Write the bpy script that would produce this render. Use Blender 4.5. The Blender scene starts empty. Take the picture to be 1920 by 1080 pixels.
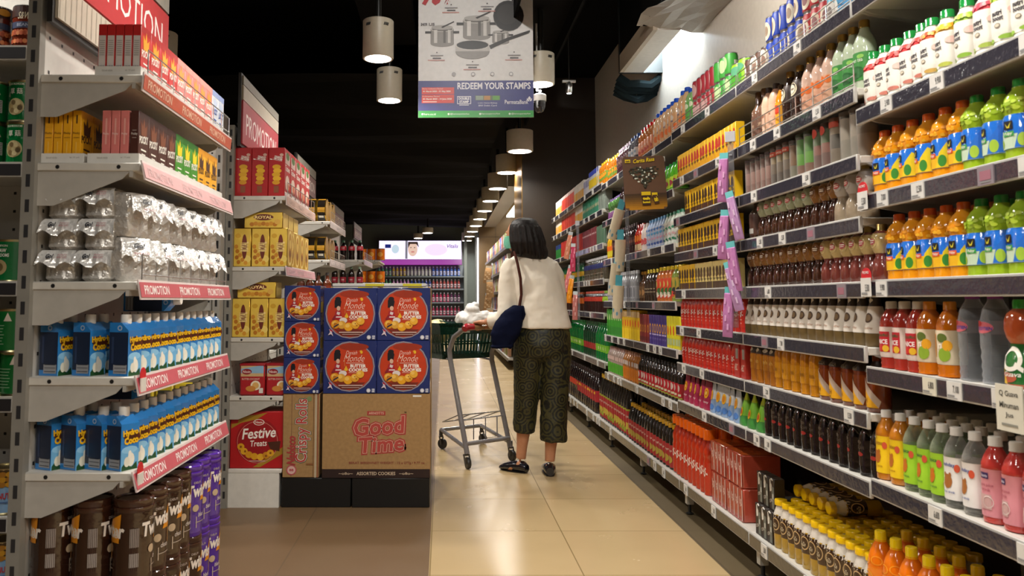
import bpy, math, random
from math import sin, cos, pi, radians as R
from mathutils import Vector, Matrix
random.seed(7)
SC = bpy.context.scene
COL = SC.collection
# ------------------------------------------------------------------ materials
_M = {}
def lin(h):
    v = [int(h[i:i+2], 16)/255 for i in (0, 2, 4)]
    return tuple(x/12.92 if x <= .04045 else ((x+.055)/1.055)**2.4 for x in v) + (1,)
def base(name):
    m = bpy.data.materials.new(name); m.use_nodes = True
    nt = m.node_tree
    return m, nt, nt.nodes['Principled BSDF'], nt.nodes['Material Output']
def M(k):
    """'rrggbb' matt print, G: glossy plastic, T: clear plastic, X: metal, F: crinkled foil, P: cardboard, C: cloth, E<strength>: lamp"""
    if k in _M: return _M[k]
    pre, hx = k.split(':') if ':' in k else ('', k)
    m, nt, b, out = base('mat_' + (pre or 'print') + '_' + hx)
    N = nt.nodes.new; L = nt.links.new
    col = lin(hx)
    if pre[:1] == 'E':
        b.inputs['Base Color'].default_value = (0, 0, 0, 1)
        b.inputs['Emission Color'].default_value = col
        b.inputs['Emission Strength'].default_value = float(pre[1:])
        _M[k] = m; return m
    tc = N('ShaderNodeTexCoord'); no = N('ShaderNodeTexNoise'); mx = N('ShaderNodeMix'); mx.data_type = 'RGBA'
    sc, amt = {'P': (60, .22), 'D': (20, .04), 'C': (160, .3), 'F': (25, .15)}.get(pre, (30, .10))
    no.inputs['Scale'].default_value = sc; no.inputs['Detail'].default_value = 2
    L(tc.outputs['Object'], no.inputs['Vector']); L(no.outputs['Fac'], mx.inputs['Factor'])
    mx.inputs['A'].default_value = tuple(c*(1-amt) for c in col[:3])+(1,)
    mx.inputs['B'].default_value = tuple(min(1, c*(1+amt)) for c in col[:3])+(1,)
    L(mx.outputs['Result'], b.inputs['Base Color'])
    rough = {'': .42, 'G': .13, 'T': .07, 'X': .3, 'F': .22, 'P': .8, 'C': .9, 'D': .85}[pre]
    b.inputs['Roughness'].default_value = rough
    if pre == 'X': b.inputs['Metallic'].default_value = 1
    if pre == 'F': b.inputs['Metallic'].default_value = .35
    if pre == 'C': b.inputs['Specular IOR Level'].default_value = .08
    if pre == 'G':
        b.inputs['Specular IOR Level'].default_value = .75; b.inputs['Coat Weight'].default_value = .3; b.inputs['Coat Roughness'].default_value = .05
        bp = N('ShaderNodeBump'); n2 = N('ShaderNodeTexNoise'); n2.inputs['Scale'].default_value = 55; L(tc.outputs['Object'], n2.inputs['Vector']); L(n2.outputs['Fac'], bp.inputs['Height']); bp.inputs['Strength'].default_value = .22; bp.inputs['Distance'].default_value = .006; L(bp.outputs['Normal'], b.inputs['Normal'])
    if pre == 'T':
        tr = N('ShaderNodeBsdfTransparent'); tr.inputs['Color'].default_value = tuple(.35+.65*c for c in col[:3])+(1,)
        lw = N('ShaderNodeLayerWeight'); lw.inputs['Blend'].default_value = .35
        ms = N('ShaderNodeMixShader'); mr = N('ShaderNodeMapRange'); mr.inputs['To Min'].default_value = .12; mr.inputs['To Max'].default_value = .6
        L(lw.outputs['Facing'], mr.inputs['Value']); L(mr.outputs['Result'], ms.inputs['Fac'])
        L(tr.outputs['BSDF'], ms.inputs[1]); L(b.outputs['BSDF'], ms.inputs[2]); L(ms.outputs['Shader'], out.inputs['Surface'])
    if pre in ('F', 'C'):
        bp = N('ShaderNodeBump'); n2 = N('ShaderNodeTexNoise'); n2.inputs['Scale'].default_value = 45 if pre == 'F' else 500
        L(tc.outputs['Object'], n2.inputs['Vector']); L(n2.outputs['Fac'], bp.inputs['Height'])
        bp.inputs['Strength'].default_value = .9 if pre == 'F' else .25; bp.inputs['Distance'].default_value = .012 if pre == 'F' else .001
        L(bp.outputs['Normal'], b.inputs['Normal'])
    _M[k] = m; return m

# ------------------------------------------------------------------ mesh builder
_T = {}
def tmesh(s, bold=0, shear=0):
    key = (s, bold, shear)
    if key not in _T:
        cu = bpy.data.curves.new('lettering', 'FONT'); cu.body = s; cu.resolution_u = 2; cu.offset = bold; cu.shear = shear; cu.align_x = 'CENTER'
        ob = bpy.data.objects.new('lettering', cu); me = ob.to_mesh()
        vs = [(v.co.x, v.co.y) for v in me.vertices]; fs = [tuple(p.vertices) for p in me.polygons]
        ob.to_mesh_clear(); bpy.data.objects.remove(ob); bpy.data.curves.remove(cu)
        if not vs: vs, fs = [(0, 0), (1, 0), (0, 1)], [(0, 1, 2)]
        x0, x1 = min(v[0] for v in vs), max(v[0] for v in vs); y0, y1 = min(v[1] for v in vs), max(v[1] for v in vs)
        _T[key] = ([((v[0]-x0)/max(1e-6, x1-x0)-.5, (v[1]-y0)/max(1e-6, y1-y0)-.5) for v in vs], fs)
    return _T[key]

def clip_u(pl, c, sg):
    out = []
    for i in range(len(pl)):
        a, b = pl[i-1], pl[i]; da, db = sg*(a[0]-c), sg*(b[0]-c)
        if (da < 0) != (db < 0): t = da/(da-db); out.append((c, a[1]+(b[1]-a[1])*t))
        if db >= 0: out.append(b)
    return out
class MB:
    def __init__(s): s.v, s.f, s.m, s.keys = [], [], [], []
    def mi(s, k):
        if k not in s.keys: s.keys.append(k)
        return s.keys.index(k)
    def add(s, vs, fs, k):
        o = len(s.v); s.v += [tuple(v) for v in vs]; i = s.mi(k)
        for f in fs: s.f.append(tuple(o+a for a in f)); s.m.append(i)
    def box(s, x0, x1, y0, y1, z0, z1, k, b=0):
        if b <= 0:
            v = [(x, y, z) for x in (x0, x1) for y in (y0, y1) for z in (z0, z1)]
            s.add(v, [(0, 1, 3, 2), (4, 6, 7, 5), (0, 4, 5, 1), (2, 3, 7, 6), (0, 2, 6, 4), (1, 5, 7, 3)], k); return
        vs, ix = [], {}
        X, Y, Z = (x0, x1), (y0, y1), (z0, z1)
        for i in (0, 1):
            for j in (0, 1):
                for l in (0, 1):
                    sx, sy, sz = (1-2*i)*b, (1-2*j)*b, (1-2*l)*b
                    for ax, p in enumerate(((X[i], Y[j]+sy, Z[l]+sz), (X[i]+sx, Y[j], Z[l]+sz), (X[i]+sx, Y[j]+sy, Z[l]))):
                        ix[i, j, l, ax] = len(vs); vs.append(p)
        g = lambda *a: ix[a]
        fs = []
        for i in (0, 1):
            q = [g(i, 0, 0, 0), g(i, 0, 1, 0), g(i, 1, 1, 0), g(i, 1, 0, 0)]; fs.append(q if i == 0 else q[::-1])
            q = [g(0, i, 0, 1), g(1, i, 0, 1), g(1, i, 1, 1), g(0, i, 1, 1)]; fs.append(q if i == 0 else q[::-1])
            q = [g(0, 0, i, 2), g(0, 1, i, 2), g(1, 1, i, 2), g(1, 0, i, 2)]; fs.append(q if i == 0 else q[::-1])
        for i in (0, 1):
            for j in (0, 1):
                f = (i+j) % 2
                q = [g(i, j, 0, 0), g(i, j, 0, 1), g(i, j, 1, 1), g(i, j, 1, 0)]; fs.append(q if f else q[::-1])
                q = [g(i, 0, j, 0), g(i, 0, j, 2), g(i, 1, j, 2), g(i, 1, j, 0)]; fs.append(q[::-1] if f else q)
                q = [g(0, i, j, 1), g(0, i, j, 2), g(1, i, j, 2), g(1, i, j, 1)]; fs.append(q if f else q[::-1])
                for l in (0, 1):
                    t = (g(i, j, l, 0), g(i, j, l, 1), g(i, j, l, 2)); fs.append(t if (i+j+l) % 2 == 0 else t[::-1])
        # chamfer winding is settled by the mesh's own normal pass
        s.add(vs, fs, k)
    def lathe(s, prof, k, n=16, cx=0, cy=0, z=0, cap=True):
        """prof: list of (r, z) bottom to top, k a key or a list of keys per band"""
        o = len(s.v); ks = k if isinstance(k, list) else [k]*(len(prof)-1)
        for r, zz in prof:
            for i in range(n):
                a = 2*pi*i/n; s.v.append((cx+r*sin(a), cy-r*cos(a), z+zz))
        for j in range(len(prof)-1):
            i0 = s.mi(ks[j])
            for i in range(n):
                a, b = o+j*n+i, o+j*n+(i+1) % n
                s.f.append((a, b, b+n, a+n)); s.m.append(i0)
        if cap:
            s.f.append(tuple(o+i for i in range(n))[::-1]); s.m.append(s.mi(ks[0]))
            q = o+(len(prof)-1)*n; s.f.append(tuple(q+i for i in range(n))); s.m.append(s.mi(ks[-1]))
    def loft(s, rings, k, n=20, e=2.0, caps=True):
        """rings: (cx, cy, cz, hw, hd[, e]) super-ellipse rings stacked along z"""
        o = len(s.v); ks = k if isinstance(k, list) else [k]*(len(rings)-1)
        for rg in rings:
            cx, cy, cz, hw, hd = rg[:5]; ee = rg[5] if len(rg) > 5 else e
            for i in range(n):
                a = 2*pi*i/n; sa, ca = sin(a), -cos(a)
                s.v.append((cx+hw*math.copysign(abs(sa)**(2/ee), sa), cy+hd*math.copysign(abs(ca)**(2/ee), ca), cz))
        for j in range(len(rings)-1):
            i0 = s.mi(ks[j])
            for i in range(n):
                a, b = o+j*n+i, o+j*n+(i+1) % n
                s.f.append((a, b, b+n, a+n)); s.m.append(i0)
        if caps:
            s.f.append(tuple(o+i for i in range(n))[::-1]); s.m.append(s.mi(ks[0]))
            q = o+(len(rings)-1)*n; s.f.append(tuple(q+i for i in range(n))); s.m.append(s.mi(ks[-1]))
    def tube(s, pts, r, k, n=8, closed=False, flat=1.0):
        pts = [Vector(p) for p in pts]; o = len(s.v); N = len(pts); up = None
        rr = r if isinstance(r, (list, tuple)) else [r]*N
        for i, p in enumerate(pts):
            t = (pts[(i+1) % N]-pts[i-1]) if closed else (pts[min(i+1, N-1)]-pts[max(i-1, 0)])
            t.normalize()
            if up is None: up = Vector((0, 0, 1)) if abs(t.z) < .9 else Vector((1, 0, 0))
            a = t.cross(up).normalized(); b = a.cross(t).normalized(); up = b
            for j in range(n):
                w = 2*pi*j/n; q = p+a*cos(w)*rr[i]+b*sin(w)*rr[i]*flat; s.v.append(tuple(q))
        i0 = s.mi(k)
        for i in range(N if closed else N-1):
            for j in range(n):
                a, b = o+i*n+j, o+i*n+(j+1) % n; c, d = o+((i+1) % N)*n+(j+1) % n, o+((i+1) % N)*n+j
                s.f.append((a, b, c, d)); s.m.append(i0)
        if not closed:
            s.f.append(tuple(o+j for j in range(n))[::-1]); s.m.append(i0)
            s.f.append(tuple(o+(N-1)*n+j for j in range(n))); s.m.append(i0)
    def paint(s, ops, mp, W=1, H=1, off=.0005, step=.00011, cur=0):
        """printed artwork: mp(u, v, off) -> xyz; u, v scaled by W, H; cur: slice width along u for a curved face"""
        for q, op in enumerate(ops):
            d = off+step*q; t = op[0]; P = []; k = op[-1]
            if t == 'r':
                _, u, v, w, h, k = op[:6]; n = (6 if len(op) < 7 else op[6]) if not cur else 1
                P = [[(u-w/2+w*i/n, v-h/2), (u-w/2+w*(i+1)/n, v-h/2), (u-w/2+w*(i+1)/n, v+h/2), (u-w/2+w*i/n, v+h/2)] for i in range(n)]
            elif t == 'e':
                _, u, v, a, b, k = op[:6]; n = 20
                P = [[(u+a*cos(2*pi*i/n), v+b*sin(2*pi*i/n)) for i in range(n)]]
            elif t == 'o':
                _, u, v, a, b, th, k = op; n = 28; c = [(cos(2*pi*i/n), sin(2*pi*i/n)) for i in range(n+1)]; f = 1-th
                P = [[(u+a*c[i][0], v+b*c[i][1]), (u+a*c[i+1][0], v+b*c[i+1][1]), (u+a*f*c[i+1][0], v+b*f*c[i+1][1]), (u+a*f*c[i][0], v+b*f*c[i][1])] for i in range(n)]
            elif t == 'p': P = [list(op[1])]; k = op[2]
            elif t == 't':
                _, tx, u, v, w, h, k = op[:7]; o = op[7] if len(op) > 7 else {}
                vs, fs = tmesh(tx, o.get('b', .012), o.get('s', 0)); an = R(o.get('rot', 0)); ca, sa = cos(an), sin(an); rv = []
                for x, y in vs:
                    x, y = x*w*W, y*h*H; rv.append((u+(x*ca-y*sa)/W, v+(x*sa+y*ca)/H))
                if not cur: s.add([mp(a*W, b*H, d) for a, b in rv], fs, k); continue
                P = [[rv[i] for i in f] for f in fs]
            for pl in P:
                pl = [(a*W, b*H) for a, b in pl]
                if cur:
                    lo, hi = min(a for a, b in pl), max(a for a, b in pl); i0, i1 = math.floor(lo/cur), math.ceil(hi/cur)
                    for i in range(i0, max(i1, i0+1)):
                        c = pl if i1-i0 <= 1 else clip_u(clip_u(pl, i*cur, 1), (i+1)*cur, -1)
                        if len(c) > 2: s.add([mp(a, b, d) for a, b in c], [tuple(range(len(c)))], k)
                else: s.add([mp(a, b, d) for a, b in pl], [tuple(range(len(pl)))], k)
    def mesh(s, name, smooth=True, fix=False):
        me = bpy.data.meshes.new(name); me.from_pydata(s.v, [], s.f)
        for k in s.keys: me.materials.append(M(k) if isinstance(k, str) else k)
        me.polygons.foreach_set('material_index', s.m)
        if fix:
            import bmesh
            bm = bmesh.new(); bm.from_mesh(me); bmesh.ops.recalc_face_normals(bm, faces=bm.faces); bm.to_mesh(me); bm.free()
        if smooth:
            me.polygons.foreach_set('use_smooth', [True]*len(me.polygons))
            me.set_sharp_from_angle(angle=R(42))
        me.update(); return me
    def build(s, name, parent=None, smooth=True, fix=False, loc=None, rz=0):
        return link(name, s.mesh(name, smooth, fix), parent, loc, rz)
def link(name, me, parent=None, loc=None, rz=0):
    o = bpy.data.objects.new(name, me); COL.objects.link(o)
    if parent: o.parent = parent
    if loc: o.location = loc
    if rz: o.rotation_euler = (0, 0, rz)
    return o
def tag(o, label=None, cat=None, group=None, kind=None):
    for k, v in (('label', label), ('category', cat), ('group', group), ('kind', kind)):
        if v: o[k] = v
    return o
def empty(name, loc=(0, 0, 0), rz=0, label=None, cat=None, group=None):
    o = bpy.data.objects.new(name, None); COL.objects.link(o); o.location = loc; o.rotation_euler = (0, 0, rz); o.empty_display_size = .05
    return tag(o, label, cat, group)
def struct(mb, name, **k): return tag(mb.build(name, smooth=False, **k), kind='structure')
def front(y): return lambda u, v, d: (u, y-d, v)                     # a face looking towards -Y
def side_r(x): return lambda u, v, d: (x+d, u, v)                    # looking towards +X
def side_l(x): return lambda u, v, d: (x-d, -u, v)                   # looking towards -X
ORD = 'first second third fourth fifth sixth seventh eighth ninth tenth eleventh twelfth thirteenth fourteenth fifteenth sixteenth seventeenth eighteenth nineteenth twentieth twenty-first twenty-second twenty-third twenty-fourth twenty-fifth twenty-sixth twenty-seventh twenty-eighth twenty-ninth thirtieth'.split()

# ------------------------------------------------------------------ camera
F, CX, CYP, PH, CAMH = 1500., 830., 444., math.atan(118/1500.), 1.07
cam = bpy.data.cameras.new('camera'); cam.sensor_width = 36; cam.lens = F/1920*36
cam.shift_x = (960-CX)/1920; cam.shift_y = -(540-CYP)/1920
cam.clip_start = .05; cam.clip_end = 100
cam.dof.use_dof = True; cam.dof.focus_distance = 4.9; cam.dof.aperture_fstop = 7.0
co = link('camera', cam); co.location = (0, 0, CAMH); co.rotation_euler = (pi/2+PH, 0, 0)
SC.camera = co
_c, _s = cos(PH), sin(PH)
def atX(px, X):        # where along the aisle a thing at side distance X stands that the photograph shows at column px (near eye height)
    return F*X/(px-CX)/_c
SC.view_settings.view_transform = 'Standard'; SC.view_settings.look = 'None'; SC.view_settings.gamma = 1; SC.view_settings.exposure = 0
w = bpy.data.worlds.new('world'); SC.world = w; w.use_nodes = True
w.node_tree.nodes['Background'].inputs['Color'].default_value = (.006, .006, .007, 1)

# ------------------------------------------------------------------ room
def floor_mat(name, c1, c2, rough, x0, y0, size, grout):
    m, nt, b, out = base(name); N = nt.nodes.new; L = nt.links.new
    tc = N('ShaderNodeTexCoord'); mp = N('ShaderNodeMapping'); mp.inputs['Location'].default_value = (-x0, -y0, 0)
    br = N('ShaderNodeTexBrick'); br.offset = 0; br.squash = 1
    br.inputs['Scale'].default_value = 1; br.inputs['Brick Width'].default_value = size; br.inputs['Row Height'].default_value = size
    br.inputs['Mortar Size'].default_value = .003; br.inputs['Mortar Smooth'].default_value = .3; br.inputs['Bias'].default_value = 0
    br.inputs['Color1'].default_value = lin(c1); br.inputs['Color2'].default_value = lin(c2); br.inputs['Mortar'].default_value = lin(grout)
    L(tc.outputs['Object'], mp.inputs['Vector']); L(mp.outputs['Vector'], br.inputs['Vector'])
    no = N('ShaderNodeTexNoise'); no.inputs['Scale'].default_value = 3; no.inputs['Detail'].default_value = 6; L(tc.outputs['Object'], no.inputs['Vector'])
    mx = N('ShaderNodeMix'); mx.data_type = 'RGBA'; mx.blend_type = 'MULTIPLY'; mx.inputs['Factor'].default_value = .10
    L(br.outputs['Color'], mx.inputs['A']); L(no.outputs['Fac'], mx.inputs['B']); L(mx.outputs['Result'], b.inputs['Base Color'])
    mr = N('ShaderNodeMapRange'); mr.inputs['To Min'].default_value = rough-.08; mr.inputs['To Max'].default_value = rough+.1
    L(no.outputs['Fac'], mr.inputs['Value']); L(mr.outputs['Result'], b.inputs['Roughness'])
    return m
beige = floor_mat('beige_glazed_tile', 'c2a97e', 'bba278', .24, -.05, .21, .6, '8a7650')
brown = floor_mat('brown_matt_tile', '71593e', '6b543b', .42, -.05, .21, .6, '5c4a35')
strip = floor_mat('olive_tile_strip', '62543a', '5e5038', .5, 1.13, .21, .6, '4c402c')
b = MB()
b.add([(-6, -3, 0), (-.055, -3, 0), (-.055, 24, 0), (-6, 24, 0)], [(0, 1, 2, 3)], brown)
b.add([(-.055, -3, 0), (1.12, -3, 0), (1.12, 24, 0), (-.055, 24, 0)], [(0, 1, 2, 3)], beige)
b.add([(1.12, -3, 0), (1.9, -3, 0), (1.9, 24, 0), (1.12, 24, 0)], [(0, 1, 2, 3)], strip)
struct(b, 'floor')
b = MB(); b.box(1.74, 1.84, -3, 9.0, 0, 3.6, 'd2c9bb'); struct(b, 'wall_right')
b = MB(); b.box(-6, -5.9, -3, 24, 0, 3.6, '3a3530'); struct(b, 'wall_left')
b = MB(); b.box(-6, 1.9, -3.1, -3, 0, 3.6, '6a6258'); struct(b, 'wall_front')
b = MB(); b.box(-6, 3.5, 22.0, 22.1, 0, 3.6, '6d7672'); struct(b, 'wall_back')
b = MB(); b.box(-6, 3.5, -3.1, 24, 3.6, 3.7, 'C:050505'); struct(b, 'ceiling')
# pillar at the end of the drinks shelving, then the recessed far wall
b = MB(); b.box(.90, 1.74, 8.98, 9.9, 0, 3.6, '2b2117'); b.box(.893, .90, 8.98, 9.9, 0, 3.6, 'X:a8813f'); struct(b, 'column_1')  # gold side face puts the warm light on the pillar into its colour
b = MB(); b.box(1.74, 1.84, 9.0, 22, 0, 3.6, '8d8069'); struct(b, 'wall_right_2')
b = MB(); b.box(.86, 1.74, 18.9, 19.1, 0, 3.6, '6b5433'); b.box(1.25, 1.256, 18.893, 18.9, 0, 3.6, '2c2418'); b.box(.86, 1.74, 18.893, 18.9, 2.55, 2.556, '2c2418'); struct(b, 'wall_right_3')
b = MB(); b.box(.55, .62, 20.4, 20.5, 0, 3.2, '7b827d'); b.box(.78, .86, 19.0, 19.1, 0, 3.2, '6b6f6b'); struct(b, 'trim_1')
# fabric-dressed lower ceiling beyond the banner, sagging in ripples
b = MB(); nx, ny = 30, 44
for i in range(nx+1):
    for j in range(ny+1):
        x = -5.8+i*(.62+5.8)/nx; y = 6.6+j*13.4/ny
        b.v.append((x, y, 2.93+.035*sin(y*2.1+x*.7)+.025*sin(y*4.7-x*1.3)))
fs = [(i*(ny+1)+j, i*(ny+1)+j+1, (i+1)*(ny+1)+j+1, (i+1)*(ny+1)+j) for i in range(nx) for j in range(ny)]
o0 = b.v; b.v = []; b.add(o0, fs, 'C:040403'); struct(b, 'ceiling_2')
b = MB(); b.box(.5, .95, 3.4, 21, 3.18, 3.28, 'C:0a0908'); b.box(.5, .52, 3.4, 21, 3.05, 3.18, 'C:0a0908'); b.box(.93, .95, 3.4, 21, 3.05, 3.18, 'C:0a0908'); struct(b, 'ceiling_3')
b = MB(); b.box(-.62, -.22, 2.4, 6.5, 3.18, 3.28, 'C:0a0908'); struct(b, 'ceiling_4')
# cove along the wall above the shelving: dropped beam, open slot with a light in it, pale sagging panel nearer
b = MB(); b.box(1.40, 1.43, 5.2, 6.2, 2.86, 3.0, 'b8ab98'); b.box(1.43, 1.585, 5.2, 6.2, 2.86, 2.9, 'd8d4cc'); struct(b, 'trim_2')
b = MB(); b.box(1.40, 1.74, 6.2, 6.24, 2.86, 3.6, '1e2322'); b.box(1.43, 1.74, 5.2, 6.2, 3.3, 3.34, 'e8e8e6'); b.box(1.405, 1.43, 5.2, 6.2, 3.0, 3.6, 'C:080808'); struct(b, 'trim_3')
b = MB()
n = 14
for i in range(n+1):
    y = 5.24-2.6*i/n
    for j in range(7):
        t = j/6; x = 1.30+(.44)*t-.02*sin(i*.8)*(1-t)
        b.v.append((x, y, 2.86+.05*(1-t)**2*sin(i*.9+1)+.012*sin(j*2+i)))
v = b.v; b.v = []; b.add(v, [(i*7+j, i*7+j+1, (i+1)*7+j+1, (i+1)*7+j) for i in range(n) for j in range(6)], '8f8577'); b.box(1.34, 1.40, 2.64, 5.24, 2.9, 3.6, 'C:12100e'); struct(b, 'ceiling_5')
b = MB(); b.box(1.45, 1.735, 5.5, 5.9, 2.75, 2.8, 'C:0f1412')
cove = MB(); cove.box(1.60, 1.73, 5.26, 6.18, 3.2, 3.24, 'E150:e4f3ff')
tag(cove.build('cove_light', smooth=False), 'cool white cove light in the ceiling slot above the drinks wall', 'light')
b = MB(); rnd = random.Random(3)
for k in range(5):
    pts = [(1.40+.085*i, 6.26+.03*k+.02*rnd.random(), 2.84-.10*sin(pi*i/4)*rnd.uniform(.5, 1)-.02*k) for i in range(5)]
    b.tube(pts, .035, 'C:10181a', 6)
tag(b.build('netting_bundle'), 'dark netting bundle slung under the cove at the wall', 'netting')
# far cove over the second drinks wall
b = MB(); b.box(.98, 1.25, 12.0, 18.8, 2.78, 2.98, 'a99f8c'); struct(b, 'trim_4')
b = MB(); b.box(1.5, 1.7, 12.2, 18.7, 3.0, 3.04, 'E9:fff4e0'); tag(b.build('cove_light', smooth=False), 'warm cove light above the distant shelving past the pillar', 'light')
b = MB(); b.box(.80, .83, 18.5, 18.53, .002, 2.5, 'E6:f3ecff'); tag(b.build('strip_light', smooth=False), 'slim vertical strip light beside the brown far wall', 'light')

# ------------------------------------------------------------------ lamps
def lamp(x, y, dia, hgt, label, group, power=None, vents=True):
    t = empty('ceiling_lamp', (x, y, 2.62), 0, label, 'ceiling lamp', group); r = dia/2
    b = MB(); b.lathe([(r*.86, 0), (r*.97, 0), (r, .006), (r, hgt), (r*.96, hgt+.004)], 'b9b09d', 32); b.build('housing', t)
    b = MB(); b.lathe([(r*.845, -.001), (r*.845, .002)], 'E22:fff3ea', 28); b.build('diffuser', t)
    if vents:
        b = MB()
        for a in (.45, -.75):
            for i in range(4):
                a1 = a+i*.085; p = [((r+.002)*sin(a1+.05*k), -(r+.002)*cos(a1+.05*k), hgt*.80+.035*k*dia/.2*.5) for k in (0, 1)]
                b.tube(p, .0035, '141414', 5)
        b.build('vent_slots', t)
    if hgt < .5:
        b = MB(); b.lathe([(.02, hgt), (.02, .6)], '15130f', 10); b.build('stem', t)
    ld = bpy.data.lights.new('lamp_light', 'AREA'); ld.shape = 'DISK'; ld.size = dia*.8; ld.energy = power; ld.color = (1, .95, .87); ld.spread = R(150)
    lo = bpy.data.objects.new('lamp_light', ld); COL.objects.link(lo); lo.parent = t; lo.location = (0, 0, -.006)
LP = 19
for i, (x, y, lab) in enumerate([(-.417, 5.06, 'white cylinder lamp closest to the banner over the cookie stack'), (-.417, 6.15, 'lower white cylinder lamp second in line over the cookie stack'),
                          (.71, 5.68, 'white cylinder lamp half hidden by the banner edge')]):
    lamp(x, y, .2, .245 if i < 2 else .22, lab, 'slim cylinder lamps', LP)
for (x, y) in ((-.417, 2.7), (-.417, .3), (.71, 3.1), (.71, 1.7), (.71, .3), (-.417, -1.3), (.71, -1.3), (-1.9, 2.2), (-2.2, 3.7), (-1.9, 5.3)):  # unseen lamps added to brighten the shelves and the camera-facing sides
    lamp(x, y, .2, .245, 'added white cylinder lamp over the walkways, unseen above the top edge of the picture', 'added lamps overhead', LP)
t = empty('track_spotlight', (.1, 2.7, 3.35), 0, 'added ceiling spotlight out of view, brightening the banner', 'spotlight')  # added out of view, only to brighten the banner
b = MB(); b.tube([(0, 0, 0), (.006, .10, -.025)], .04, 'b0aca4', 14); b.build('head', t); b = MB(); b.tube([(0, .02, .03), (0, .02, .24)], .01, '2a2a2a', 8); b.build('stem', t)
ld = bpy.data.lights.new('added_banner_spot', 'SPOT'); ld.energy = 150; ld.spot_size = R(38); ld.spot_blend = .6; ld.shadow_soft_size = .04; ld.color = (1, .96, .9)
lo = bpy.data.objects.new('added_banner_spot', ld); COL.objects.link(lo); lo.parent = t; lo.location = (.007, .115, -.03); lo.rotation_euler = Vector((.12, 2.7, -.62)).to_track_quat('-Z', 'Y').to_euler()
t = empty('track_spotlight', (.75, 3.35, 2.78), 0, 'added ceiling spotlight out of view, brightening the wall above the cans', 'spotlight')  # wall washer added out of view to lift the dark upper wall
b = MB(); b.tube([(0, 0, 0), (.06, .07, -.01)], .04, 'b0aca4', 14); b.build('head', t); b = MB(); b.tube([(0, .02, .03), (0, .02, .4)], .01, '2a2a2a', 8); b.build('stem', t)
ld = bpy.data.lights.new('added_wall_spot', 'SPOT'); ld.energy = 75; ld.spot_size = R(85); ld.spot_blend = .9; ld.shadow_soft_size = .04; ld.color = (1, .95, .88)
lo = bpy.data.objects.new('added_wall_spot', ld); COL.objects.link(lo); lo.parent = t; lo.location = (.075, .085, -.012); lo.rotation_euler = Vector((.99, 1.0, -.10)).to_track_quat('-Z', 'Y').to_euler()
for i in range(10):
    lamp(.81-.0185*i, 8.3+1.42*i, .28, .215, f'{ORD[i]} squat drum lamp in the row running down the aisle', 'squat drum lamps over the aisle', LP*1.3, False)
# ------------------------------------------------------------------ shelving
def shelf_unit(parent, name, z, w, d, tagsx, railcol, lip=.045, rail=True, guard=False, gh=.06, sub=True, boardcol='c6c2b9', price=None, frame='b9b7b2'):
    """shelf board, local: front edge at y=0 looking -Y, x from 0..w, depth d; its top at z"""
    b = MB(); b.box(.002, w-.002, .004, d, z-.022, z, boardcol, .002)
    
    for x in (.001, w-.012):
        b.add([(x+q, yy, zz) for q in (0, .011) for yy, zz in ((.02, z-.022), (d, z-.022), (d, z-.075), (d*.6, z-.07), (.05, z-.034))], [(0, 1, 2, 3, 4), (9, 8, 7, 6, 5), (0, 5, 6, 1), (1, 6, 7, 2), (2, 7, 8, 3), (3, 8, 9, 4), (4, 9, 5, 0)], 'a8a59e')
    so = b.build('shelf', parent, fix=True)
    if rail:
        b = MB(); b.box(.002, w-.002, -.006, .004, z-lip, z+.004, frame, .0015); b.box(.008, w-.008, -.0075, -.006, z-lip+.005, z-.002, railcol)
        b.build('price_rail', so, fix=True)
    for i, (tx, tw, col, txt) in enumerate(tagsx):
        b = MB(); b.box(tx-tw/2, tx+tw/2, -.0105, -.0075, z-lip+.001, z-.001, col)
        ops = [('t', txt, .16, .1, .42, .42, '2a2a2e'), ('r', -.2, -.28, .5, .1, '8a8a8a', 1), ('r', -.1, -.4, .7, .05, '9a9a9a', 1)] if txt else [('r', 0, 0, .7, .5, 'a06a78', 1), ('r', 0, -.35, .6, .08, '8a8a8a', 1)]
        b.paint(ops, lambda u, v, dd: (tx+u, -.0105-dd, z-lip/2+v), tw, lip*.94)
        b.build('price_tag', so, smooth=False)
    if guard:
        b = MB(); y = -.001
        for zz in (z+.012, z+gh): b.tube([(.01, y, zz), (w-.01, y, zz)], .0022, 'X:dcdcdc', 6)
        b.tube([(.01, y, z+gh*.5), (w-.01, y, z+gh*.5)], .0016, 'X:dcdcdc', 6)
        n = guard if guard > 1 else 7
        for i in range(n+1):
            x = .01+(w-.02)*i/n; b.tube([(x, y, z-.004), (x, y, z+gh)], .002, 'X:dcdcdc', 6)
        b.build('wire_guard', so)
    return so
XF = 1.2; BW = .92; DEP = .44
bays = []
def bay_y(i): return 2.28+BW*(i-1)            # near edge of bay i counted from 0 (i=0 nearest)
ZA = [1.935, 1.614, 1.364, 1.121, .88, .571, .166]
ZB = [1.935, 1.684, 1.485, 1.305, 1.118, .935, .750, .560, .166]
ZD = [1.925, 1.645, 1.362, 1.058, .812, .540, .163]
ZE = [1.945, 1.748, 1.492, 1.225, .968, .605, .163]
SHZ = [ZA, ZB, ZB, ZD, ZD, ZE, ZE, ZE]
BAYNAME = ['closest', 'second', 'third', 'fourth', 'fifth', 'sixth', 'seventh', 'eighth']
PR = ['7.000', '7.100', '5.500', '9.900', '6.600', '5.200', '12.500', '3.900', '8.400']
rnd = random.Random(11)
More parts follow.
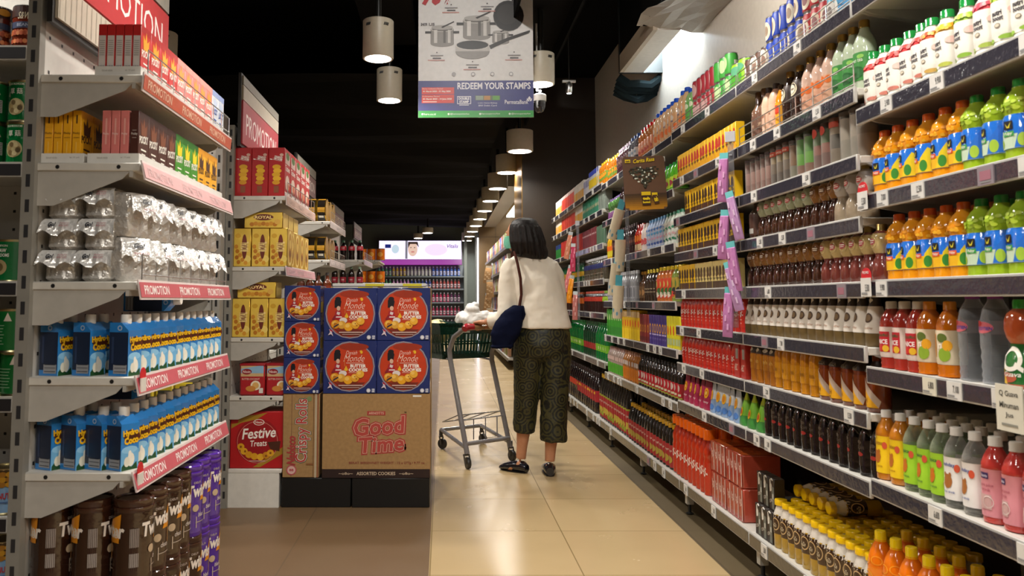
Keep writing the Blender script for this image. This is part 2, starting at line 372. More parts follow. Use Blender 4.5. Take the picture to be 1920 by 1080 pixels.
for i in range(8):
    y1 = bay_y(i)+BW           # far edge = local x 0 end
    t = empty('drinks_shelving_bay', (XF, y1, 0), -pi/2, f'{BAYNAME[i]} bay of grey metal drinks shelving along the long wall', 'shelving bay', 'drinks shelving bays')
    b = MB(); b.box(.001, BW-.001, DEP, DEP+.015, .12, 2.02, '3b372f'); b.build('back_panel', t, smooth=False)
    b = MB(); b.box(0.001, .03, DEP-.04, DEP, 0, 2.06, '8d8a84'); b.build('upright', t, smooth=False)
    for lx in ((.019, BW-.019) if i == 0 else (.019,)):
        lo = MB(); lo.box(lx-.017, lx+.017, .02, .055, .05, .125, 'c4c0b6', .002); lo.box(lx-.017, lx+.017, .02, DEP, .098, .122, 'c4c0b6', .002); l = lo.build('leg', t, fix=True)
        fo = MB(); fo.lathe([(.016, .001), (.02, .006), (.008, .012), (.008, .05)], '191919', 12, lx, .037); fo.build('foot', l)
    zs = SHZ[i]
    for j, z in enumerate(zs):
        last = j == len(zs)-1
        n = {0: [.22, .62], 1: [.18, .42, .75]}.get(j, None) or sorted(rnd.uniform(.06, .9) for _ in range(rnd.choice([2, 3, 4, 4])))
        xs = []
        for x in n:
            if all(abs(x-q) > .085 for q in xs): xs.append(x)
        tg = []
        for x in xs:
            k = rnd.random(); tg.append((min(max(x*BW, .04), BW-.04), .052, 'd9d7d2' if k < .85 else '8a7f86', rnd.choice(PR) if k < .85 else ''))
        if i == 0 and j == 4: tg.append((.30, .052, 'd8d3c0', '6.800'))
        gd = (7 if (i, j) in ((1, 1),) else 6 if j == 0 and i in (1, 2) else 8 if (i, j) == (5, 3) else 0)
        so = shelf_unit(t, 'shelf', z, BW, DEP, tg, 'G:38363f' if not last else 'G:3c3936', .044 if not last else .05, True, gd, .075 if (i, j) == (1, 1) else .05)
        if (i, j) in ((0, 2), (0, 3)):       # round red flag clipped on the end of the rail
            b = MB(); b.lathe([(.026, 0), (.026, .002)], 'c8242c', 20)
            b.v = [(x+.04, -.014-zz, y+z+.012) for x, y, zz in b.v]; b.box(.013, .067, -.0175, -.0165, z-.042, z+.010, 'd9d7d2')
            b.paint([('t', 'PROMO', 0, .013, .034, .008, 'e8dcd8')], lambda u, v, dd: (.04+u, -.0165-dd, z+.012+v)); b.paint([('t', '5.500', .048, z-.018, .022, .02, '2a2a2e'), ('r', .033, z-.034, .03, .006, '8a8a8a', 1)], lambda u, v, dd: (u, -.0178-dd, v)); b.build('round_flag', so, smooth=False)
        if (i, j) == (0, 4):
            b = MB(); b.box(.545, .625, -.016, -.013, z-.085, z+.012, 'd6d2c2'); b.paint([('t', 'Q Guava', 0, .3, .7, .14, '4a4a44'), ('t', 'Minuman', 0, .06, .7, .13, '4a4a44'), ('t', 'Jus', 0, -.16, .3, .13, '4a4a44'), ('r', 0, -.36, .6, .05, '8a8a80', 1)], lambda u, v, dd: (.585+u, -.016-dd, z-.036+v), .08, .097); b.build('shelf_card', so, smooth=False)

# ---- promotion end units (front looks +X)
def promo_end(name, xf, y0, y1, zs, d, lab, rails, basez, hdr):
    w = y1-y0
    t = empty('promotion_end_unit', (xf, y0, 0), pi/2, lab, 'promotion shelving', 'promotion shelving units')   # local x -> +Y, local -y -> +X
    b = MB(); b.box(0, w, d, d+.02, .05, hdr[1], 'c6c2ba')
    for i in range(12):
        for j in range(int(hdr[1]/.1)):
            u, v = .05+i*(w-.1)/11, .12+j*.1
            b.add([(u+dx, d-.0006, v+dz) for dx, dz in ((-.005, -.005), (.005, -.005), (.005, .005), (-.005, .005))], [(0, 1, 2, 3)], '2a2a2a')
    b.build('pegboard_back', t, smooth=False)
    for x in (.0, w):
        b = MB(); b.box(x-.016, x+.016, d-.005, d+.03, 0, hdr[1], '86837b')
        for j in range(int(hdr[1]/.07)):
            b.add([(x-.0166 if x == 0 else x+.0166, d+.006*s+.012, .05+j*.07+q) for s, q in ((-1, 0), (1, 0), (1, .035), (-1, .035))], [(0, 1, 2, 3)], '2c2c2e')
        b.build('upright', t, smooth=False)
    for j, z in enumerate(zs):
        b = MB(); b.box(.0, w, 0, d, z-.024, z, 'c9c5bc', .003); b.box(.0, w, .02, .03, z-.04, z-.024, 'b3afa7')
        for x in (.004, w-.007):
            b.add([(x, .03, z-.024), (x, d, z-.024), (x, d, z-.12), (x, d-.05, z-.12), (x, .05, z-.045), (x+.003, .03, z-.024), (x+.003, d, z-.024), (x+.003, d, z-.12), (x+.003, d-.05, z-.12), (x+.003, .05, z-.045)],
                  [(0, 1, 2, 3, 4), (9, 8, 7, 6, 5), (0, 5, 6, 1), (2, 1, 6, 7), (3, 2, 7, 8), (4, 3, 8, 9), (0, 4, 9, 5)], 'aeaaa2')
        for q in (.06, d-.06): b.add([(-.0006, q+.006*cos(a*pi/4), z-.012+.006*sin(a*pi/4)) for a in range(8)], [tuple(range(8))], '1c1c1c')
        so = b.build('shelf', t, fix=True)
        kind = rails[j]
        if kind:
            col, tc, til = kind
            b = MB(); q = .05
            prof = [(-.004, z+.004), (-.008, z+.005), (-.008-til, z-q), (-.004-til, z-q)]
            x0, x1 = -.012, w+.015
            b.add([(x, y, zz) for x in (x0, x1) for y, zz in prof], [(0, 1, 5, 4), (1, 2, 6, 5), (2, 3, 7, 6), (3, 0, 4, 7), (0, 3, 2, 1), (4, 5, 6, 7)], 'd8c8c4')
            mpf = lambda u, v, dd: (u, -.009-til*(.5-v/(q*1.0))-dd, z-.0225+v)
            b.paint([('r', w/2, 0, w+.02, .042, col, 1)], mpf)
            for u in [.12+.30*i for i in range(int((w-.2)/.3)+1)]:
                b.paint([('t', 'PROMOTION', u, 0, .2, .026, tc)], mpf, off=.0012)
            b.build('promotion_rail', so, smooth=False)
            if j in (3, 4):
                b = MB(); b.lathe([(.021, 0), (.021, .002)], 'c8242c', 18); b.v = [(x+.02, -.016-zz, y+z+.004) for x, y, zz in b.v]; b.build('round_flag', so, smooth=False)
                b = MB(); b.box(.0, .04, -.02, -.017, z-.045, z-.004, 'd8d4cc'); b.build('price_tag', so, smooth=False)
            if kind[1] == 'f4e6e2' or j == 0:
                b = MB(); gh = .075
                for zz in (z+.02, z+gh): b.tube([(.02, -.006, zz), (w-.02, -.006, zz)], .0022, 'X:e0e0e0', 6)
                for i in range(9):
                    x = .02+(w-.04)*i/8; b.tube([(x, -.006, z), (x, -.006, z+gh)], .0018, 'X:e0e0e0', 6)
                b.build('wire_guard', so)
    # base plinth
    b = MB(); b.box(0, w, 0, d, basez-.02, basez, 'd6d2ca', .003); b.box(.0, w, .012, d, 0.0, basez-.02, 'd9d6ce'); b.build('base', t, fix=True)
    # header board above
    hz0, hz1, parts = hdr[0], hdr[2], hdr[3]
    b = MB(); b.box(-.012, w+.012, d-.035, d-.02, hz0-.012, hz1+.012, '2a2826'); h = b.build('header_board', t, smooth=False)
    for nm, z0, z1, col in parts:
        b = MB(); b.box(.004, w-.004, d-.044, d-.035, z0, z1, col)
        if nm == 'promotion_sign': b.paint([('t', 'PROMOTION', w/2, (z0+z1)/2, w*.84, (z1-z0)*.5, 'f0e2dc', {'b': .0})], lambda u, v, dd: (u, d-.044-dd, v))
        else:
            for i in range(26): b.add([(.01+(w-.02)*i/26+q, d-.0447, zz) for q, zz in ((0, z0+.004), (.005, z0+.004), (.005, z1-.004), (0, z1-.004))], [(0, 1, 2, 3)], 'a79e8d')
        b.build(nm, h, smooth=False)
    return t
RED = ('bb4b55', 'f4e6e2', .012)
promo_end('a', -.84, 2.2, 3.1, [1.70, 1.45, 1.12, .86, .605], .29, 'closest promotion shelves stocked with biscuit sticks and coconut water', [('b5533a', 'e0b49a', -.004), ('d8a8a8', 'd8b4b4', .012), ('b9545c', 'f4e6e2', .01), ('bf5862', 'f6e4e2', .012), ('c05a64', 'f6e4e2', .014)], .075,  # second rail: glare put into its pale pink colour
          (1.86, 1.98, 2.42, [('slat_panel', 1.865, 1.972, 'c0b6a4'), ('promotion_sign', 1.98, 2.19, 'b83a3c'), ('top_panel', 2.2, 2.42, '9a958b')]))
promo_end('b', -.835, 4.225, 5.15, [1.621, 1.244, .872, .568], .28, 'promotion shelves of red and gold biscuit boxes behind the cookie stack', [('c9a79c', 'd8bcb0', 0), ('c79298', 'd8b4b4', .008), None, None], .194,
          (1.9, 2.0, 2.275, [('promotion_sign', 1.905, 2.14, 'a93a42'), ('slat_panel', 2.145, 2.222, 'c0b6a4'), ('top_panel', 2.228, 2.275, '8f8b82')]))
promo_end('c', -.87, 6.15, 7.05, [1.674, 1.377, 1.08, .75], .30, 'promotion shelves of gold and black tins past the red boxes', [('b8a9a6', 'c8bcb8', 0), ('b8a9a6', 'f4e6e2', 0), None, None], .18,
          (1.95, 1.95, 2.2, [('promotion_sign', 1.955, 2.12, '8a6a68'), ('top_panel', 2.13, 2.2, '8f8b82')]))
promo_end('d', -.80, 8.1, 9.0, [1.474, 1.204, .9, .6], .36, 'distant promotion shelves stacked with dark soda bottles', [('c8b8c8', 'd8c8d8', 0), None, None, None], .18,
          (1.85, 1.8, 2.05, [('promotion_sign', 1.855, 1.98, '8a6a78'), ('top_panel', 1.985, 2.05, '8f8b92')]))
promo_end('e', -.80, 10.1, 11.0, [1.567, 1.284, .98, .65], .36, 'far promotion shelves of orange and red tubs', [None]*4, .18,
          (1.85, 1.8, 2.05, [('promotion_sign', 1.855, 1.98, '9a7a88'), ('top_panel', 1.985, 2.05, 'c8c0d0')]))

# ---- gondola runs going off to the side of the end units (they face the camera)
def side_run(y, x0, x1, ht, zs, lab, zcol='c4c0b8', dep=.30):
    t = empty('gondola_shelving', (x0, y, 0), 0, lab, 'shelving', 'side gondolas')
    w = x1-x0
    b = MB(); b.box(0, w, 0, .03, .04, ht, zcol)
    for i in range(int(w/.06)):
        for j in range(int((ht-.1)/.06)):
            b.add([(w-.03-i*.06+dx, -.0006, .1+j*.06+dz) for dx, dz in ((-.0045, -.0045), (.0045, -.0045), (.0045, .0045), (-.0045, .0045))], [(0, 1, 2, 3)], '1e1e1e')
            if i > 9: break
    b.build('pegboard_back', t, smooth=False)
    b = MB(); b.box(w-.002, w+.034, -.03, .06, 0, ht, 'a5a19a')
    for j in range(int(ht/.075)): b.add([(w+.016+dx, -.0306, .06+j*.075+dz) for dx, dz in ((-.006, 0), (.006, 0), (.006, .04), (-.006, .04))], [(0, 1, 2, 3)], '242426')
    b.build('upright', t, smooth=False)
    for z in zs:
        b = MB(); b.box(0, w-.012, -dep, 0, z-.024, z, 'd0cdc5', .003); b.box(0, w-.012, -dep-.01, -dep, z-.04, z+.004, 'c4c0b8'); b.box(.0, w-.03, -dep-.012, -dep-.01, z-.036, z-.002, '2a282a')
        b.add([(w-.012, -dep, z-.024), (w-.012, 0, z-.024), (w-.012, 0, z-.12), (w-.012, -.06, z-.12)], [(0, 1, 2, 3)], 'bcb8b0'); b.build('shelf', t, fix=True)
    b = MB(); b.box(0, w, -dep, 0, .0, .13, 'd4d0c8', .003); b.build('base', t, fix=True)
    return t
side_run(2.62, -3.4, -1.20, 2.3, [1.815, 1.467, 1.12, .79, .455, .25], 'side gondola of canned mushrooms facing the walkway')
side_run(4.17, -3.4, -1.185, 2.05, [1.68, 1.455, 1.215, .82, .5], 'second side gondola of snack packs behind the promotion shelves')
side_run(6.12, -3.4, -1.245, 2.05, [1.6, 1.3, 1.0, .7, .4], 'third side gondola beyond the red biscuit boxes')
# ------------------------------------------------------------------ goods: one prototype of each kind
class Prod:
    def __init__(s, name, cat, desc, w, d, h): s.name, s.cat, s.desc, s.w, s.d, s.h, s.parts = name, cat, desc, w, d, h, []
    def part(s, nm, mb, kids=(), fix=False, smooth=True): s.parts.append((nm, mb.mesh(nm, smooth, fix), [(k, m.mesh(k, True, False)) for k, m in kids])); return s
def place(p, loc, rz, label, group, rx=0, ry=0):
    loc = (loc[0], loc[1], loc[2]+.0007)
    if len(p.parts) == 1 and not p.parts[0][2]:
        t = link(p.name, p.parts[0][1], None, loc)
    else:
        t = empty(p.name, loc)
        for nm, me, kids in p.parts:
            c = link(nm, me, t)
            for kn, km in kids: link(kn, km, c)
    t.rotation_euler = (rx, ry, rz)
    return tag(t, label, p.cat, group)
PROF = {
 'pet': [(.86, 0), (.98, .012), (1, .04), (1, .30), (.96, .32), (.96, .62), (1, .64), (.97, .69), (.80, .77), (.55, .845), (.44, .875), (.44, .90)],
 'ribbed': [(.86, 0), (1, .015), (.95, .05), (1, .08), (.95, .11), (1, .14), (.95, .17), (1, .20), (1, .60), (.98, .68), (.84, .77), (.58, .85), (.44, .88), (.44, .90)],
 'pulpy': [(.86, 0), (.98, .012), (1, .05), (.97, .1), (1, .15), (1, .53), (.93, .555), (.93, .575), (1.0, .62), (1.0, .70), (.90, .77), (.68, .835), (.48, .87), (.46, .90)],
 'yog': [(.84, 0), (.97, .015), (1, .05), (.93, .10), (.9, .14), (.97, .2), (1, .3), (.96, .45), (.98, .60), (.95, .70), (.80, .78), (.60, .835), (.55, .85), (.55, .90)],
 'cone': [(.90, 0), (1, .02), (1, .25), (.88, .42), (.66, .62), (.48, .76), (.46, .90)],
 'hour': [(.86, 0), (1, .03), (1, .22), (.88, .36), (.62, .45), (.66, .50), (.86, .56), (.98, .66), (.96, .76), (.8, .84), (.55, .885), (.45, .90)],
 'cola': [(.80, 0), (.96, .015), (1, .07), (.92, .22), (.90, .30), (1, .42), (1, .60), (.92, .70), (.66, .80), (.42, .87), (.38, .90)],
 'tall': [(.9, 0), (1, .012), (1, .60), (.96, .66), (.72, .76), (.46, .84), (.40, .88), (.40, .92)],
 'square': [(.92, 0), (1, .015), (1, .58), (.95, .62), (.55, .70), (.42, .76), (.42, .90)],
 'syrup': [(.9, 0), (1, .01), (1, .50), (.92, .55), (1, .60), (.98, .66), (.7, .74), (.45, .79), (.42, .85)],
}
def interp(pr, z):
    for (r0, z0), (r1, z1) in zip(pr, pr[1:]):
        if z0 <= z <= z1: return r0+(r1-r0)*(z-z0)/max(1e-9, z1-z0)
    return pr[-1][0]
def bottle(name, cat, desc, h, r, prof, body, cap, label=None, ops=(), capr=.46, capz=.89, n=14, parts=True, bands=None, capflat=False, neckops=()):
    """label: (z0, z1, colour); ops: u in radians, v in fractions of the height"""
    pr = PROF[prof] if isinstance(prof, str) else prof
    p = Prod(name, cat, desc, 2*r, 2*r, h)
    mb = MB(); ks = [next((c for a, b_, c in (bands or []) if a <= (z0+z1)/2 <= b_), body) for (_, z0), (_, z1) in zip(pr, pr[1:])]
    mb.lathe([(a*r, z*h) for a, z in pr], ks, n)
    if neckops: mb.paint(neckops, lambda u, v, d: ((interp(pr, v/h)*r+d)*sin(u/r), -(interp(pr, v/h)*r+d)*cos(u/r), v), r, h, cur=.2*r)
    lb = MB() if parts else mb
    if label:
        z0, z1, c = label; zs = sorted({z0, z1, *(z for _, z in pr if z0 < z < z1)})
        off = .0009
        lb.lathe([(interp(pr, z)*r+off, z*h) for z in zs], c, n+2, cap=False)
        lb.paint(list(ops), lambda u, v, d: ((interp(pr, v/h)*r+off+d)*sin(u/r), -(interp(pr, v/h)*r+off+d)*cos(u/r), v), r, h, cur=.2*r)
    cb = MB() if parts else mb; cr = r*capr
    if capflat: cb.lathe([(cr, capz*h), (cr, h*.985), (cr*.93, h)], cap, n)
    else: cb.lathe([(cr*1.05, capz*h), (cr*1.05, capz*h+.002), (cr, capz*h+.003), (cr, h*.985), (cr*.88, h)], cap, n)
    if parts:
        p.part('body', mb); 
        if label: p.part('label', lb)
        p.part('cap', cb)
    else: p.part('bottle', mb)
    return p
def carton(name, cat, desc, w, d, h, col, F_=(), R_=(), L_=(), T_=(), b=.0015, cap=None, extra=None):
    p = Prod(name, cat, desc, w, d, h); mb = MB()
    mb.box(-w/2, w/2, -d/2, d/2, 0, h, col, b)
    mb.paint(list(F_), front(-d/2) if True else None, w, 1) if False else None
    if F_: mb.paint(list(F_), lambda u, v, o: (u, -d/2-o, h/2+v), w, h)
    if R_: mb.paint(list(R_), lambda u, v, o: (w/2+o, u, h/2+v), d, h)
    if L_: mb.paint(list(L_), lambda u, v, o: (-w/2-o, -u, h/2+v), d, h)
    if T_: mb.paint(list(T_), lambda u, v, o: (u, v, h+o), w, d)
    p.part('box', mb, fix=False)
    if cap: c = MB(); cap(c); p.part('cap', c)
    if extra: c = MB(); extra[1](c); p.part(extra[0], c)
    return p
def can(name, desc, col, ops=(), r=.029, h=.098, top='X:c9c9c9'):
    p = Prod(name, 'can', desc, 2*r, 2*r, h)
    mb = MB(); mb.lathe([(r*.86, 0), (r*.98, .006), (r, .012), (r, h-.014), (r*.9, h-.004), (r*.92, h), (r*.84, h), (r*.82, h-.004)], [top, col, col, col, top, top, top], 16)
    mb.paint(list(ops), lambda u, v, d: ((r+d)*sin(u), -(r+d)*cos(u), v*h), 1, 1, cur=.2)
    t = MB(); t.loft([(0, -.004, h-.003, .007, .011), (0, -.004, h-.0015, .007, .011)], top, 10)
    p.part('can_body', mb); p.part('pull_tab', t); return p
def pouch(name, desc, w, d, h, bands, ops=(), spout=None, cone=False):
    """stand-up pouch: bands [(z0, z1, colour)]"""
    p = Prod(name, 'drink pouch', desc, w, d, h); mb = MB()
    zs = [0, .03, .15, .3, .45, .6, .75, .88, 1.0]
    def dims(t): return (w/2*(1-(.78 if cone else .06)*t**1.3), d/2*max(.04, (1-t**1.6))*(1 if t > .02 else .92))
    rings = [(0, 0, t*h, *dims(t), 2.6 if t < .8 else 2.2) for t in zs]
    ks = [next((c for a, b_, c in bands if a <= (t0+t1)/2 < b_), bands[-1][2]) for t0, t1 in zip(zs, zs[1:])]
    mb.loft(rings, ks, 16)
    def mp(u, v, o):
        t = min(1, max(0, v/h)); a, b_ = dims(t); q = min(.98, abs(u)/a); return (u, -b_*(1-q**2.6)**(1/2.6)-o-.0008, v)
    mb.paint(list(ops), mp, w, h, cur=w*.08)
    p.part('pouch', mb)
    if spout: c = MB(); c.lathe([(.008, h), (.008, h+.012), (.006, h+.013)], spout, 10); p.part('cap', c)
    return p
def cup(name, desc, r, h, layers, lid, ops=()):
    """clear tube cup with coloured dessert layers"""
    p = Prod(name, 'dessert tube', desc, 2*r, 2*r, h); mb = MB()
    mb.lathe([(r*.9, 0), (r, .004), (r, h*.93)], 'T:d8d4cc', 14)
    q = MB(); z = .003
    prof, ks = [(r*.88, z)], []
    for f, c in layers: z2 = z+f*h*.85; prof.append((r*.93, z2)); ks.append(c); z = z2
    q.lathe(prof, ks, 14)
    l = MB(); l.lathe([(r*1.04, h*.92), (r*1.04, h), (r*.9, h)], lid, 14)
    p.part('tube', mb); p.part('filling', q); p.part('lid', l)
    if ops: b = MB(); b.paint(list(ops), lambda u, v, d: ((r+.001+d)*sin(u), -(r+.001+d)*cos(u), v*h), 1, 1, cur=.2); p.part('label', b)
    return p

def kind_of(d):
    for w, n in (('yogurt', 'yogurt_bottle'), ('milk coffee', 'milk_coffee_bottle'), ('malt', 'malt_drink_bottle'), ('milk', 'milk_bottle'), ('coffee', 'coffee_bottle'), ('kopi', 'coffee_bottle'), ('tea', 'tea_bottle'), ('syrup', 'syrup_bottle'), ('juice', 'juice_bottle'), ('soda', 'soda_bottle'), ('cola', 'cola_bottle'), ('fruit', 'fruit_drink_bottle'), ('water', 'water_bottle'), ('sauce', 'sauce_bottle'), ('jar', 'coffee_jar'), ('flask', 'drink_flask'), ('guava', 'guava_drink_bottle'), ('clear', 'clear_drink_bottle'), ('black topped', 'stout_bottle')):
        if w in d: return n
    return 'drink_bottle'
RT = lambda desc, h, r, *a, **k: bottle(kind_of(desc), 'bottle', desc, h, r, *a, **k)
def nutri(desc, fruit, fruit2, low):
    ops = [('t', 'nutri', .05, .50, .030*1.25, .07, '2b2330', {'b': .03, 's': .05}), ('t', 'boost', .1, .43, .032*1.25, .07, '2b2330', {'b': .03, 's': .05}), ('t', 'nutri', 2.2, .50, .036, .07, '2b2330', {'b': .03}), ('t', 'boost', 2.2, .43, .038, .07, '2b2330', {'b': .03}),
           ('e', .1, .33, .22, .03, '6a5a48'), ('e', .1, .33, .17, .023, 'cfc4ae'), ('e', .7, .17, .6, .03, low), ('e', -.8, .15, .5, .03, low), ('e', 1.3, .52, .5, .05, 'efc9bf')]
    rr = random.Random(len(desc)*7+len(fruit))
    nk = []
    for i in range(26):
        a = -pi+2*pi*i/26; nk.append(('e', a, .70+.055*rr.random(), .17, .028, (fruit, fruit2)[rr.random() < .4]))
    p = bottle('yogurt_drink_bottle', 'bottle', desc, .168, .0295, 'yog', 'e9e4d6', 'G:1f8a3e', (.13, .66, 'f0ece2'), [('t', o[1], o[2], o[3], o[4]/.0295*.62, o[5], o[6], o[7]) if o[0] == 't' else o for o in ops], .56, .875, bands=[(.62, .78, fruit)], neckops=nk)
    return p
N1 = nutri('strawberry milk drink bottle', 'd0232c', 'e2433a', 'd98878'); N2 = nutri('mixed fruit milk drink bottle', 'e0562a', 'efa02c', 'd8b060'); N3 = nutri('orange milk drink bottle', 'e8b416', 'e0941c', 'c8d060'); N4 = nutri('melon milk drink bottle', '9cc23c', 'b8d44c', '9ac450')
N6 = nutri('lime milk drink bottle', 'a8c83a', 'd8d04a', 'a0c850'); N5 = nutri('red berry milk drink bottle', 'd43a50', 'e86a6a', 'b8cc60')
def pulpy(desc, body, lo, cap, leaf, band, tag_):
    t = []
    for i in range(34):
        rr = random.Random(i*3+len(desc)); a = rr.uniform(-pi, pi); t.append(('e', a, rr.uniform(.60, .75), .2, .022, (lo, body)[i % 2]))
    ops = [('p', [(-1.1, .17), (.2, .17), (-.2, .33), (-.8, .43)], 'f2c81e') if leaf else ('p', [(-1.1, .17), (1.2, .17), (.7, .35), (-.6, .46)], 'c9dcc4')]
    ops = [('r', -.2, .24, 3.1, .17, 'ecb41a' if leaf else 'c4d8bc', 12), ('p', [(-1.5, .32), (-.9, .42), (-.2, .32)], 'ecb41a' if leaf else 'c4d8bc'), ('p', [(.3, .16), (1.45, .16), (1.45, .46), (1.1, .50), (.55, .36)], 'e8cc20' if leaf else '2a6fce'), ('p', [(-1.2, .50), (-1.2, .2), (-.2, .50)], 'G:1e62c4'), ('e', .75, .25, .28, .08, '3c8a32' if leaf else 'a8c840'), ('e', -.75, .22, .33, .055, body),
           ('r', -.05, .435, .62, .1, '17181c'), ('p', [(-.25, .46), (-.05, .41), (.15, .47), (.05, .40), (-.12, .40)], 'd8c832'), ('r', -.05, .33, .72, .06, band, 4), ('t', 'Pulpy', -.05, .33, .55, .045, 'f4f0e4', {'s': .2})]
    ops += [(o[0], *([o[1]] if o[0] == 't' else []), *((o[1+(o[0] == 't')]+pi,) if o[0] != 'p' else ([(u+pi, v) for u, v in o[1]],)), *o[2+(o[0] == 't'):]) for o in ops]
    return bottle('pulpy_juice_bottle', 'bottle', desc, .182, .034, 'pulpy', 'G:'+body, 'G:'+cap, (.15, .56, 'G:2a6fce'), ops, .43, .875, 16, neckops=t)
MO = pulpy('orange pulp juice bottle', 'e8981a', 'f2b830', 'd85a16', True, 'd8521e', 'O'); MG = pulpy('green grape pulp juice bottle', '9ab82a', 'b8d040', '1f8a34', False, '3f9a4a', 'A'); MR = pulpy('red guava pulp juice bottle', 'b82a3c', 'd04a52', '1f8a34', False, 'c03a4a', 'R')
lbl = lambda *rows: list(rows)
A3a = RT('red apple juice bottle with white cap', .185, .032, 'ribbed', 'G:a33226', 'e6e2da', (.17, .62, 'e3cfc6'), [('r', 0, .40, 1.3, .3, 'b82530'), ('t', 'MinuteMaid', 0, .50, 1.1, .05, '2f5a34'), ('t', 'NICE', 0, .40, 1.0, .07, 'f4e6e2', {'b': .03}), ('e', -.2, .31, .3, .05, 'c8302c'), ('e', .3, .30, .3, .05, 'e0b02c'), ('r', 2.4, .4, 1.2, .3, 'b82530')], n=14)
A3b = RT('orange mango juice bottle with orange cap', .185, .032, 'ribbed', 'G:c66a12', 'G:dd8a1c', (.17, .62, 'e2d2b4'), [('r', -.9, .42, .8, .3, 'dd8a1e'), ('t', 'nic', .2, .42, .8, .09, 'efe6d6', {'b': .03}), ('e', .1, .52, .4, .06, '5a6a2a'), ('e', .25, .3, .45, .09, '8aa832'), ('e', .5, .42, .35, .07, 'e0a024'), ('r', 2.4, .4, .8, .3, 'dd8a1e')], n=14)
A3c = RT('clear coconut water bottle with purple cap', .215, .033, [(.86, 0), (1, .015), (.94, .05), (1, .09), (.94, .13), (1, .18), (.94, .23), (1, .28), (.94, .33), (1, .38), (1, .52), (.97, .66), (.8, .78), (.5, .86), (.42, .90)], 'T:cfd2d6', '8a2a8a', (.52, .66, 'T:e0d8dc'), [('e', 0, .59, .8, .06, 'd26a74'), ('e', -.3, .63, .3, .03, 'c03030'), ('t', 'COCOTIEN', 0, .58, 1.5, .035, '3a4aa8', {'b': .03, 's': .2})])
A3d = RT('guava juice bottle with bright green cap', .19, .035, 'hour', 'G:b8542c', 'G:2fae3a', (.05, .50, 'G:2f6a34'), [('e', -.3, .12, .7, .06, 'b85a3c'), ('p', [(-1.2, .05), (-.2, .05), (-.9, .4), (-1.2, .4)], 'e0b82a'), ('o', 0, .33, .75, .14, .35, 'ece6da'), ('p', [(.25, .25), (.75, .18), (.8, .23), (.35, .3)], 'ece6da'), ('t', 'Guava', .1, .16, 1.1, .055, 'f0ece0', {'s': .2})])
def flav(desc, body, labc, txt, blob, cap='e0dcd4', dark='3a6a3a'):
    return RT(desc, .19, .0295, 'pet', 'G:'+body if not body.startswith('T') else body, cap, (.10, .63, labc), [('t', txt, -.1, .53, 1.3, .06, dark, {'b': .02}), ('e', -.1, .33, .42, .09, blob), ('e', -.35, .41, .12, .03, blob), ('e', .15, .41, .12, .03, blob), ('e', .7, .5, .22, .05, 'd0563a'), ('t', 'fruit drink', 0, .2, 1.0, .03, dark), ('r', 2.6, .4, .5, .2, 'e8e4dc'), ('e', -1.1, .25, .2, .04, 'c85a4a')], .46, .895)
A2a = flav('yellow labelled amber tea bottle with white cap', 'c0761a', 'f0c81c', 'freshtea', 'b86a24', dark='a8761c'); A2b = flav('lime labelled clear drink bottle', 'T:c8d2b4', '9ccc2e', 'tropica', 'c8701e'); A2c = flav('white labelled clear drink bottle', 'T:d4d2cc', 'e4e0dc', 'freshday', 'a86a34', dark='4a5a9a')
A2d = RT('pink guava drink bottle with white cap', .19, .0305, 'pet', 'G:b93a34', 'e4e0d8', (.08, .63, 'd58b94'), [('r', -.2, .55, .75, .07, '3a2a5a'), ('t', 'Buavita', -.2, .55, .6, .035, 'd8d0e0'), ('t', 'guava juice', -.1, .44, 1.2, .04, 'b05a6a'), ('t', 'drink', -.1, .39, .8, .035, 'b05a6a'), ('r', -.2, .25, 1.1, .17, 'c9a2a0'), ('o', .1, .25, .4, .07, .15, 'd8c4c0'), ('r', 2.3, .35, .3, .5, 'c86a78')])
A1a = RT('orange fizzy drink bottle with yellow cap', .245, .036, [(.8, 0), (.97, .012), (1, .04), (.98, .2), (.9, .3), (.97, .42), (1, .55), (.97, .66), (.82, .76), (.58, .84), (.44, .87), (.44, .9)], 'G:e8760f', 'G:f2cf14', (.28, .60, 'G:ee8412'), [('o', 0, .44, .6, .12, .18, 'f0a828'), ('o', .9, .40, .5, .1, .18, 'f0a828'), ('t', 'fruit', 0, .44, .8, .06, 'f6dca0')], .42, .885, neckops=[('o', -.3, .66, .5, .05, .2, 'f09a20'), ('o', .8, .68, .5, .05, .2, 'f09a20')])
